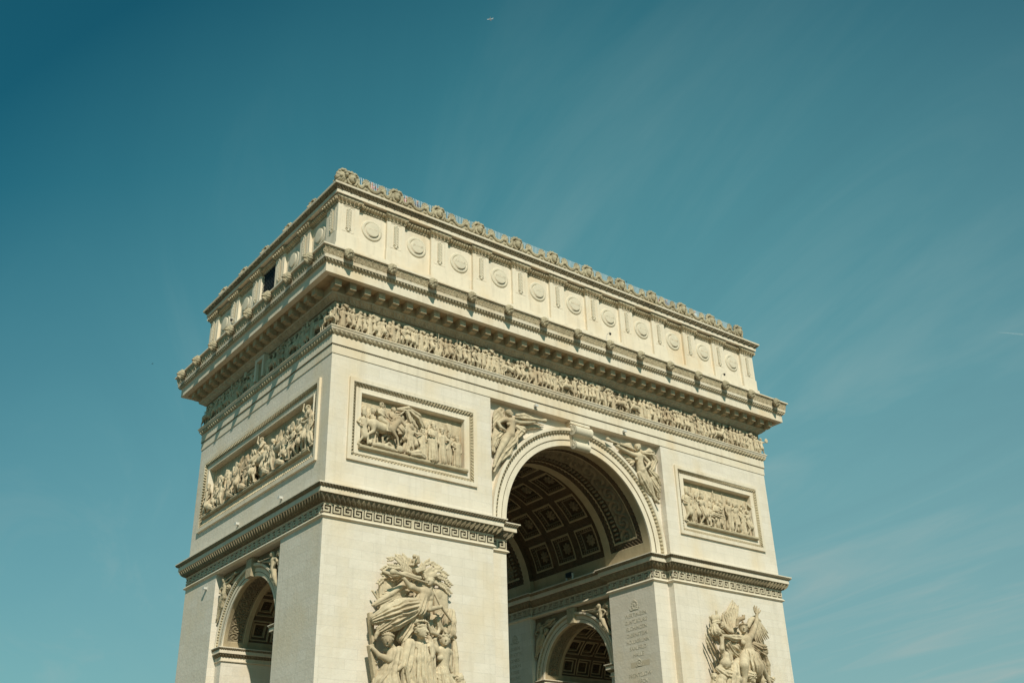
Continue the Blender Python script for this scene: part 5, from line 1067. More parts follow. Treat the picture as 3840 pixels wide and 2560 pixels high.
C.chain([(-0.6, -0.6, 18.4, 0.113), (-1.38, -0.6, 18.06, 0.108), (-2.15, -0.6, 17.72, 0.051)], k=0.012)
C.chain([(-0.62, -0.6, 18.52, 0.113), (-1.47, -0.65, 18.16, 0.108), (-2.28, -0.65, 17.81, 0.051)], k=0.012)
C.chain([(-0.65, -0.6, 18.64, 0.113), (-1.5, -0.6, 18.29, 0.108), (-2.34, -0.6, 17.94, 0.051)], k=0.012)
C.chain([(-2.66, -0.6, 19.11, 0.088), (-2.13, -0.9, 18.87, 0.139), (-1.28, -0.9, 19.05, 0.176), (-0.05, -0.8, 18.99, 0.126)], k=0.04)
C.chain([(-1.5, -0.8, 18.98, 0.101), (-1.72, -0.7, 18.79, 0.096), (-1.94, -0.6, 18.6, 0.045)], k=0.012)
C.chain([(-1.22, -0.8, 18.99, 0.101), (-1.42, -0.75, 18.79, 0.096), (-1.6, -0.65, 18.6, 0.045)], k=0.012)
C.chain([(-0.93, -0.8, 19.01, 0.101), (-1.06, -0.7, 18.82, 0.096), (-1.2, -0.6, 18.64, 0.045)], k=0.012)
C.chain([(-0.64, -0.8, 19.02, 0.101), (-0.76, -0.75, 18.83, 0.096), (-0.85, -0.65, 18.65, 0.045)], k=0.012)
C.chain([(-0.35, -0.8, 19.03, 0.101), (-0.4, -0.7, 18.86, 0.096), (-0.45, -0.6, 18.69, 0.045)], k=0.012)
C.chain([(-0.05, -0.8, 19.05, 0.101), (-0.09, -0.75, 18.87, 0.096), (-0.1, -0.65, 18.7, 0.045)], k=0.012)
C = Carve(0.033); GROUP.append(('crowned_figure', C))
head(C, (-0.46, -1.6, 15.4), 0.441, 0.4, 0.02, 0, 'hair')
C.chain([(-0.35, -1.4, 15.15, 0.214), (-0.28, -1.3, 14.89, 0.265)])
C.chain([(-0.98, -1.2, 14.52, 0.277), (-0.29, -1.22, 14.55, 0.353), (0.36, -1.2, 14.64, 0.277)], k=0.06)
C.chain([(-0.28, -1.2, 14.41, 0.491), (-0.34, -1.25, 13.73, 0.617), (-0.21, -1.2, 12.21, 0.787), (-0.11, -1.1, 10.01, 0.945), (-0.01, -1, 7.35, 0.945)], fl=14, fa=0.15, k=0.03)
C.chain([(-0.88, -1.3, 14.71, 0.151), (-0.46, -1.42, 14.47, 0.164), (0.15, -1.35, 14.8, 0.139)], fl=6, fa=0.3, k=0.02)
C.chain([(-0.8, -1.3, 14.6, 0.164), (-0.37, -1.5, 14.26, 0.164), (0.19, -1.4, 14.56, 0.139)], fl=6, fa=0.3, k=0.02)
C.chain([(-1.02, -1.2, 14.6, 0.328), (-1.38, -1.25, 13.87, 0.277), (-1.68, -1.3, 13.27, 0.202)], fl=6, fa=0.1)
C.chain([(-1.68, -1.3, 13.27, 0.189), (-2, -1.4, 13, 0.126)])
hand(C, (-2, -1.4, 13), (-0.17, -0.05, -0.13), 0.252, (0, -1, 0), 0.25, 0.3)
C.chain([(-1.03, -1.1, 14.56, 0.441), (-1.28, -1.1, 13.28, 0.504), (-0.91, -1, 12.19, 0.567), (-0.77, -0.9, 8.39, 0.63)], fl=9, fa=0.2, k=0.03)
C.chain([(0.33, -1.3, 14.65, 0.302), (0.41, -1.5, 14.22, 0.214), (0.31, -1.6, 13.91, 0.164)])
hand(C, (0.23, -1.65, 13.72), (0.12, 0, 0.41), 0.277, (0, -1, 0), 0.25, 0.8)
C.chain([(0.15, -1.65, 14.52, 0.076), (0.3, -1.65, 13.72, 0.076), (0.48, -1.5, 10.55, 0.063)], k=0.01)
C.chain([(0.46, -1.1, 14.87, 0.315), (0.41, -1.2, 13.4, 0.378), (0.56, -1.1, 11.72, 0.441), (0.73, -0.9, 8.44, 0.504)], fl=8, fa=0.2, k=0.03)
C = Carve(0.035); GROUP.append(('laurel_wreath', C))
C.ell((-0.07, -1.67, 15.97), (0.107, 0.076, 0.069), (0, 0.0, 0), k=0.005)
C.ell((-0.2, -1.75, 15.99), (0.107, 0.076, 0.069), (0, 0.7, 0), k=0.005)
C.ell((-0.35, -1.81, 16), (0.107, 0.076, 0.069), (0, 1.4, 0), k=0.005)
C.ell((-0.53, -1.84, 16), (0.107, 0.076, 0.069), (0, 2.0999999999999996, 0), k=0.005)
C.ell((-0.69, -1.85, 15.98), (0.107, 0.076, 0.069), (0, 2.8, 0), k=0.005)
C.ell((-0.83, -1.82, 15.96), (0.107, 0.076, 0.069), (0, 3.5, 0), k=0.005)
C.ell((-0.92, -1.77, 15.92), (0.107, 0.076, 0.069), (0, 4.199999999999999, 0), k=0.005)
C.ell((-0.96, -1.7, 15.89), (0.107, 0.076, 0.069), (0, 4.8999999999999995, 0), k=0.005)
C.ell((-0.94, -1.61, 15.85), (0.107, 0.076, 0.069), (0, 5.6, 0), k=0.005)
C.ell((-0.87, -1.53, 15.83), (0.107, 0.076, 0.069), (0, 6.3, 0), k=0.005)
C.ell((-0.74, -1.45, 15.81), (0.107, 0.076, 0.069), (0, 7.0, 0), k=0.005)
C.ell((-0.59, -1.39, 15.8), (0.107, 0.076, 0.069), (0, 7.699999999999999, 0), k=0.005)
C.ell((-0.41, -1.36, 15.8), (0.107, 0.076, 0.069), (0, 8.399999999999999, 0), k=0.005)
C.ell((-0.25, -1.35, 15.82), (0.107, 0.076, 0.069), (0, 9.1, 0), k=0.005)
C.ell((-0.11, -1.38, 15.84), (0.107, 0.076, 0.069), (0, 9.799999999999999, 0), k=0.005)
C.ell((-0.01, -1.43, 15.87), (0.107, 0.076, 0.069), (0, 10.5, 0), k=0.005)
C.chain([(0.07, -1.5, 15.95, 0.088), (0.4, -1.4, 15.47, 0.113), (0.9, -1.3, 15.42, 0.139)])
C = Carve(0.033); GROUP.append(('kneeling_figure', C))
head(C, (-2.7, -1.3, 14.74), 0.403, -0.5, 0.25, 0.1, 'hair')
C.chain([(-2.4, -1.15, 14.51, 0.164), (-2.13, -1.05, 14.29, 0.202)])
C.chain([(-2.54, -1, 14.12, 0.214), (-2.09, -1.05, 14.1, 0.302), (-1.61, -1, 14.18, 0.227)], k=0.05)
C.chain([(-2.08, -1.05, 13.95, 0.416), (-2.24, -1.1, 13.42, 0.441), (-2.42, -1.1, 12.9, 0.535), (-2.46, -1.1, 12.06, 0.693)], fl=8, fa=0.17, k=0.03)
C.chain([(-1.65, -1, 14.23, 0.277), (-1.76, -1.1, 13.35, 0.328), (-2.09, -1.1, 12.98, 0.277)], fl=8, fa=0.2, k=0.03)
C.chain([(-2.38, -1.2, 14.02, 0.227), (-2.6, -1.35, 13.55, 0.252), (-3.18, -1.2, 13.77, 0.151), (-3.51, -1, 14.2, 0.107)], k=0.03)
hand(C, (-3.51, -1, 14.2), (-0.14, 0, 0.13), 0.239, (0, -1, 0), 0.25, 0.3)
C.chain([(-2.42, -1.1, 12.85, 0.504), (-2.87, -1.1, 12.26, 0.441), (-3.13, -0.9, 11.82, 0.378)], fl=8, fa=0.25, k=0.03)
C.chain([(-2.46, -1.1, 12.06, 0.756), (-2.27, -1, 9.91, 0.945), (-2.19, -1, 7.29, 0.945)], fl=9, fa=0.15)
C = Carve(0.04); GROUP.append(('wall_plank', C))
C.slab((-3.22, -0.35, 15.4), (0.126, 0.164, 1.121), (0, -0.16, 0))
C = Carve(0.04); GROUP.append(('inscribed_tablet', C))
C.slab((-3.29, -0.7, 13.42), (0.164, 0.189, 1.071), (0, -0.22, 0))
C.chain([(-3.2, -0.9, 13.54, 0.076), (-2.97, -0.9, 13.67, 0.05)], k=0.01)
C.chain([(-3.19, -0.9, 13.32, 0.063), (-2.99, -0.9, 13.39, 0.05)], k=0.01)
C = Carve(0.033); GROUP.append(('bare_chested_figure', C))
head(C, (1.5, -1.35, 15.05), 0.378, -0.5, -0.15, 0, 'wreath')
C.chain([(1.58, -1.15, 14.8, 0.176), (1.54, -1.1, 14.56, 0.227)])
C.chain([(1.07, -1.05, 14.47, 0.239), (1.55, -1.1, 14.45, 0.378), (2.09, -1, 14.45, 0.239)], k=0.06)
C.chain([(1.55, -1.1, 14.33, 0.454), (1.51, -1.1, 13.51, 0.378), (1.48, -1.1, 12.92, 0.466)], k=0.07)
C.ell((1.12, -1.35, 13.96), (0.202, 0.151, 0.176), (0, 0, 0), k=0.05)
C.ell((1.7, -1.3, 13.99), (0.189, 0.151, 0.176), (0, 0, 0), k=0.05)
C.chain([(1, -1.1, 14.46, 0.214), (0.54, -1.2, 14.75, 0.189), (0.39, -1.2, 15.2, 0.151)])
C.chain([(1.04, -1.1, 14.52, 0.202), (0.82, -1.15, 15.08, 0.151), (1.21, -1.1, 15.72, 0.107)])
hand(C, (1.21, -1.1, 15.72), (0.07, 0, 0.22), 0.265, (0, -1, 0), 0.25, 0.3)
C.chain([(2.09, -1, 14.42, 0.214), (2.09, -1, 13.69, 0.17), (2.27, -1, 13.29, 0.113)])
C.chain([(1.37, -1.15, 12.97, 0.535), (1.55, -1.1, 12.36, 0.661), (1.56, -1, 10.11, 0.756), (1.57, -1, 7.39, 0.756)], fl=9, fa=0.2, k=0.03)
C.chain([(0.84, -1.2, 12.92, 0.227), (1.31, -1.35, 12.76, 0.252), (2.2, -1.1, 12.86, 0.227)], fl=5, fa=0.3)
C = Carve(0.04); GROUP.append(('hanging_drapery', C))
C.chain([(2.41, -0.7, 17.02, 0.315), (2.33, -0.7, 16.52, 0.391), (2.33, -0.6, 15.93, 0.416)], fl=8, fa=0.25)
C.chain([(1.58, -0.7, 16.86, 0.214), (1.29, -0.7, 16.53, 0.252), (1.58, -0.6, 15.97, 0.277)], fl=7, fa=0.25)
C.chain([(0.99, -0.6, 16.7, 0.164), (0.85, -0.6, 16.13, 0.214), (1.15, -0.6, 15.44, 0.252)], fl=6, fa=0.3)
C.chain([(2.18, -0.6, 15.79, 0.315), (2.69, -0.5, 15.56, 0.252)], fl=6, fa=0.3)
C.slab((2.54, -0.4, 16.05), (0.428, 0.088, 0.315), (0, 0, 0))
C.chain([(2.78, -0.6, 15.24, 0.164), (2.78, -0.7, 14.27, 0.214), (2.7, -0.7, 12.96, 0.252), (2.76, -0.6, 8, 0.378)], fl=9, fa=0.2)
C = Carve(0.045); GROUP.append(('crouching_figure', C))
C.ell((2.93, -0.9, 12.95), (0.302, 0.29, 0.353), (0, 0, 0), k=0.05, lump=0.03)
C.chain([(3.07, -0.8, 12.62, 0.378), (2.84, -0.8, 11.34, 0.567), (2.62, -0.8, 7.98, 0.693)], fl=7, fa=0.15)
C = Carve(0.07); GROUP.append(('backing_stone', C))
C.chain([(0.03, -0, 18.61, 1.26), (0.07, -0, 16.53, 1.638), (0.11, -0, 14.14, 1.827), (0.37, -0, 7.44, 2.079)], k=0.1, flat=.22)
C.slab((-0.1, -0.7, 6.58), (2.961, 1.449, 0.378), (0, 0, 0))
group('sculpture_group', GROUP, (-15.6, -D, 0)).scale = (1, 1.12, 1); GROUP = []
C = Carve(0.04); GROUP.append(('wing', C))
C.chain([(-0.62, -0.35, 18.65, 0.081), (-1.11, -0.32, 19.45, 0.077), (-1.61, -0.3, 20.24, 0.036)], k=0.012)
C.chain([(-0.58, -0.35, 18.69, 0.081), (-1.07, -0.37, 19.48, 0.077), (-1.5, -0.35, 20.29, 0.036)], k=0.012)
C.chain([(-0.55, -0.35, 18.72, 0.081), (-0.9, -0.32, 19.55, 0.077), (-1.26, -0.3, 20.38, 0.036)], k=0.012)
C.chain([(-0.51, -0.35, 18.75, 0.081), (-0.86, -0.37, 19.58, 0.077), (-1.14, -0.35, 20.44, 0.036)], k=0.012)
C.chain([(-0.48, -0.35, 18.78, 0.081), (-0.69, -0.32, 19.65, 0.077), (-0.9, -0.3, 20.53, 0.036)], k=0.012)
C.chain([(-0.45, -0.35, 18.81, 0.081), (-0.64, -0.37, 19.69, 0.077), (-0.78, -0.35, 20.58, 0.036)], k=0.012)
C.chain([(-0.41, -0.35, 18.84, 0.081), (-0.48, -0.32, 19.75, 0.077), (-0.55, -0.3, 20.67, 0.036)], k=0.012)
C.chain([(-0.38, -0.35, 18.87, 0.081), (-0.43, -0.37, 19.79, 0.077), (-0.43, -0.35, 20.73, 0.036)], k=0.012)
C.chain([(-0.34, -0.35, 18.91, 0.081), (-0.27, -0.32, 19.86, 0.077), (-0.19, -0.3, 20.82, 0.036)], k=0.012)
C.chain([(-0.31, -0.35, 18.94, 0.081), (-0.22, -0.37, 19.89, 0.077), (-0.06, -0.35, 20.88, 0.036)], k=0.012)
C.chain([(-0.28, -0.35, 18.97, 0.081), (-0.05, -0.32, 19.96, 0.077), (0.18, -0.3, 20.97, 0.036)], k=0.012)
C.chain([(-0.24, -0.35, 19, 0.081), (-0, -0.37, 20, 0.077), (0.3, -0.35, 21.02, 0.036)], k=0.012)
C.chain([(-0.21, -0.35, 19.03, 0.081), (0.16, -0.32, 20.06, 0.077), (0.54, -0.3, 21.11, 0.036)], k=0.012)
C.chain([(-1.21, -0.45, 18.74, 0.087), (-1.44, -0.4, 19.26, 0.082), (-1.67, -0.35, 19.77, 0.039)], k=0.012)
C.chain([(-1.07, -0.45, 18.8, 0.087), (-1.28, -0.45, 19.3, 0.082), (-1.43, -0.4, 19.82, 0.039)], k=0.012)
C.chain([(-0.93, -0.45, 18.85, 0.087), (-1, -0.4, 19.38, 0.082), (-1.07, -0.35, 19.9, 0.039)], k=0.012)
C.chain([(-0.79, -0.45, 18.91, 0.087), (-0.84, -0.45, 19.42, 0.082), (-0.83, -0.4, 19.95, 0.039)], k=0.012)
C.chain([(-0.65, -0.45, 18.96, 0.087), (-0.56, -0.4, 19.5, 0.082), (-0.47, -0.35, 20.03, 0.039)], k=0.012)
C.chain([(-0.5, -0.45, 19.02, 0.087), (-0.39, -0.45, 19.54, 0.082), (-0.22, -0.4, 20.08, 0.039)], k=0.012)
C.chain([(-0.36, -0.45, 19.07, 0.087), (-0.11, -0.4, 19.62, 0.082), (0.14, -0.35, 20.17, 0.039)], k=0.012)
C.chain([(-0.22, -0.45, 19.12, 0.087), (0.05, -0.45, 19.66, 0.082), (0.39, -0.4, 20.22, 0.039)], k=0.012)
C.chain([(-0.54, -0.5, 18.64, 0.211), (-1.26, -0.5, 18.78, 0.186), (-1.59, -0.4, 19.1, 0.161), (-1.61, -0.3, 20.01, 0.087)], k=0.04)
C.chain([(-1.26, -0.25, 20.06, 0.074), (-0.63, -0.23, 20.78, 0.071), (-0, -0.2, 21.5, 0.033)], k=0.012)
C.chain([(-1.05, -0.25, 20.15, 0.074), (-0.54, -0.28, 20.77, 0.071), (0.03, -0.25, 21.41, 0.033)], k=0.012)
C.chain([(-0.84, -0.25, 20.24, 0.074), (-0.33, -0.23, 20.79, 0.071), (0.19, -0.2, 21.35, 0.033)], k=0.012)
C.chain([(-0.63, -0.25, 20.33, 0.074), (-0.23, -0.28, 20.78, 0.071), (0.23, -0.25, 21.26, 0.033)], k=0.012)
C.chain([(-0.42, -0.25, 20.42, 0.074), (-0.02, -0.23, 20.81, 0.071), (0.38, -0.2, 21.2, 0.033)], k=0.012)
C.chain([(-0.21, -0.25, 20.51, 0.074), (0.07, -0.28, 20.8, 0.071), (0.42, -0.25, 21.11, 0.033)], k=0.012)
C.chain([(0, -0.25, 20.59, 0.074), (0.29, -0.23, 20.82, 0.071), (0.58, -0.2, 21.05, 0.033)], k=0.012)
C.chain([(0.22, -0.25, 20.68, 0.074), (0.38, -0.28, 20.81, 0.071), (0.61, -0.25, 20.96, 0.033)], k=0.012)
C = Carve(0.04); GROUP.append(('wing', C))
C.chain([(0.57, -0.9, 19.24, 0.186), (1.02, -0.9, 19.79, 0.211), (1.72, -0.8, 20.09, 0.198), (2.41, -0.7, 19.93, 0.149)], k=0.04)
C.chain([(1.23, -0.7, 19.68, 0.105), (1.42, -0.72, 18.82, 0.1), (1.6, -0.75, 17.97, 0.047)], k=0.012)
C.chain([(1.37, -0.7, 19.72, 0.105), (1.54, -0.78, 18.87, 0.1), (1.77, -0.8, 18.04, 0.047)], k=0.012)
C.chain([(1.52, -0.7, 19.76, 0.105), (1.79, -0.72, 18.95, 0.1), (2.07, -0.75, 18.15, 0.047)], k=0.012)
C.chain([(1.66, -0.7, 19.8, 0.105), (1.92, -0.78, 19, 0.1), (2.24, -0.8, 18.22, 0.047)], k=0.012)
C.chain([(1.81, -0.7, 19.84, 0.105), (2.17, -0.72, 19.09, 0.1), (2.53, -0.75, 18.33, 0.047)], k=0.012)
C.chain([(1.95, -0.7, 19.88, 0.105), (2.3, -0.78, 19.14, 0.1), (2.7, -0.8, 18.41, 0.047)], k=0.012)
C.chain([(2.1, -0.7, 19.93, 0.105), (2.55, -0.72, 19.22, 0.1), (3, -0.75, 18.51, 0.047)], k=0.012)
C.chain([(2.25, -0.7, 19.97, 0.105), (2.68, -0.78, 19.27, 0.1), (3.18, -0.8, 18.59, 0.047)], k=0.012)
C.chain([(1.17, -0.6, 19.24, 0.112), (1.49, -0.55, 18.58, 0.106), (1.8, -0.5, 17.92, 0.05)], k=0.012)
C.chain([(1.29, -0.6, 19.35, 0.112), (1.58, -0.6, 18.62, 0.106), (1.92, -0.55, 17.9, 0.05)], k=0.012)
C.chain([(1.42, -0.6, 19.46, 0.112), (1.8, -0.55, 18.68, 0.106), (2.17, -0.5, 17.91, 0.05)], k=0.012)
C.chain([(1.54, -0.6, 19.57, 0.112), (1.89, -0.6, 18.72, 0.106), (2.3, -0.55, 17.9, 0.05)], k=0.012)
C.chain([(1.66, -0.6, 19.67, 0.112), (2.11, -0.55, 18.79, 0.106), (2.55, -0.5, 17.91, 0.05)], k=0.012)
C.chain([(1.79, -0.6, 19.78, 0.112), (2.2, -0.6, 18.83, 0.106), (2.68, -0.55, 17.9, 0.05)], k=0.012)
C.chain([(1.91, -0.6, 19.89, 0.112), (2.42, -0.55, 18.9, 0.106), (2.93, -0.5, 17.91, 0.05)], k=0.012)
C.chain([(1.93, -0.75, 19.98, 0.099), (2.29, -0.72, 19.48, 0.094), (2.66, -0.7, 18.98, 0.045)], k=0.012)
C.chain([(2.03, -0.75, 19.93, 0.099), (2.36, -0.78, 19.45, 0.094), (2.75, -0.75, 18.98, 0.045)], k=0.012)
C.chain([(2.13, -0.75, 19.89, 0.099), (2.55, -0.72, 19.45, 0.094), (2.97, -0.7, 19.01, 0.045)], k=0.012)
C.chain([(2.23, -0.75, 19.84, 0.099), (2.61, -0.78, 19.42, 0.094), (3.07, -0.75, 19.01, 0.045)], k=0.012)
C.chain([(2.33, -0.75, 19.79, 0.099), (2.81, -0.72, 19.42, 0.094), (3.29, -0.7, 19.05, 0.045)], k=0.012)
C = Carve(0.035); GROUP.append(('winged_figure', C))
head(C, (-0.62, -1.35, 18.86), 0.397, -0.75, -0.1, 0.05, 'helmet')
C.ell((-0.48, -1.35, 18.49), (0.211, 0.186, 0.161), (0, 0, 0), k=0.05)
C.chain([(-0.43, -1.25, 18.57, 0.211), (-0.34, -1.2, 18.31, 0.26)])
C.chain([(-1.06, -1.1, 18.09, 0.285), (-0.35, -1.2, 18.03, 0.446), (0.51, -1.1, 18.41, 0.273)], k=0.07)
C.chain([(-0.36, -1.2, 17.98, 0.508), (-0.39, -1.2, 17.43, 0.459), (-0.29, -1.2, 17.05, 0.496)], k=0.08)
C.ell((-0.99, -1.45, 17.71), (0.223, 0.161, 0.211), (0, 0, 0), k=0.06)
C.ell((-0.19, -1.4, 17.9), (0.223, 0.161, 0.198), (0, 0, 0), k=0.06)
C.chain([(0.51, -1.1, 18.41, 0.26), (0.96, -1.2, 19.06, 0.211), (1.35, -1.2, 19.66, 0.167), (1.49, -1.2, 20.19, 0.105)], k=0.03)
hand(C, (1.48, -1.2, 20.16), (0.1, 0, 0.27), 0.794, (0, -1, 0), 0.45, 0.05)
C.chain([(-1.08, -1.15, 18.08, 0.273), (-1.81, -1.3, 17.98, 0.285), (-2.42, -1.4, 17.96, 0.211)], fl=7, fa=0.2)
C.chain([(-2.33, -1.4, 18, 0.186), (-3.13, -1.6, 17.96, 0.149), (-3.51, -1.65, 17.94, 0.124)])
hand(C, (-3.43, -1.65, 17.95), (-0.36, 0.05, -0.08), 0.347, (0, -1, 0), 0.25, 0.9)
C.chain([(-0.28, -1.2, 17.11, 0.521), (-0.4, -1.3, 16.65, 0.694), (-0.29, -1.3, 15.95, 0.868)], fl=15, fa=0.16, k=0.03)
C.chain([(-0.14, -1.25, 16.41, 0.496), (0.18, -1.1, 15.48, 0.62)], fl=9, fa=0.2)
C.chain([(-0.86, -1.3, 16.66, 0.434), (-1.48, -1.6, 15.86, 0.384), (-1.33, -1.4, 15.05, 0.273), (-1.48, -1.2, 13.91, 0.211)], k=0.04)
C.chain([(0.47, -1.3, 16.83, 0.372), (0.92, -1.3, 16.11, 0.298), (1.71, -1.1, 15.5, 0.198), (2.33, -1, 14.64, 0.161)], k=0.04)
C.chain([(-0.14, -1.3, 17.98, 0.099), (0.48, -1.25, 17.39, 0.099), (1.29, -1.1, 17.16, 0.099)], k=0.02)
C = Carve(0.035); GROUP.append(('crested_helmet', C))
C.chain([(-1.03, -1.1, 19.14, 0.099), (-0.9, -1.2, 19.59, 0.161), (-0.33, -1.25, 19.75, 0.161)], k=0.03)
C.chain([(-0.34, -1.25, 19.69, 0.074), (-0.16, -1.25, 19.99, 0.074)], k=0.02)
C.ell((-0.27, -1.25, 19.93), (0.174, 0.074, 0.074), (0, 0.4, 0), lump=0.02)
C.ell((-0.76, -1.15, 19.55), (0.273, 0.161, 0.161), (0, -0.6, 0), k=0.04)
C = Carve(0.03); GROUP.append(('sword', C))
C.chain([(-3.59, -1.7, 18.01, 0.074), (-3.83, -1.6, 16.93, 0.186), (-3.73, -1.5, 16.69, 0.112)], k=0.02)
C.slab((-3.69, -1.6, 17.32), (0.161, 0.074, 0.558), (0, 0, 0))
C = Carve(0.035); GROUP.append(('spear', C))
C.chain([(-4.26, -0.55, 18.3, 0.025), (-4.12, -0.6, 18, 0.093), (-3.87, -0.6, 17.61, 0.056)], k=0.01)
C.ell((-3.87, -0.6, 17.61), (0.087, 0.087, 0.087), (0, 0, 0))
C.chain([(-3.87, -0.6, 17.61, 0.062), (-2.83, -0.7, 15.83, 0.068)], k=0.01)
C = Carve(0.035); GROUP.append(('spear', C))
C.chain([(-3.86, -0.55, 18.67, 0.025), (-3.77, -0.6, 18.35, 0.093), (-3.57, -0.6, 17.95, 0.056)], k=0.01)
C.ell((-3.57, -0.6, 17.95), (0.087, 0.087, 0.087), (0, 0, 0))
C.chain([(-3.57, -0.6, 17.95, 0.062), (-2.79, -0.7, 16.1, 0.068)], k=0.01)
C = Carve(0.035); GROUP.append(('spear', C))
C.chain([(-3.53, -0.55, 18.82, 0.025), (-3.49, -0.6, 18.44, 0.093), (-3.37, -0.6, 17.97, 0.056)], k=0.01)
C.ell((-3.37, -0.6, 17.97), (0.087, 0.087, 0.087), (0, 0, 0))
C.chain([(-3.37, -0.6, 17.97, 0.062), (-2.92, -0.7, 15.83, 0.068)], k=0.01)
C = Carve(0.035); GROUP.append(('spear', C))
C.chain([(-4.27, -0.55, 17.87, 0.025), (-4.18, -0.6, 17.57, 0.093), (-3.98, -0.6, 17.18, 0.056)], k=0.01)
C.ell((-3.98, -0.6, 17.18), (0.087, 0.087, 0.087), (0, 0, 0))
C.chain([(-3.98, -0.6, 17.18, 0.062), (-3.23, -0.7, 15.43, 0.068)], k=0.01)
C = Carve(0.035); GROUP.append(('spear', C))
C.chain([(-3.5, -0.55, 19.76, 0.025), (-3.52, -0.6, 19.61, 0.093), (-3.48, -0.6, 19.44, 0.056)], k=0.01)
C.ell((-3.48, -0.6, 19.44), (0.087, 0.087, 0.087), (0, 0, 0))
C.chain([(-3.48, -0.6, 19.44, 0.062), (-3.4, -0.7, 18.64, 0.068)], k=0.01)
C = Carve(0.035); GROUP.append(('spear', C))
C.chain([(-3.14, -0.55, 19.91, 0.025), (-3.19, -0.6, 19.74, 0.093), (-3.18, -0.6, 19.55, 0.056)], k=0.01)
C.ell((-3.18, -0.6, 19.55), (0.087, 0.087, 0.087), (0, 0, 0))
C.chain([(-3.18, -0.6, 19.55, 0.062), (-3.23, -0.7, 18.65, 0.068)], k=0.01)
C = Carve(0.035); GROUP.append(('spear', C))
C.chain([(-3.47, -0.55, 19.43, 0.025), (-3.52, -0.6, 19.33, 0.093), (-3.52, -0.6, 19.23, 0.056)], k=0.01)
C.ell((-3.52, -0.6, 19.23), (0.087, 0.087, 0.087), (0, 0, 0))
C.chain([(-3.52, -0.6, 19.23, 0.062), (-3.63, -0.7, 18.72, 0.068)], k=0.01)
C = Carve(0.04); GROUP.append(('armour_trophy', C))
C.chain([(-2.91, -0.8, 20.11, 0.099), (-2.94, -0.8, 19.77, 0.087)], k=0.02)
C.ell((-3.42, -0.85, 19.49), (0.236, 0.174, 0.298), (0, 0, 0))
C.ell((-2.65, -0.85, 19.57), (0.136, 0.099, 0.223), (0, 0, 0))
C.ell((-3.11, -0.95, 19.56), (0.223, 0.186, 0.273), (0, 0, 0), lump=0.01)
C.chain([(-3.53, -0.9, 19.13, 0.136), (-3.14, -1, 19.21, 0.161), (-2.64, -0.9, 19.12, 0.124)], fl=5, fa=0.3)
C.ell((-2.62, -0.9, 19.01), (0.26, 0.211, 0.298), (0, 0, 0), lump=0.04)
C.chain([(-3.51, -0.9, 18.81, 0.248), (-3.52, -1, 18.41, 0.347), (-3.07, -1, 18.24, 0.31)], fl=9, fa=0.25, k=0.03)
C.chain([(-3.56, -0.7, 18.62, 0.223), (-3.2, -0.8, 18.1, 0.273)], fl=7, fa=0.25)
C.chain([(-2.98, -0.9, 18.1, 0.31), (-2.53, -1, 17.58, 0.372), (-1.86, -0.9, 17.07, 0.335), (-0.87, -0.9, 16.61, 0.248)], fl=12, fa=0.22, k=0.02)
C.chain([(-2.21, -0.9, 17.85, 0.186), (-1.54, -1.1, 17.33, 0.31), (-0.93, -1, 16.86, 0.186)], fl=7, fa=0.25)
C.chain([(-2.75, -0.9, 17.58, 0.248), (-2.23, -0.9, 16.82, 0.285), (-2.16, -0.9, 16.29, 0.248)], fl=7, fa=0.2)
C = Carve(0.04); GROUP.append(('helmeted_soldier', C))
head(C, (-3.04, -1.2, 15.95), 0.409, -0.9, 0, 0, 'shako')
C.ell((-3.08, -1.2, 15.97), (0.459, 0.434, 0.459), (0, 0, 0), k=0.05)
C.chain([(-2.58, -1.1, 15.69, 0.31), (-1.81, -1.1, 15.86, 0.372), (-1.41, -1.1, 16.27, 0.31)], k=0.08)
C.chain([(-2.17, -1.1, 15.72, 0.496), (-2.48, -1.1, 14.9, 0.62), (-2.72, -1, 13.86, 0.744), (-3.44, -0.9, 9.29, 0.806)], fl=8, fa=0.2)
C.chain([(-2.26, -1.35, 15.83, 0.211), (-2.51, -1.55, 15.26, 0.223), (-2.06, -1.5, 14.77, 0.248), (-1.62, -1.3, 14.2, 0.248)], k=0.04)
C.chain([(-2.36, -1.3, 16.1, 0.149), (-2.24, -1.3, 15.9, 0.186)])
hand(C, (-2.42, -1.4, 15.97), (-0.16, 0, 0.2), 0.372, (0, -1, 0), 0.25, 0.7)
C.chain([(-3.78, -1, 15.5, 0.211), (-3.41, -1.25, 15.12, 0.285), (-2.67, -1.3, 15.07, 0.273), (-1.98, -1.2, 14.72, 0.248)], fl=7, fa=0.3, k=0.03)
C.chain([(-3.51, -1, 15.68, 0.186), (-2.82, -1.2, 15.39, 0.248), (-1.74, -1.1, 15.38, 0.223)], fl=6, fa=0.3)
C = Carve(0.04); GROUP.append(('bearded_man', C))
head(C, (-0.75, -1.5, 15.03), 0.446, 0.5, 0, 0, 'hair')
C.ell((-0.71, -1.5, 15.19), (0.508, 0.471, 0.409), (0, 0, 0), k=0.04, lump=0.06)
C.chain([(-0.58, -1.3, 14.7, 0.372), (-0.7, -1.2, 13.71, 0.682), (-1.45, -1.1, 9.34, 0.868)], fl=12, fa=0.18)
C = Carve(0.04); GROUP.append(('older_man', C))
head(C, (0.77, -1.3, 14.96), 0.384, 0.3, 0, 0, 'hair')
C.chain([(0.82, -1.2, 14.66, 0.31), (0.84, -1.1, 13.77, 0.558), (0.05, -1, 9.4, 0.682)], fl=12, fa=0.18)
C = Carve(0.04); GROUP.append(('helmet_soldier_head', C))
C.ell((-3.53, -1.1, 14.82), (0.384, 0.372, 0.409), (0, 0, 0), k=0.05)
head(C, (-4.06, -0.8, 14.93), 0.285, -0.6, 0, 0, 'hair')
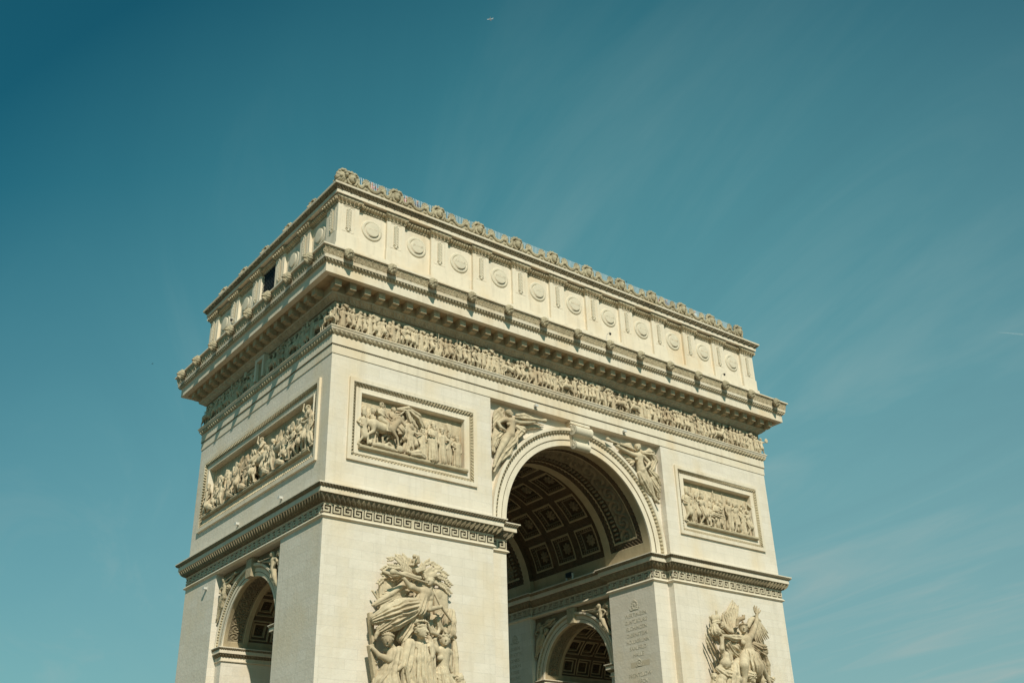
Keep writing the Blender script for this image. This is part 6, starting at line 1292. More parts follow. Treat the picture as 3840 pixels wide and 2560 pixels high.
C.chain([(-3.73, -1, 14.46, 0.434), (-4.68, -0.9, 9.24, 0.682)], fl=8, fa=0.2)
C.chain([(-4, -0.7, 14.64, 0.248), (-5.22, -0.7, 9.24, 0.558)], fl=8, fa=0.2)
C.chain([(-3.75, -0.4, 16.07, 0.074), (-3.52, -0.5, 15.23, 0.087)])
C = Carve(0.04); GROUP.append(('rear_figure', C))
C.chain([(0.94, -1, 17.8, 0.248), (1.38, -1.1, 17.61, 0.273), (2.12, -1, 17.69, 0.223), (2.34, -0.9, 17.34, 0.186)], fl=8, fa=0.3, k=0.03)
C.chain([(1.28, -1, 17.39, 0.248), (1.92, -1, 17.18, 0.248), (2.2, -0.9, 16.72, 0.211)], fl=7, fa=0.25)
C.chain([(2.35, -0.9, 17.4, 0.161), (2.18, -0.9, 16.83, 0.149), (2.31, -0.9, 16.4, 0.186)])
head(C, (2.19, -0.95, 17.54), 0.273, 0.7, 0, 0, 'hair')
C.chain([(2.11, -0.8, 16.95, 0.285), (2.35, -0.8, 16.41, 0.31), (2.48, -0.7, 15.67, 0.248)], fl=8, fa=0.2)
C.chain([(2.16, -0.9, 15.29, 0.273), (2.65, -0.9, 15.16, 0.186), (2.95, -0.9, 15.35, 0.124)], fl=6, fa=0.3)
C.ell((1.73, -0.9, 16.51), (0.186, 0.124, 0.161), (0, 0, 0), lump=0.03)
C = Carve(0.07); GROUP.append(('backing_stone', C))
C.chain([(-0.66, -0, 19.05, 0.744), (0.32, -0, 17.47, 1.612), (0.42, -0, 15.83, 2.046), (-0.81, -0, 9.47, 2.48)], k=0.1, flat=.22)
C.slab((-1.93, -0.7, 8.62), (3.224, 1.426, 0.372), (0, 0, 0))
group('sculpture_group', GROUP, (15.6, -D, 0)).scale = (1, 1.1, 1); GROUP = []
C = Carve(0.045); GROUP.append(('victory_with_trumpet', C))
head(C, (-0.24, -0.65, 32.89), 0.284, 0.95, -0.1, 0, 'long')
C.chain([(-0.09, -0.55, 32.69, 0.126), (-0.01, -0.5, 32.48, 0.168)])
C.chain([(-0.67, -0.45, 32.34, 0.179), (-0.03, -0.5, 32.38, 0.273), (0.74, -0.45, 32.47, 0.168)], k=0.05)
C.chain([(0.03, -0.5, 32.29, 0.347), (0.03, -0.5, 31.85, 0.294), (-0.12, -0.5, 31.24, 0.399)], k=0.07)
C.ell((-0.37, -0.68, 31.97), (0.158, 0.116, 0.147), (0, 0, 0))
C.ell((0.13, -0.68, 32.03), (0.158, 0.116, 0.147), (0, 0, 0))
C.chain([(-0.67, -0.45, 32.31, 0.179), (-1.3, -0.6, 31.9, 0.147), (-1.11, -0.7, 31.52, 0.126), (-0.78, -0.7, 31.43, 0.095)], k=0.02)
hand(C, (-0.78, -0.7, 31.43), (0.19, 0, -0.1), 0.252, (0, -1, 0), 0.25, 0.3)
C.chain([(0.73, -0.45, 32.45, 0.168), (1.65, -0.5, 32.62, 0.147), (2.51, -0.55, 32.9, 0.105)], k=0.02)
hand(C, (2.51, -0.55, 32.9), (0.32, -0.05, 0.1), 0.252, (0, -1, 0), 0.25, 0.3)
C.chain([(0.25, -0.75, 32.65, 0.053), (2.22, -0.7, 32.96, 0.063), (2.93, -0.7, 33.03, 0.095), (3.26, -0.7, 33.08, 0.158)], k=0.01)
C.chain([(-0.3, -0.5, 31.15, 0.357), (-0.79, -0.6, 30.39, 0.294), (-1.22, -0.55, 29.6, 0.21), (-1.53, -0.5, 28.85, 0.137), (-1.63, -0.5, 28.5, 0.105)], k=0.04)
C.chain([(0.03, -0.45, 31.19, 0.336), (-0.32, -0.5, 30.33, 0.273), (-0.93, -0.45, 29.27, 0.168), (-1.53, -0.4, 28.23, 0.116)], k=0.04)
C.chain([(-1.63, -0.5, 28.5, 0.105), (-1.78, -0.55, 28.3, 0.084)])
C.chain([(-1.53, -0.4, 28.23, 0.105), (-1.65, -0.45, 27.99, 0.095)])
C = Carve(0.045); GROUP.append(('wing', C))
C.chain([(-0.61, -0.3, 32.55, 0.189), (-1.05, -0.3, 32.99, 0.179), (-0.82, -0.3, 33.24, 0.147)], k=0.03)
C.chain([(-0.61, -0.3, 32.65, 0.095), (-0.51, -0.3, 32.92, 0.09), (-0.42, -0.3, 33.19, 0.043)], k=0.012)
C.chain([(-0.75, -0.3, 32.8, 0.095), (-0.63, -0.35, 32.99, 0.09), (-0.48, -0.35, 33.21, 0.043)], k=0.012)
C.chain([(-0.9, -0.3, 32.94, 0.095), (-0.68, -0.3, 33.11, 0.09), (-0.45, -0.3, 33.28, 0.043)], k=0.012)
C.chain([(-1.05, -0.3, 33.09, 0.095), (-0.8, -0.35, 33.18, 0.09), (-0.51, -0.35, 33.3, 0.043)], k=0.012)
C.chain([(-0.78, -0.3, 32.51, 0.105), (-1.15, -0.28, 32.05, 0.1), (-1.52, -0.25, 31.58, 0.047)], k=0.012)
C.chain([(-0.86, -0.3, 32.59, 0.105), (-1.23, -0.33, 32.14, 0.1), (-1.55, -0.3, 31.72, 0.047)], k=0.012)
C.chain([(-0.95, -0.3, 32.67, 0.105), (-1.23, -0.28, 32.29, 0.1), (-1.5, -0.25, 31.91, 0.047)], k=0.012)
C.chain([(-1.03, -0.3, 32.75, 0.105), (-1.3, -0.33, 32.38, 0.1), (-1.53, -0.3, 32.05, 0.047)], k=0.012)
C.chain([(-1.11, -0.3, 32.83, 0.105), (-1.3, -0.28, 32.53, 0.1), (-1.49, -0.25, 32.24, 0.047)], k=0.012)
C.chain([(-1.19, -0.3, 32.9, 0.105), (-1.37, -0.33, 32.62, 0.1), (-1.52, -0.3, 32.37, 0.047)], k=0.012)
C.chain([(-1.27, -0.3, 32.98, 0.105), (-1.37, -0.28, 32.77, 0.1), (-1.47, -0.25, 32.56, 0.047)], k=0.012)
C.chain([(-0.81, -0.25, 32.13, 0.105), (-1.03, -0.23, 31.71, 0.1), (-1.24, -0.2, 31.28, 0.047)], k=0.012)
C.chain([(-0.96, -0.25, 32.23, 0.105), (-1.18, -0.28, 31.77, 0.1), (-1.36, -0.25, 31.33, 0.047)], k=0.012)
C.chain([(-1.1, -0.25, 32.33, 0.105), (-1.25, -0.23, 31.88, 0.1), (-1.4, -0.2, 31.43, 0.047)], k=0.012)
C.chain([(-1.25, -0.25, 32.42, 0.105), (-1.41, -0.28, 31.94, 0.1), (-1.52, -0.25, 31.49, 0.047)], k=0.012)
C = Carve(0.045); GROUP.append(('wing', C))
C.chain([(0.82, -0.25, 33.11, 0.147), (1.53, -0.25, 33.33, 0.137), (2.47, -0.25, 33.25, 0.095)], k=0.03)
C.chain([(1.05, -0.25, 33.06, 0.095), (1.48, -0.23, 33.02, 0.09), (1.91, -0.2, 32.98, 0.043)], k=0.012)
C.chain([(1.31, -0.25, 33.1, 0.095), (1.71, -0.28, 33.05, 0.09), (2.15, -0.25, 33.02, 0.043)], k=0.012)
C.chain([(1.57, -0.25, 33.13, 0.095), (2.02, -0.23, 33.12, 0.09), (2.48, -0.2, 33.12, 0.043)], k=0.012)
C.chain([(1.83, -0.25, 33.16, 0.095), (2.26, -0.28, 33.15, 0.09), (2.73, -0.25, 33.16, 0.043)], k=0.012)
C.chain([(2.09, -0.25, 33.19, 0.095), (2.57, -0.23, 33.22, 0.09), (3.06, -0.2, 33.26, 0.043)], k=0.012)
C.chain([(2.35, -0.25, 33.22, 0.095), (2.81, -0.28, 33.25, 0.09), (3.31, -0.25, 33.3, 0.043)], k=0.012)
C.chain([(1.07, -0.2, 32.39, 0.095), (1.44, -0.2, 32.29, 0.09), (1.81, -0.2, 32.19, 0.043)], k=0.012)
C.chain([(1.24, -0.2, 32.42, 0.095), (1.62, -0.25, 32.32, 0.09), (2.04, -0.25, 32.25, 0.043)], k=0.012)
C.chain([(1.42, -0.2, 32.44, 0.095), (1.88, -0.2, 32.41, 0.09), (2.35, -0.2, 32.37, 0.043)], k=0.012)
C.chain([(1.59, -0.2, 32.46, 0.095), (2.06, -0.25, 32.44, 0.09), (2.58, -0.25, 32.44, 0.043)], k=0.012)
C.chain([(1.77, -0.2, 32.49, 0.095), (2.33, -0.2, 32.52, 0.09), (2.89, -0.2, 32.55, 0.043)], k=0.012)
C.chain([(1.95, -0.2, 32.51, 0.095), (2.51, -0.25, 32.55, 0.09), (3.12, -0.25, 32.62, 0.043)], k=0.012)
C.chain([(2.12, -0.2, 32.54, 0.095), (2.78, -0.2, 32.64, 0.09), (3.44, -0.2, 32.74, 0.043)], k=0.012)
C.chain([(1.19, -0.2, 32.52, 0.084), (1.95, -0.2, 32.7, 0.08), (2.73, -0.2, 32.88, 0.038)], k=0.012)
C.chain([(1.42, -0.2, 32.54, 0.084), (2.16, -0.25, 32.69, 0.08), (2.95, -0.25, 32.88, 0.038)], k=0.012)
C.chain([(1.66, -0.2, 32.56, 0.084), (2.45, -0.2, 32.74, 0.08), (3.25, -0.2, 32.93, 0.038)], k=0.012)
C.chain([(1.89, -0.2, 32.58, 0.084), (2.65, -0.25, 32.74, 0.08), (3.47, -0.25, 32.93, 0.038)], k=0.012)
C = Carve(0.045); GROUP.append(('drapery', C))
C.chain([(0.67, -0.4, 32.03, 0.21), (1.08, -0.45, 31.82, 0.315), (0.75, -0.4, 31.37, 0.252)], fl=7, fa=0.3)
C.chain([(0.44, -0.5, 31.17, 0.231), (0.2, -0.5, 30.73, 0.315), (-0.66, -0.4, 29.82, 0.315), (-1.27, -0.3, 28.97, 0.189)], fl=8, fa=0.25, k=0.03)
C.chain([(-0.76, -0.3, 31.35, 0.252), (-1.22, -0.3, 30.87, 0.294), (-1.46, -0.3, 30.15, 0.21)], fl=9, fa=0.3)
C.chain([(-1.32, -0.3, 31.32, 0.168), (-1.5, -0.3, 30.71, 0.21), (-1.52, -0.25, 29.68, 0.147)], fl=9, fa=0.3)
C.chain([(0.09, -0.5, 30.8, 0.273), (-0.32, -0.4, 29.7, 0.273), (-0.97, -0.35, 29.01, 0.168)], fl=7, fa=0.25)
C = Carve(0.07); GROUP.append(('backing_stone', C))
C.chain([(-0.49, 0.02, 32.3, 0.63), (-0.41, 0.02, 31.16, 0.525), (-1.01, 0.02, 29.69, 0.263)], flat=.3)
C.chain([(0.43, 0.02, 32.52, 0.525), (2.44, 0.02, 32.99, 0.368)], flat=.3)
vic = GROUP; g1 = group('spandrel_relief', vic, (-7.0, -10.5, 0)); GROUP = []
C = Carve(0.045); GROUP.append(('victory_with_trumpet', C))
head(C, (-0.76, -0.65, 33.04), 0.31, -0.8, -0.1, 0, 'long')
C.chain([(-0.73, -0.55, 32.8, 0.138), (-0.67, -0.5, 32.58, 0.172)])
C.chain([(-1.18, -0.45, 32.38, 0.184), (-0.55, -0.5, 32.37, 0.299), (0.09, -0.45, 32.42, 0.172)], k=0.05)
C.chain([(-0.57, -0.5, 32.27, 0.356), (-0.54, -0.5, 31.7, 0.299), (-0.42, -0.5, 31.15, 0.391)], k=0.07)
C.ell((-1.05, -0.68, 31.94), (0.161, 0.127, 0.149), (0, 0, 0))
C.ell((-0.49, -0.68, 32.01), (0.161, 0.127, 0.149), (0, 0, 0))
C.chain([(-1.19, -0.45, 32.36, 0.184), (-2.29, -0.5, 32.55, 0.149), (-3.31, -0.55, 32.76, 0.103)], k=0.02)
hand(C, (-3.31, -0.55, 32.76), (-0.33, -0.05, 0.09), 0.276, (0, -1, 0), 0.25, 0.3)
C.chain([(-1.23, -0.75, 32.73, 0.057), (-3.04, -0.7, 32.88, 0.069), (-3.83, -0.7, 32.91, 0.103), (-4.19, -0.7, 32.99, 0.172)], k=0.01)
C.chain([(0.09, -0.45, 32.4, 0.172), (0.58, -0.6, 31.95, 0.149), (0.06, -0.7, 31.47, 0.103)], k=0.02)
hand(C, (0.06, -0.7, 31.47), (-0.17, 0, -0.12), 0.253, (0, -1, 0), 0.25, 0.3)
C.chain([(-0.24, -0.5, 30.97, 0.345), (0.18, -0.6, 30.2, 0.299), (0.6, -0.5, 29.48, 0.196), (0.91, -0.45, 28.84, 0.127)], k=0.04)
C.chain([(-0.47, -0.45, 30.94, 0.322), (-0.07, -0.5, 30.08, 0.276), (0.61, -0.4, 29.31, 0.172), (1.3, -0.4, 28.77, 0.115)], k=0.04)
C.chain([(1.3, -0.4, 28.77, 0.103), (1.41, -0.45, 28.67, 0.092)])
C = Carve(0.045); GROUP.append(('wing', C))
C.chain([(-0.87, -0.25, 32.92, 0.103), (-1.57, -0.23, 33.09, 0.098), (-2.27, -0.2, 33.26, 0.047)], k=0.012)
C.chain([(-0.96, -0.25, 33.03, 0.103), (-1.63, -0.28, 33.11, 0.098), (-2.25, -0.25, 33.22, 0.047)], k=0.012)
C.chain([(-1.05, -0.25, 33.14, 0.103), (-1.59, -0.23, 33.19, 0.098), (-2.14, -0.2, 33.24, 0.047)], k=0.012)
C.chain([(-1.14, -0.25, 33.26, 0.103), (-1.66, -0.28, 33.21, 0.098), (-2.12, -0.25, 33.2, 0.047)], k=0.012)
C.chain([(-1.22, -0.25, 33.37, 0.103), (-1.62, -0.23, 33.29, 0.098), (-2.01, -0.2, 33.21, 0.047)], k=0.012)
C.chain([(-0.71, -0.2, 32.65, 0.115), (-1.73, -0.2, 32.64, 0.109), (-2.74, -0.2, 32.64, 0.052)], k=0.012)
C.chain([(-0.74, -0.2, 32.54, 0.115), (-1.7, -0.25, 32.49, 0.109), (-2.6, -0.25, 32.47, 0.052)], k=0.012)
C.chain([(-0.77, -0.2, 32.42, 0.115), (-1.57, -0.2, 32.39, 0.109), (-2.36, -0.2, 32.35, 0.052)], k=0.012)
C.chain([(-0.8, -0.2, 32.31, 0.115), (-1.54, -0.25, 32.23, 0.109), (-2.23, -0.25, 32.18, 0.052)], k=0.012)
C.chain([(-0.83, -0.2, 32.2, 0.115), (-1.41, -0.2, 32.13, 0.109), (-1.99, -0.2, 32.06, 0.052)], k=0.012)
C.chain([(-0.86, -0.2, 32.09, 0.115), (-1.39, -0.25, 31.98, 0.109), (-1.86, -0.25, 31.89, 0.052)], k=0.012)
C.chain([(-0.89, -0.2, 31.98, 0.115), (-1.26, -0.2, 31.88, 0.109), (-1.62, -0.2, 31.78, 0.052)], k=0.012)
C.chain([(-0.92, -0.2, 31.87, 0.115), (-1.23, -0.25, 31.72, 0.109), (-1.49, -0.25, 31.61, 0.052)], k=0.012)
C.chain([(-0.95, -0.2, 31.76, 0.115), (-1.1, -0.2, 31.62, 0.109), (-1.25, -0.2, 31.49, 0.052)], k=0.012)
C.chain([(0.31, -0.3, 32.83, 0.161), (0.92, -0.3, 33.28, 0.161), (1.46, -0.3, 33.08, 0.138)])
C.chain([(0.56, -0.2, 32.92, 0.103), (0.93, -0.2, 32.57, 0.098), (1.31, -0.2, 32.22, 0.047)], k=0.012)
C.chain([(0.64, -0.2, 32.99, 0.103), (0.97, -0.25, 32.65, 0.098), (1.35, -0.25, 32.35, 0.047)], k=0.012)
C.chain([(0.71, -0.2, 33.06, 0.103), (1.1, -0.2, 32.79, 0.098), (1.49, -0.2, 32.53, 0.047)], k=0.012)
C.chain([(0.79, -0.2, 33.13, 0.103), (1.13, -0.25, 32.88, 0.098), (1.52, -0.25, 32.65, 0.047)], k=0.012)
C.chain([(0.87, -0.2, 33.2, 0.103), (1.27, -0.2, 33.01, 0.098), (1.67, -0.2, 32.83, 0.047)], k=0.012)
C = Carve(0.045); GROUP.append(('drapery', C))
C.chain([(0.07, -0.4, 32.8, 0.184), (0.87, -0.45, 32.9, 0.276), (1.34, -0.4, 32.38, 0.253), (0.89, -0.4, 31.55, 0.23)], fl=7, fa=0.3)
C.chain([(-0.67, -0.5, 30.79, 0.253), (-0.33, -0.5, 30.23, 0.322), (0.36, -0.4, 29.47, 0.276), (1.2, -0.3, 28.83, 0.161)], fl=8, fa=0.25, k=0.03)
C.chain([(0.7, -0.3, 31.43, 0.23), (1.27, -0.35, 30.9, 0.299), (1.67, -0.3, 30.37, 0.207)], fl=9, fa=0.3)
C.chain([(0.87, -0.3, 30.63, 0.23), (1.42, -0.35, 29.89, 0.276), (1.57, -0.25, 29.22, 0.161)], fl=9, fa=0.3)
C = Carve(0.07); GROUP.append(('backing_stone', C))
C.chain([(-0.07, 0.02, 32.86, 0.632), (0.74, 0.02, 31.54, 0.575), (1.61, 0.02, 29.62, 0.253)], flat=.3)
C.chain([(-0.49, 0.02, 32.77, 0.46), (-2.5, 0.02, 32.97, 0.287)], flat=.3)
vic2 = GROUP; g2 = group('spandrel_relief', vic2, (7.0, -10.5, 0)); GROUP = []
# the smaller pairs beside the side arches repeat the same figures, darkened for the shade there
def small_pair(x0, sgn):
    s_ = .582
    for g in (g1, g2):
        b = obj('spandrel_relief', g.data, arch, (x0, -g.location.x*s_, 16.6-24.49*s_), LFT, s_)
        for c_ in [b]+[obj(ch.name.split('.')[0], ch.data, b) for ch in g.children]:
            c_.material_slots[0].link = 'OBJECT'; c_.material_slots[0].material = M_carved
small_pair(-21.81, -1); small_pair(7.96, 1)

# frieze: one body per marching figure
FM = []
for i, (p, wear, hat, yw, it) in enumerate(POSES):
    for mir in (False, True):
        C = Carve(.042); person(C, p, .96, (0, 0, 0), wear, hat, yw, it, mir); FM.append(C.mesh('frieze_figure', M_sculpt))
for mir in (False, True):
    C = Carve(.045); horse(C, (0, 0, 0), .74, mir, 1); rider(C, (0, 0, 0), .74, 'helmet', mir); FM.append(C.mesh('frieze_rider', M_sculpt))
C = Carve(.04)
for x in (-.55, .5):
    for k in range(16):
        a, b = k*math.pi/8, (k+1)*math.pi/8; C.chain([(x+.42*math.cos(a), -.1, .45+.42*math.sin(a), .05), (x+.42*math.cos(b), -.1, .45+.42*math.sin(b), .05)], k=.01)
    for k in range(4): a = k*math.pi/4; C.chain([(x+.4*math.cos(a), -.1, .45+.4*math.sin(a), .035), (x-.4*math.cos(a), -.1, .45-.4*math.sin(a), .035)], k=.01)
C.slab((0, .02, .75), (.95, .18, .08)); C.chain([(-.7, 0, .95, .2), (.2, 0, 1.1, .24), (.8, 0, .95, .16)], fl=6, fa=.1)
FM_cart = C.mesh('frieze_cart', M_sculpt)
rnd = random.Random(23)
def frieze_row(a0, a1, step, put):
    a = a0; i = 0
    while a < a1:
        r_ = rnd.random(); mid = abs((a-a0)/(a1-a0)-.5)
        if r_ < .07: k, w = FM[20+rnd.randrange(2)], 1.2
        elif r_ < .072: k, w = FM_cart, 1.6
        else: k, w = FM[2*rnd.randrange(10)+(0 if a < (a0+a1)/2 else 1)], step*rnd.uniform(.82, 1.18)
        put(a+w/2, k, rnd.uniform(-.05, .04), rnd.uniform(.95, 1.05), rnd.uniform(-.25, .25)); a += w; i += 1
fr_list = []
frieze_row(-W-.15, W-.1, .42, lambda a, k, d, s, t: fr_list.append((k, (a, -D-.16+d, ZB-.01), t, s)))
nfront = len(fr_list)
left_list = []
frieze_row(-D+.1, D+.1, .44, lambda a, k, d, s, t: None if abs(a) < .9 else left_list.append((k, (-W-.16+d, -a, ZB-.01), LFT+t, s)))
left_list.sort(key=lambda q: q[1][1])
room = max(0, 99-nfront); parts = fr_list[:99]+left_list[:room]; rest = fr_list[99:]+left_list[room:]
for k, loc, rz, s in parts: obj(k.name.split('.')[0], k, frieze_wall, loc, rz, s)
def merged(name, items, m, parent, kind=None):
    mb = MB()
    for k, loc, rz, s in items:
        n = len(k.vertices); co = np.empty(n*3, np.float32); k.vertices.foreach_get('co', co); co = co.reshape(-1, 3)*s
        R = _rot(0, 0, rz); co = co@R.T+np.array(loc)
        q = np.empty(len(k.loops), np.int32); k.loops.foreach_get('vertex_index', q); mb.quads(co, q.reshape(-1, 4))
    o = mb.build(name, m, parent, True)
    if kind: o['kind'] = kind
    return o
if rest: merged('frieze_figures', rest, M_sculpt, frieze_wall, 'stuff')
# shallow second rank behind them, its shade put into a darker stone colour
back = []
rnd2 = random.Random(5)
for k in range(95): back.append((FM[rnd2.randrange(20)], (-W+.3+k*.47, -D+.02, ZB+.12), rnd2.uniform(-.3, .3), .97))
for k in range(46): back.append((FM[rnd2.randrange(20)], (-W+.02, D-.3-k*.47, ZB+.12), LFT, .97))
back = [b for b in back if not (b[1][0] < -W+.1 and abs(b[1][1]) < .8)]
o = merged('rear_rank', back, M_dirty_shade, frieze_wall); o['kind'] = 'stuff'

# framed relief panels
def relief_panel(M, c, w, h, z0, place, seed, rz):
    """c: centre along the wall; frame w x h with its foot at z0"""
    path = [(c-w/2, z0), (c+w/2, z0), (c+w/2, z0+h), (c-w/2, z0+h)]; q = dict(M=M)
    mb = MB()
    for p0, p1 in (((-1.04, -.42), (-1.02, -.02)), ((-1.02, -.02), (-.97, .05)), ((-.97, .05), (-.90, .05)), ((-.90, .05), (-.86, 0)), ((-.86, 0), (-.56, 0)), ((-.31, .15), (-.29, .17)), ((-.29, .17), (0, .17)), ((0, .17), (0, -.01))): strip(mb, path, p0, p1, **q)
    fr = mb.build('panel_frame', M_plain, arch)
    mb = MB(); strip(mb, path, (-.56, 0), (-.50, .06), nv=3, ds=.05, disp=bead(.18, .03), **q); strip(mb, path, (-.50, .04), (-.31, .15), nv=6, ds=.045, disp=leaf(.27, .09), **q)
    mb.build('leaf_moulding', M_carved, fr)
    mb = MB(); rect(mb, M, c-w/2+1.0, c+w/2-1.0, z0+.9, z0+h-.9, -.42)
    a0, a1 = c-w/2+.86, c+w/2-.86; zl = z0+1.0
    pr = [(.02, zl-.12), (.20, zl-.10), (.27, zl-.02), (.27, zl+.10), (.22, zl+.16), (-.42, zl+.2)]
    mb.grid(np.array([[M(a0, z, hh), M(a1, z, hh)] for hh, z in pr], float))
    for a in (a0, a1): mb.poly([M(a, z, hh) for hh, z in pr]+[M(a, zl-.12, -.42)])
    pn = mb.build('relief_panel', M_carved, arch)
    for nm, C in place():
        x, y, z = M(c, 0, 0); o = obj(nm, C.mesh(nm, M_sculpt), pn, (x, y, 0) if rz == 0 else (x, y, 0), rz)
    return pn
def fig(at, S, i, **k):
    C = Carve(.045); p, wear, hat, yw, it = POSES[i]; k2 = dict(p=p, wear=wear, hat=hat, yaw=yw, item=it); k2.update(k); person(C, S=S, at=at, **k2); return ('relief_figure', C)
def bg_clutter(x0, x1, z0, z1, seed):
    C = Carve(.06); r_ = random.Random(seed); C.slab(((x0+x1)/2, .46, (z0+z1)/2), ((x1-x0)/2+.1, .06, (z1-z0)/2-.3))
    for k in range(int((x1-x0)*4)):
        x = r_.uniform(x0, x1); z = r_.uniform(z0+1.2, z1-.5); C.chain([(x, .36, z, .16), (x+r_.uniform(-.4, .4), .36, z-r_.uniform(.3, 1.1), .2)], fl=6, fa=.35)
    for k in range(6):
        x = r_.uniform(x0, x1); C.chain([(x, .3, z1-r_.uniform(.9, 1.6), .045), (x+r_.uniform(-.3, .3), .3, z1-.1, .03)], k=.01)
    return ('background_relief', C)
PZ = 27.5
def placeL():
    c = 15.68; X = lambda x: x+c
    out = [fig((X(-19.75), .02, PZ), 1.42, 5, yaw=.8, item=None), fig((X(-19.15), .12, PZ), 1.36, 9, hat='bicorne'), fig((X(-16.1), -.02, PZ+.05), 1.34, 3, mirror=False, yaw=1.2),
           fig((X(-14.95), .08, PZ), 1.30, 2), fig((X(-14.2), -.1, PZ), 1.6, 2, mirror=True), fig((X(-13.4), .0, PZ), 1.52, 2, yaw=-.5), fig((X(-12.8), .0, PZ), 1.36, 9, hat='helmet', mirror=True), fig((X(-12.1), -.04, PZ), 1.30, 6, hat='turban')]
    out += [fig((X(x), .3, PZ+dz), S_, k) for x, dz, S_, k in ((-19.6, .35, 1.4, 4), (-18.9, .4, 1.45, 0), (-17.6, .5, 1.4, 8), (-16.6, .45, 1.45, 0), (-15.6, .4, 1.4, 5), (-14.6, .35, 1.4, 9), (-13.8, .4, 1.35, 0), (-12.5, .35, 1.35, 2), (-11.9, .3, 1.3, 9))]
    C = Carve(.045); horse(C, (X(-18.3), -.1, PZ+.1), 1.36, False, .9); out.append(('horse', C))
    C = Carve(.045); rider(C, (X(-18.4), -.12, PZ+.2), 1.42, 'bicorne', False, 'coat', 1.0, dict(rel=(.3, -.1, 1.1), rha=(.45, -.2, .95))); out.append(('horseman', C))
    C = Carve(.045); horse(C, (X(-17.1), .2, PZ+.3), 1.36, False, .5); out.append(('horse', C))
    C = Carve(.045); rider(C, (X(-17.3), .12, PZ+.35), 1.36, 'hair', False, 'cloak', .5, dict(rel=(.4, -.1, 1.5), rha=(.6, -.1, 1.7))); out.append(('horseman', C))
    C = Carve(.045)
    C.chain([(X(-17.0), .1, PZ+3.4, .12), (X(-16.2), .05, PZ+3.55, .2), (X(-15.4), .1, PZ+3.2, .24), (X(-14.9), .15, PZ+2.6, .16)], fl=6, fa=.35, k=.03); C.chain([(X(-16.3), 0, PZ+3.3, .14), (X(-16.0), 0, PZ+2.7, .16)], fl=5, fa=.3); out.append(('banner', C))
    C = Carve(.045)      # fallen man below the horses
    C.chain([(X(-19.1), -.2, PZ+.22, .15), (X(-18.6), -.22, PZ+.26, .2), (X(-18.1), -.2, PZ+.24, .2), (X(-17.6), -.24, PZ+.18, .14), (X(-17.2), -.25, PZ+.14, .08)], k=.06); C.chain([(X(-18.3), -.25, PZ+.25, .1), (X(-17.9), -.3, PZ+.55, .08), (X(-17.5), -.3, PZ+.3, .06)]); head(C, (X(-19.35), -.25, PZ+.3), .2, .4, 0, .8); out.append(('fallen_figure', C))
    C = Carve(.045); C.chain([(X(-16.0), -.2, PZ+.2, .2), (X(-15.5), -.22, PZ+.32, .26), (X(-15.0), -.2, PZ+.2, .16)], fl=6, fa=.2, k=.05); head(C, (X(-16.3), -.28, PZ+.25), .19, -.6, 0, -.8); C.ell((X(-17.0), -.28, PZ+.32), (.27, .14, .27)); out.append(('fallen_figure', C))
    out.append(bg_clutter(-4.2, 4.2, PZ, 31.3, 3)); return out
def placeR():
    c = 15.68; L = [(11.5, 1.56, 5, {}), (12.05, 1.48, 9, dict(hat='hair')), (12.75, 1.5, 0, dict(item=None, mirror=True)), (13.35, 1.5, 8, dict(item=None, yaw=.6)), (14.15, 1.22, 7, {}), (15.75, 1.35, 2, dict(hat='hair', mirror=True)), (16.75, 1.56, 9, dict(hat='helmet', yaw=-.4, item=None)), (17.75, 1.56, 3, dict(mirror=True)), (18.5, 1.42, 6, {}), (19.2, 1.3, 8, dict(item=None))]
    out = [fig((x-c, .06*(i % 3)-.05, PZ), S_, k, **kw) for i, (x, S_, k, kw) in enumerate(L)]
    out += [fig((x-c, .3, PZ+.35), 1.42, k) for x, k in ((11.8, 0), (13.0, 9), (13.8, 5), (14.7, 0), (15.4, 6), (16.2, 9), (17.2, 5), (18.2, 0), (19.0, 4))]
    C = Carve(.045); person(C, dict(POSES[7][0], lel=(-.3, -.15, .95), lha=(-.05, -.3, .95)), 1.5, (15.05-c, .05, PZ+.1), 'robe', 'hair', -.3); out.append(('seated_figure', C))
    C = Carve(.04); C.slab((14.9-c, -.15, PZ+.95), (1.0, .16, .07), (0, .08, 0))
    for x in (14.05, 15.7): C.slab((x-c, -.22, PZ+.45), (.08, .08, .5))
    C.chain([(14.4-c, -.2, PZ+1.15, .2), (15.4-c, -.22, PZ+1.05, .22), (15.3-c, -.26, PZ+.5, .2)], fl=9, fa=.3); out.append(('draped_table', C))
    out.append(bg_clutter(-4.0, 4.0, PZ, 31.3, 8)); return out
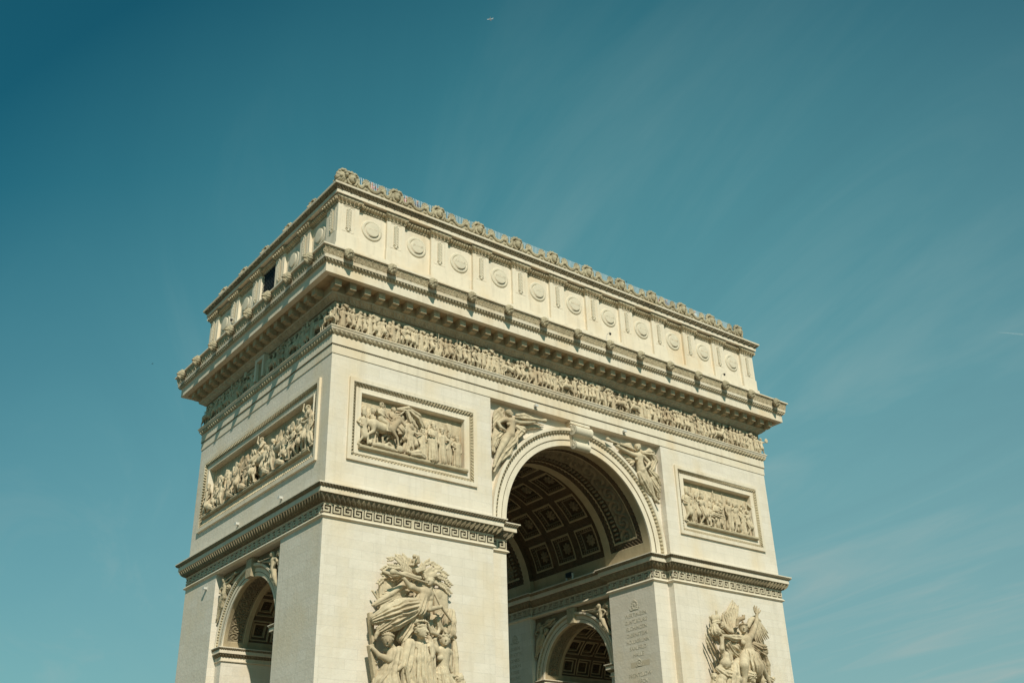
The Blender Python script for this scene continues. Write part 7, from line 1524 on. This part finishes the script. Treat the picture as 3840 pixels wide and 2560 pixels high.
def placeS():
    L = [(8.9, 1.62, 3, dict(mirror=True)), (8.15, 1.62, 0, {}), (7.3, 1.58, 8, {}), (6.6, 1.5, 7, dict(mirror=True)), (5.95, 1.42, 5, {}), (5.25, 1.46, 0, dict(mirror=True)), (3.05, 1.5, 3, {}), (2.3, 1.4, 7, {}), (1.7, 1.5, 8, dict(item=None)), (.1, 1.5, 1, dict(item=None)),
         (-.8, 1.35, 3, dict(mirror=True)), (-1.5, 1.35, 5, {}), (-2.5, 1.42, 0, {}), (-3.5, 1.3, 7, {}), (-4.7, 1.25, 9, {}), (-5.7, 1.38, 3, {}), (-6.4, 1.1, 7, dict(mirror=True)), (-7.1, 1.2, 8, {}), (-8.2, 1.35, 5, {}), (-8.75, 1.3, 9, {}), (4.4, 1.1, 7, {}), (-.3, 1.1, 7, dict(mirror=True))]
    out = [fig((x, .07*(i % 3)-.12, PZ), S_*.97, k, **kw) for i, (x, S_, k, kw) in enumerate(L)]
    for x, mir in ((8.2, True), (4.0, False), (1.0, True), (-2.9, False)):
        C = Carve(.05); horse(C, (x, .12, PZ+.15), 1.4, mir, 1); out.append(('horse', C))
    for x, mir in ((7.9, True), (.7, True)):
        C = Carve(.05); rider(C, (x, .05, PZ+.3), 1.4, 'bicorne', mir, 'cloak', .7, dict(rel=(.35, -.1, 1.6), rha=(.3, -.1, 1.9))); out.append(('horseman', C))
    for x, w in ((4.1, .9), (2.0, .8), (-1.9, .8), (-4.2, .9), (-7.6, .7)):
        C = Carve(.05); C.chain([(x, -.2, PZ+.2, .2), (x+w*.5, -.25, PZ+.35, .26), (x+w, -.2, PZ+.18, .16)], fl=5, fa=.15, k=.05); out.append(('fallen_figure', C))
    out.append(bg_clutter(-8.4, 8.9, PZ, 31.3, 21)); return out
relief_panel(Mfront, -15.68, 10.6, 5.96, 26.38, placeL, 1, 0)
relief_panel(Mfront, 15.68, 10.6, 5.96, 26.38, placeR, 2, 0)
relief_panel(Mleft, 0, 19.6, 6.0, 26.4, placeS, 3, LFT)

# ------------------------------------------------------------------ attic ornaments
rr = np.linspace(0, .88, 34); ph = np.linspace(0, 2*np.pi, 97); RR, PH = np.meshgrid(rr, ph, indexing='ij')
H = np.where(RR < .58, .17+.05*np.sqrt(np.clip(1-(RR/.62)**2, 0, 1)), 0)
ringh = .05+.05*np.sqrt(np.clip(1-((RR-.73)/.12)**2, 0, 1))*(.75+.5*np.abs(np.sin(PH*16))); H = np.where((RR >= .60) & (RR < .86), ringh, H); H = np.where(RR >= .86, -.02, H)
mb = MB(); mb.grid(np.stack([RR*np.cos(PH), -H, RR*np.sin(PH)], -1)); ME_sh = mb.mesh('shield', M_cream, True)
def text_mesh(word, size, ext=.02, width=None, bold=.0, m=None):
    c = bpy.data.curves.new('lettering', 'FONT'); c.body = word; c.size = size; c.extrude = ext; c.align_x = 'CENTER'; c.align_y = 'CENTER'; c.offset = bold; c.resolution_u = 3
    o = bpy.data.objects.new('lettering', c); COL.objects.link(o); dg = bpy.context.evaluated_depsgraph_get(); dg.update()
    me = bpy.data.meshes.new_from_object(o.evaluated_get(dg)); bpy.data.objects.remove(o); bpy.data.curves.remove(c); me.name = 'lettering'; me.materials.clear(); me.materials.append(m or M_letter)
    xs = [v.co.x for v in me.vertices]; w = max(xs)-min(xs); sx = min(1, width/w) if width else 1
    me.transform(Matrix.Scale(sx, 4, (1, 0, 0))); return me
def text_on(parent, word, size, loc, face, **k):
    o = obj('lettering', text_mesh(word, size, **k), parent)
    R = Matrix(((1, 0, 0), (0, 0, -1), (0, 1, 0))) if face == 'front' else Matrix(((0, 0, -1), (-1, 0, 0), (0, 1, 0)))
    o.matrix_local = Matrix.Translation(loc) @ R.to_4x4(); return o
for k, word in enumerate(['VALMY', 'JEMMAPES', 'FLEURUS', 'MONTENOTTE', 'LODI', 'CASTIGLIONE', 'ARCOLE', 'RIVOLI', 'PYRAMIDES', 'ABOUKIR', 'ALKMAER']):
    sh = obj('shield', ME_sh, arch, (-19.8+3.96*k, -D-.12, 44.55)); text_on(sh, word, .24, (0, -.222, .03), 'front', width=.9, ext=.008, m=M_plain)
for y in (-8.44, -4.22, 4.22, 8.44): obj('shield', ME_sh, arch, (-W-.12, y, 44.55), LFT)
# pilaster reliefs
C = Carve(.028); C.chain([(0, -.02, .0, .05), (0, -.03, 1.85, .04)], k=.02)
for k in range(12):
    z = .12+k*.14; w = .23
    for s in (-1, 1): C.ell((s*w*.52, -.06, z+.05), (w*.56, .07, .05), (0, -s*.8, 0), k=.008)
C.ell((0, -.06, 1.86), (.12, .06, .12)); C.ell((0, -.05, -.02), (.12, .06, .08)); C.chain([(-.12, -.03, .02, .035), (-.24, -.02, .12, .03)]); C.chain([(.12, -.03, .02, .035), (.24, -.02, .12, .03)])
ME_po = C.mesh('palm_relief', M_cream)
mb = MB()
for x0, x1, z0, z1 in ((-.5, .5, 1.98, 2.03), (-.5, .5, -.14, -.09), (-.5, -.45, -.09, 1.98), (.45, .5, -.09, 1.98)): mb.box(x0, x1, -.018, .01, z0, z1)
mb.box(-.36, .36, -.04, .01, 2.08, 2.12)
ME_pf = mb.mesh('pilaster_frame', M_plain)
for x in [-21.88]+PILS+[21.88]:
    if abs(x) > 21.9 or (abs(abs(x)-21.78) < .01): continue
    p = obj('pilaster_frame', ME_pf, arch, (x, -D-.35, 43.7)); obj('palm_relief', ME_po, p)
for x in (-21.8, 21.8): pass
for y in [-10.6]+PSI+[10.6]: p = obj('pilaster_frame', ME_pf, arch, (-W-.35, y, 43.7), LFT); obj('palm_relief', ME_po, p)

# lion heads on the cornice
C = Carve(.03)
C.ell((0, .05, .0), (.27, .22, .33), k=.03, lump=.02)
for i in range(13):
    a = i*2*math.pi/13; C.ell((.26*math.cos(a), -.02, .30*math.sin(a)), (.10, .15, .10), (0, -a, 0), k=.015, lump=.012)
for i in range(9): a = i*2*math.pi/9+.3; C.ell((.18*math.cos(a), -.14, .20*math.sin(a)+.03), (.085, .09, .085), (0, -a, 0), k=.015)
C.ell((0, -.22, .02), (.16, .15, .19), k=.05); C.ell((0, -.34, -.07), (.10, .11, .085), k=.04); C.ell((0, -.40, -.03), (.055, .05, .035), k=.02)
for s in (-1, 1): C.ell((s*.085, -.36, .055), (.035, .05, .028), sub=True); C.ell((s*.09, -.31, .125), (.06, .05, .03), (0, s*.4, 0), k=.03); C.ell((s*.055, -.41, -.09), (.05, .045, .035), k=.02)
C.ell((0, -.40, -.155), (.06, .07, .035), sub=True); C.ell((0, -.33, -.22), (.075, .08, .05), k=.03); C.chain([(0, -.28, -.28, .1), (0, -.1, -.36, .12)], fl=7, fa=.2, k=.03)
ME_lion = C.mesh('lion_head', mat('weathered_lion_stone', (.40, .34, .23), .9, .25, 6, stain=(.19, .15, .09), stain_amt=.6, bump=.3))
for k in range(14): obj('lion_head', ME_lion, cornice, (-22.75+3.5*k, -D-2.34, 40.36), 0, 1.06)
for k in range(8): obj('lion_head', ME_lion, cornice, (-W-2.34, -11.41+3.26*k, 40.36), LFT, 1.06)

# roof crest: masks and scrolls
C = Carve(.035)
C.ell((0, .06, .05), (.55, .12, .55), k=.02)
for i in range(9):
    a = -.25+i*(math.pi+.5)/8; C.ell((.55*math.cos(a), .0, .12+.52*math.sin(a)), (.17, .13, .14), (0, -a, 0), k=.01); C.ell((.55*math.cos(a), -.12, .12+.52*math.sin(a)), (.09, .06, .08), (0, -a, 0), sub=True)
head(C, (0, -.12, -.05), .37, 0, -.05, 0, 'hair')
for s in (-1, 1):
    C.chain([(s*.1, -.2, .42, .09), (s*.3, -.18, .5, .08), (s*.42, -.12, .36, .06)], k=.02)
    C.chain([(s*.36, -.12, .12, .08), (s*.40, -.12, -.18, .09), (s*.28, -.14, -.42, .08), (s*.1, -.16, -.52, .07)], fl=5, fa=.25, k=.02)
    C.chain([(s*.48, .02, -.1, .1), (s*.5, .03, -.4, .12)], k=.03)
ME_mask = C.mesh('crest_mask', M_crest)
C = Carve(.035)
def swag(C, x0, x1, zt, zb):
    P = []
    for k in range(9):
        t = k/8; x = x0+(x1-x0)*t; P.append((x, 0, zb+(zt-zb)*abs(2*t-1)**2.4, .13 if 0 < k < 8 else .1))
    C.chain(P, k=.02, flat=1.0); C.chain([(p[0], -.1, p[2]+.02, .04) for p in P], k=.01); C.chain([(p[0], -.08, p[2]-.13, .035) for p in P], k=.01)
    for s, x in ((1, x0), (-1, x1)): C.chain([(x, -.03, zt, .09), (x+s*.1, -.05, zt+.06, .08), (x+s*.2, -.05, zt-.04, .06), (x+s*.14, -.06, zt-.12, .04)], k=.01)
    C.slab(((x0+x1)/2, .06, (-.1+zb)/2), (abs(x1-x0)/2, .07, (zb+.12)/2))
for a, b in ((.48, 1.16), (1.40, 2.56), (2.80, 3.48)): swag(C, a, b, .62, .20)
for x in (1.28, 2.68):
    for i in range(7):
        a = (i-3)*.42; C.chain([(x, -.02, .5, .06), (x+.20*math.sin(a), -.03, .56+.24*math.cos(a), .05), (x+.33*math.sin(a), -.06, .56+.40*math.cos(a), .06)], k=.01)
    C.ell((x, -.08, .46), (.12, .08, .09)); C.slab((x, .06, .2), (.16, .07, .34)); C.ell((x, -.05, .12), (.12, .06, .1))
ME_scr = C.mesh('crest_scroll', M_crest)
for k in range(12):
    x = -21.63+3.933*k; obj('crest_mask', ME_mask, crest, (x, -D-.02, 48.45))
    if k < 11: obj('crest_scroll', ME_scr, crest, (x-.05 + 0.03, -D-.02, 47.98))
cm_y = [-10.4+4.16*k for k in range(6)]
for k, y in enumerate(cm_y):
    obj('crest_mask', ME_mask, crest, (-W+.16, y, 48.45), LFT)
    if k: obj('crest_scroll', ME_scr, crest, (-W+.22, y, 47.90), LFT, (4.16/3.933, 1, 1))
C = Carve(.04); C.ell((-.1, .1, .05), (.5, .5, .55), k=.03, lump=.03)
for i in range(7): a = i*math.pi/6; C.ell((-.32+.0*i, -.32, .0), (.1, .1, .1))
for i in range(7):
    a = i*math.pi/6; C.ell((-.2+.38*math.cos(a)*.7, -.2+.38*math.cos(a)*-.7, .12+.5*math.sin(a)), (.16, .16, .14), k=.01)
obj('crest_corner', C.mesh('crest_corner', M_crest), crest, (-W+.18, -D+.18, 48.45))

# keystone: a double scroll console
mb = MB(); w = .88
prof = []
for t in np.linspace(0, 1, 22):       # centre line of the S-curve, (outward, height)
    prof.append((1.0-.62*math.sin(min(1, t*1.4)*math.pi/2)+(.30*max(0, t-.55)/.45), 33.0-1.28*t))
P = np.array([[(-w+.16*q*t_ if False else (-w), -10.5-a, z), (w, -10.5-a, z)] for q in (1,) for t_, (a, z) in enumerate(prof)], float)
fl_ = np.linspace(-1, 1, 45); G_ = np.empty((22, 45, 3))
for i, (a, z) in enumerate(prof):
    ww = w*(1-.16*i/21); G_[i, :, 0] = fl_*ww; G_[i, :, 1] = -10.5-a-.035*np.abs(np.sin(fl_*9*np.pi))*(.5+.5*np.sin(i*1.9))-.05*(np.abs(fl_) > .86); G_[i, :, 2] = z
mb.grid(G_)
for sx in (-1, 1):
    e = [(sx*w*(1-.16*i/21), -10.5-a, z) for i, (a, z) in enumerate(prof)]; b_ = [(p[0], -10.48, p[2]) for p in e]
    mb.grid(np.array([[p, q] for p, q in zip(e, b_)], float))
key = mb.build('keystone', M_cream, arch, False)
def scroll(y, z, R_, hw):
    m2 = MB(); th = np.linspace(0, 2*np.pi, 33); xs = np.linspace(-hw, hw, 41); TH_, XX = np.meshgrid(th, xs, indexing='ij'); RR_ = R_*(1-.05*np.abs(np.sin(XX/hw*8*np.pi)))+.03*(np.abs(XX) > hw*.85)
    m2.grid(np.stack([XX, y+RR_*np.cos(TH_), z+RR_*np.sin(TH_)], -1))
    for s in (-1, 1):
        pr = [(R_, 0), (R_*.8, .04), (R_*.62, -.01), (R_*.48, .04), (R_*.3, 0), (R_*.2, .05), (0.001, .06)]
        m2.grid(np.stack([np.stack([np.full(33, s*(hw+h_)), y+r_*np.cos(th), z+r_*np.sin(th)], -1) for r_, h_ in pr], 1))
    m2.build('scroll', M_cream, key, True)
scroll(-11.16, 32.96, .42, .90); scroll(-11.02, 31.74, .32, .76)
mb = MB(); mb.box(-1.02, 1.02, -D+.01, -10.45, 33.55, 33.78); mb.box(-.96, .96, -11.02, -10.45, 33.36, 33.55); mb.build('abacus', M_plain, key)
for x0 in (-21.81, 7.96):
    mb = MB(); mb.box(x0-.42, x0+.1, -.42, .42, 20.82, 22.1); mb.box(x0-.34, x0+.1, -.5, .5, 21.9, 22.14); mb.build('keystone', M_carved, arch)

# openings in the left side: attic window with grille, small framed niche in the frieze
mb = MB(); mb.box(-W-.13, -W-.122, -1.16, 1.16, 43.5, 45.84); win = mb.build('window', M_glass, arch)
mb = MB()
for z in np.arange(43.6, 45.8, .36):
    for k in range(8):
        y = -1.15+k*.33
        mb.frus(0, (-W-.16, y, z), (-W-.16, y+.165, z+.18), .018, .018, 5); mb.frus(0, (-W-.16, y+.165, z+.18), (-W-.16, y+.33, z), .018, .018, 5); mb.frus(0, (-W-.16, y+.165, z+.18), (-W-.16, y+.165, z+.36), .018, .018, 5)
mb.build('grille', M_bronze, win)
mb = MB()
for y0, y1, z0, z1 in ((-.78, -.5, 36.0, 37.8), (.5, .78, 36.0, 37.8), (-.78, .78, 37.8, 37.83+.0), (-.5, .5, 37.55, 37.8)): mb.box(-W-.42, -W+.05, y0, y1, z0, z1)
nf = mb.build('niche_frame', M_plain, arch); mb = MB(); mb.box(-W-.2, -W+.05, -.5, .5, 35.8, 37.55); mb.build('niche_door', M_gilt, nf)

# inscriptions inside the great arch, cut in the pier faces
NA = ['WERTINGEN', 'GUNTZBOURG', 'ELCHINGEN', 'DIERNSTEIN', 'HOLLABRUNN', 'SAALFELD', 'HALLE', None, None, 'PRENTZLOW', 'LUBECK', 'PULTUSK', 'EYLAU', 'OSTROLENKA']
ins = arch
for k, wd in enumerate(NA):
    if wd: text_on(ins, wd, .43, (7.352, -8.17, 19.98-.515*k), 'left', width=2.5, ext=.006)
for k, wd in enumerate(['LEOBEN', 'BERGOTTE', 'GENIES', 'SOISSON', 'RTRAL', 'BESONC', 'LIMBOURG']): text_on(ins, wd, .43, (7.352, 7.7, 19.9-.515*k), 'left', width=2.4, ext=.006)
C = Carve(.035)
for i in range(10): a = i*math.pi/5; C.ell((.30*math.cos(a), 0, .35*math.sin(a)), (.13, .05, .12), k=.01)
C.ell((0, 0, 0), (.16, .05, .2)); C.ell((0, 0, .42), (.12, .05, .1))
for s in (-1, 1): C.chain([(0, 0, -.38, .07), (s*.35, 0, -.42, .06), (s*.6, 0, -.34, .04)], fl=5, fa=.3); C.ell((s*.5, 0, -.25), (.08, .04, .07), lump=.02)
ME_tr = C.mesh('carved_trophy', M_letter); obj('carved_trophy', ME_tr, arch, (7.37, -8.1, 20.75), LFT, (1, .6, .9)); obj('carved_trophy', ME_tr, arch, (7.37, -8.15, 16.25), LFT, (.8, .6, .6)); obj('carved_trophy', ME_tr, arch, (7.37, 7.6, 20.7), LFT, (1, .6, .9))
mb = MB(); mb.quads([(7.354, -7.2, 15.95), (7.354, -9.3, 15.95), (7.354, -9.3, 16.35), (7.354, -7.2, 16.35)], [(0, 1, 2, 3)]); mb.build('repaired_patch', M_patch, arch)

# ------------------------------------------------------------------ things fixed on or standing on the arch
def camera_thing(loc, label, rz=0):
    t = tag(empty('security_camera', loc, rz), label, 'security camera')
    mb = MB(); mb.frus(0, (0, .25, -.25), (0, .12, .22), .022, .022, 8); mb.frus(0, (0, .12, .22), (0, -.25, .26), .022, .018, 8); mb.frus(0, (0, .25, -.28), (0, .25, -.24), .08, .08, 10); mb.build('bracket_arm', M_grey, t)
    C = Carve(.02); C.ell((0, -.25, .13), (.10, .10, .08), k=.02); C.ell((0, -.25, .06), .08, k=.01); obj('camera_dome', C.mesh('camera_dome', M_black), t)
camera_thing((2.0, -13.05, 41.4), 'dark dome camera on the main cornice near the middle of the front')
camera_thing((16.0, -13.05, 41.4), 'dark dome camera on a bent arm on the main cornice near its right end')
camera_thing((-24.35, 2.1, 41.4), 'dark dome camera on the main cornice of the shaded left side', LFT)
def spot(loc, label, rz):
    t = tag(empty('wall_spotlight', loc, rz), label, 'spotlight', 'small spotlights fixed to the walls')
    mb = MB(); mb.box(-.12, .12, -.26, -.04, -.05, .10); mb.box(-.15, .15, -.28, -.24, -.07, .12); mb.build('lamp_housing', M_grey, t)
    mb = MB(); mb.box(-.05, .05, -.05, .0, -.09, .07); mb.box(-.1, .1, -.02, .0, -.12, .12); mb.build('mounting_plate', M_grey, t)
for loc, lb, rz in [((-4.7, -D-.055, 34.05), 'small grey spotlight on the architrave above the left trumpeting victory', 0), ((4.7, -D-.055, 34.05), 'small grey spotlight on the architrave right of the keystone', 0),
        ((-W, 6.81, 21.4), 'small spotlight on the far left pier below the key pattern band', LFT), ((-W, 2.0, 25.12), 'small spotlight under the middle of the left side panel', LFT), ((-W, -5.0, 25.12), 'small spotlight under the near half of the left side panel', LFT)]: spot(loc, lb, rz)
t = tag(empty('floodlight', (6.95, -.9, 24.42), LFT), 'dark floodlight lying on the inner cornice below the coffered vault', 'floodlight')
mb = MB(); mb.box(-.35, .35, -.18, .12, .12, .5); mb.build('lamp_housing', M_black, t); mb = MB(); mb.box(-.30, .30, -.20, -.185, .16, .46); mb.build('glass', M_glass, t); mb = MB(); mb.box(-.42, -.37, -.1, .05, -.15, .4); mb.box(.37, .42, -.1, .05, -.15, .4); mb.build('bracket', M_grey, t)
mb = MB(); mb.frus(0, (8.3, -9.6, 48.3), (8.3, -9.6, 50.5), .035, .02, 8); mb.box(8.2, 8.4, -9.7, -9.5, 48.3, 48.36); tag(mb.build('antenna_mast', M_black), 'thin dark antenna mast rising behind the roof crest right of the middle', 'antenna')

def visitor(loc, shirt, hair, label, yaw=0, p=None, hat='hair', S=.97):
    t = tag(empty('person', loc), label, 'person', 'visitors on the roof terrace')
    C = Carve(.028); person(C, p, S, (0, 0, 0), None, 'hair', yaw); obj('body', C.mesh('body', M_skin), t)
    q = dict(POSE0); q.update(p or {}); g = {k_: np.array(v)*S for k_, v in q.items()}; J = lambda n_, r_: (*g[n_], r_*S)
    C = Carve(.03); C.chain([J('hip', .17), J('waist', .15), J('chest', .19)], k=.04, flat=.85); C.chain([J('lsh', .095), J('chest', .13), J('rsh', .095)], k=.04)
    for a in 'lr': C.chain([J(a+'sh', .095), J(a+'el', .072)], k=.02)
    obj('shirt', C.mesh('shirt', shirt), t)
    C = Carve(.03)
    for a in 'lr': C.chain([(*(g['hip']+np.array([(-.08 if a == 'l' else .08), 0, 0])), .125), J(a+'kn', .09), J(a+'ft', .07)], k=.02)
    obj('trousers', C.mesh('trousers', M_denim), t)
    C = Carve(.025); h_ = g['head']; C.ell(h_+np.array([0, .03, .035]), (.115, .125, .12), (0, 0, yaw), k=.01); obj('hair', C.mesh('hair', hair), t)
M_skin = mat('skin', (.50, .27, .19), .6, .05, 8); M_denim = mat('dark_denim', (.04, .05, .09), .9, .1, 8)
M_dark = mat('dark_hair', (.02, .015, .012), .8, .1, 9); M_blond = mat('light_brown_hair', (.28, .17, .08), .8, .1, 9); M_redh = mat('red_cloth', (.55, .05, .05), .9, .1, 8); M_wht = mat('white_cloth', (.75, .74, .72), .9, .05, 8); M_pink = mat('pink_cloth', (.65, .25, .24), .9, .05, 8); M_navy = mat('navy_cloth', (.03, .04, .10), .9, .05, 8)
ZR = 48.3
for x, sh, hr, lb, yw, q in [(-19.1, M_pink, M_dark, 'dark-haired visitor in pink behind the railing, nearest the left corner mask', .9, dict(rel=(.3, -.2, 1.3), rha=(.1, -.3, 1.5))),
        (-18.34, M_redh, M_dark, 'visitor standing highest above the crest between the first two masks', -.3, None), (-16.53, M_wht, M_redh, 'visitor wearing a red cap right of the second crest mask', -.2, None),
        (-15.95, M_pink, M_blond, 'light-haired visitor in pink, left one of a close pair past the second mask', .5, None), (-15.55, M_redh, M_blond, 'light-haired visitor in red, right one of a close pair past the second mask', -.5, None),
        (-14.9, M_navy, M_dark, 'dark-haired visitor in navy shortly before the third crest mask', 0, None), (-12.45, M_redh, M_blond, 'light-haired visitor in red just right of the third crest mask', .3, None), (-11.7, M_navy, M_dark, 'dark-haired visitor in navy midway between the third and fourth masks', -.2, None),
        (12.45, M_redh, M_dark, 'visitor in red behind the right third of the crest, left of two', .1, None), (13.26, M_navy, M_blond, 'visitor in navy behind the right third of the crest, right of two', -.4, None), (17.12, M_wht, M_blond, 'visitor in white near the right end of the crest', .2, None)]:
    visitor((x, -9.75, ZR), sh, hr, lb, yw, q)

# ------------------------------------------------------------------ sky traffic
t = tag(empty('airliner', (2908.3, 3784.0, 4759.4)), 'tiny white airliner high in the dark upper sky', 'airliner')
t.rotation_euler = (0, 0, math.radians(-44)); 
C = Carve(.8); C.chain([(-19, 0, 0, .8), (-15, 0, 0, 2.0), (12, 0, 0, 2.0), (19, 0, 1, .6)], k=.3); obj('fuselage', C.mesh('fuselage', M_white), t)
def wing_mesh(a, b, ca, cb, th):
    m = MB(); V = []
    for p, c_, h_ in ((a, ca, th), (b, cb, th*.5)):
        for dx, dz in ((-c_/2, 0), (0, h_), (c_/2, 0), (0, -h_)): V.append((p[0]+dx, p[1], p[2]+dz))
    m.quads(V, [(0, 1, 5, 4), (1, 2, 6, 5), (2, 3, 7, 6), (3, 0, 4, 7), (0, 3, 2, 1), (4, 5, 6, 7)]); return m
for s in (-1, 1):
    wing_mesh((0, s*1.5, -.5), (6, s*17, .8), 7, 2.2, .5).build('wing', M_white, t); wing_mesh((16, s*.5, .5), (18.5, s*6.5, .9), 3.5, 1.6, .3).build('tailplane', M_white, t)
    m = MB(); m.frus(0, (-2.5, s*6, -2.2), (2.0, s*6, -2.1), 1.2, .9, 14); m.build('engine', M_grey, t)
m = MB(); V = [(13, 0, 1.5), (18.5, 0, 1.5), (20.5, 0, 7.5), (18.2, 0, 7.5)]; m.quads([(x, -.2, z) for x, y, z in V]+[(x, .2, z) for x, y, z in V], [(0, 1, 2, 3), (7, 6, 5, 4), (0, 4, 5, 1), (1, 5, 6, 2), (2, 6, 7, 3), (3, 7, 4, 0)]); m.build('tail_fin', M_white, t)
t = tag(empty('bird', (36.47, 217.43, 141.09), math.radians(25)), 'single dark bird gliding in the sky left of the arch', 'bird')
C = Carve(.02); C.chain([(-.22, 0, 0, .03), (-.12, 0, .01, .055), (.05, 0, 0, .06), (.2, 0, 0, .03), (.34, 0, 0, .035)], k=.03, flat=1)
for s in (-1, 1): C.chain([(-.03, s*.04, .02, .05), (-.08, s*.22, .07, .035), (.03, s*.5, .03, .02)], k=.03)
C.chain([(-.25, 0, 0, .015), (-.31, 0, -.01, .008)], k=.01); obj('body', C.mesh('body', M_feather), t)
M_trail = bpy.data.materials.new('ice_trail'); M_trail.use_nodes = True; b_ = M_trail.node_tree.nodes['Principled BSDF']; b_.inputs['Base Color'].default_value = (.9, .92, .92, 1); b_.inputs['Alpha'].default_value = .09; b_.inputs['Roughness'].default_value = 1
m = MB(); a_ = Vector((7456.15, 3264.69, 3678.39)); c_ = Vector((7489.1, 3210.19, 3659.91)); e_ = Vector((7548.14, 3114.49, 3622.06)); a_ -= a_; c0 = Vector((7456.15, 3264.69, 3678.39))
m.frus(0, (0, 0, 0), tuple(c_-c0), .5, 3.5, 10); m.frus(0, tuple(c_-c0), tuple(e_-c0), 3.5, 6, 10); o = m.build('contrail', M_trail); o.location = c0; tag(o, 'short faint white vapour trail at the right edge of the sky', 'contrail')
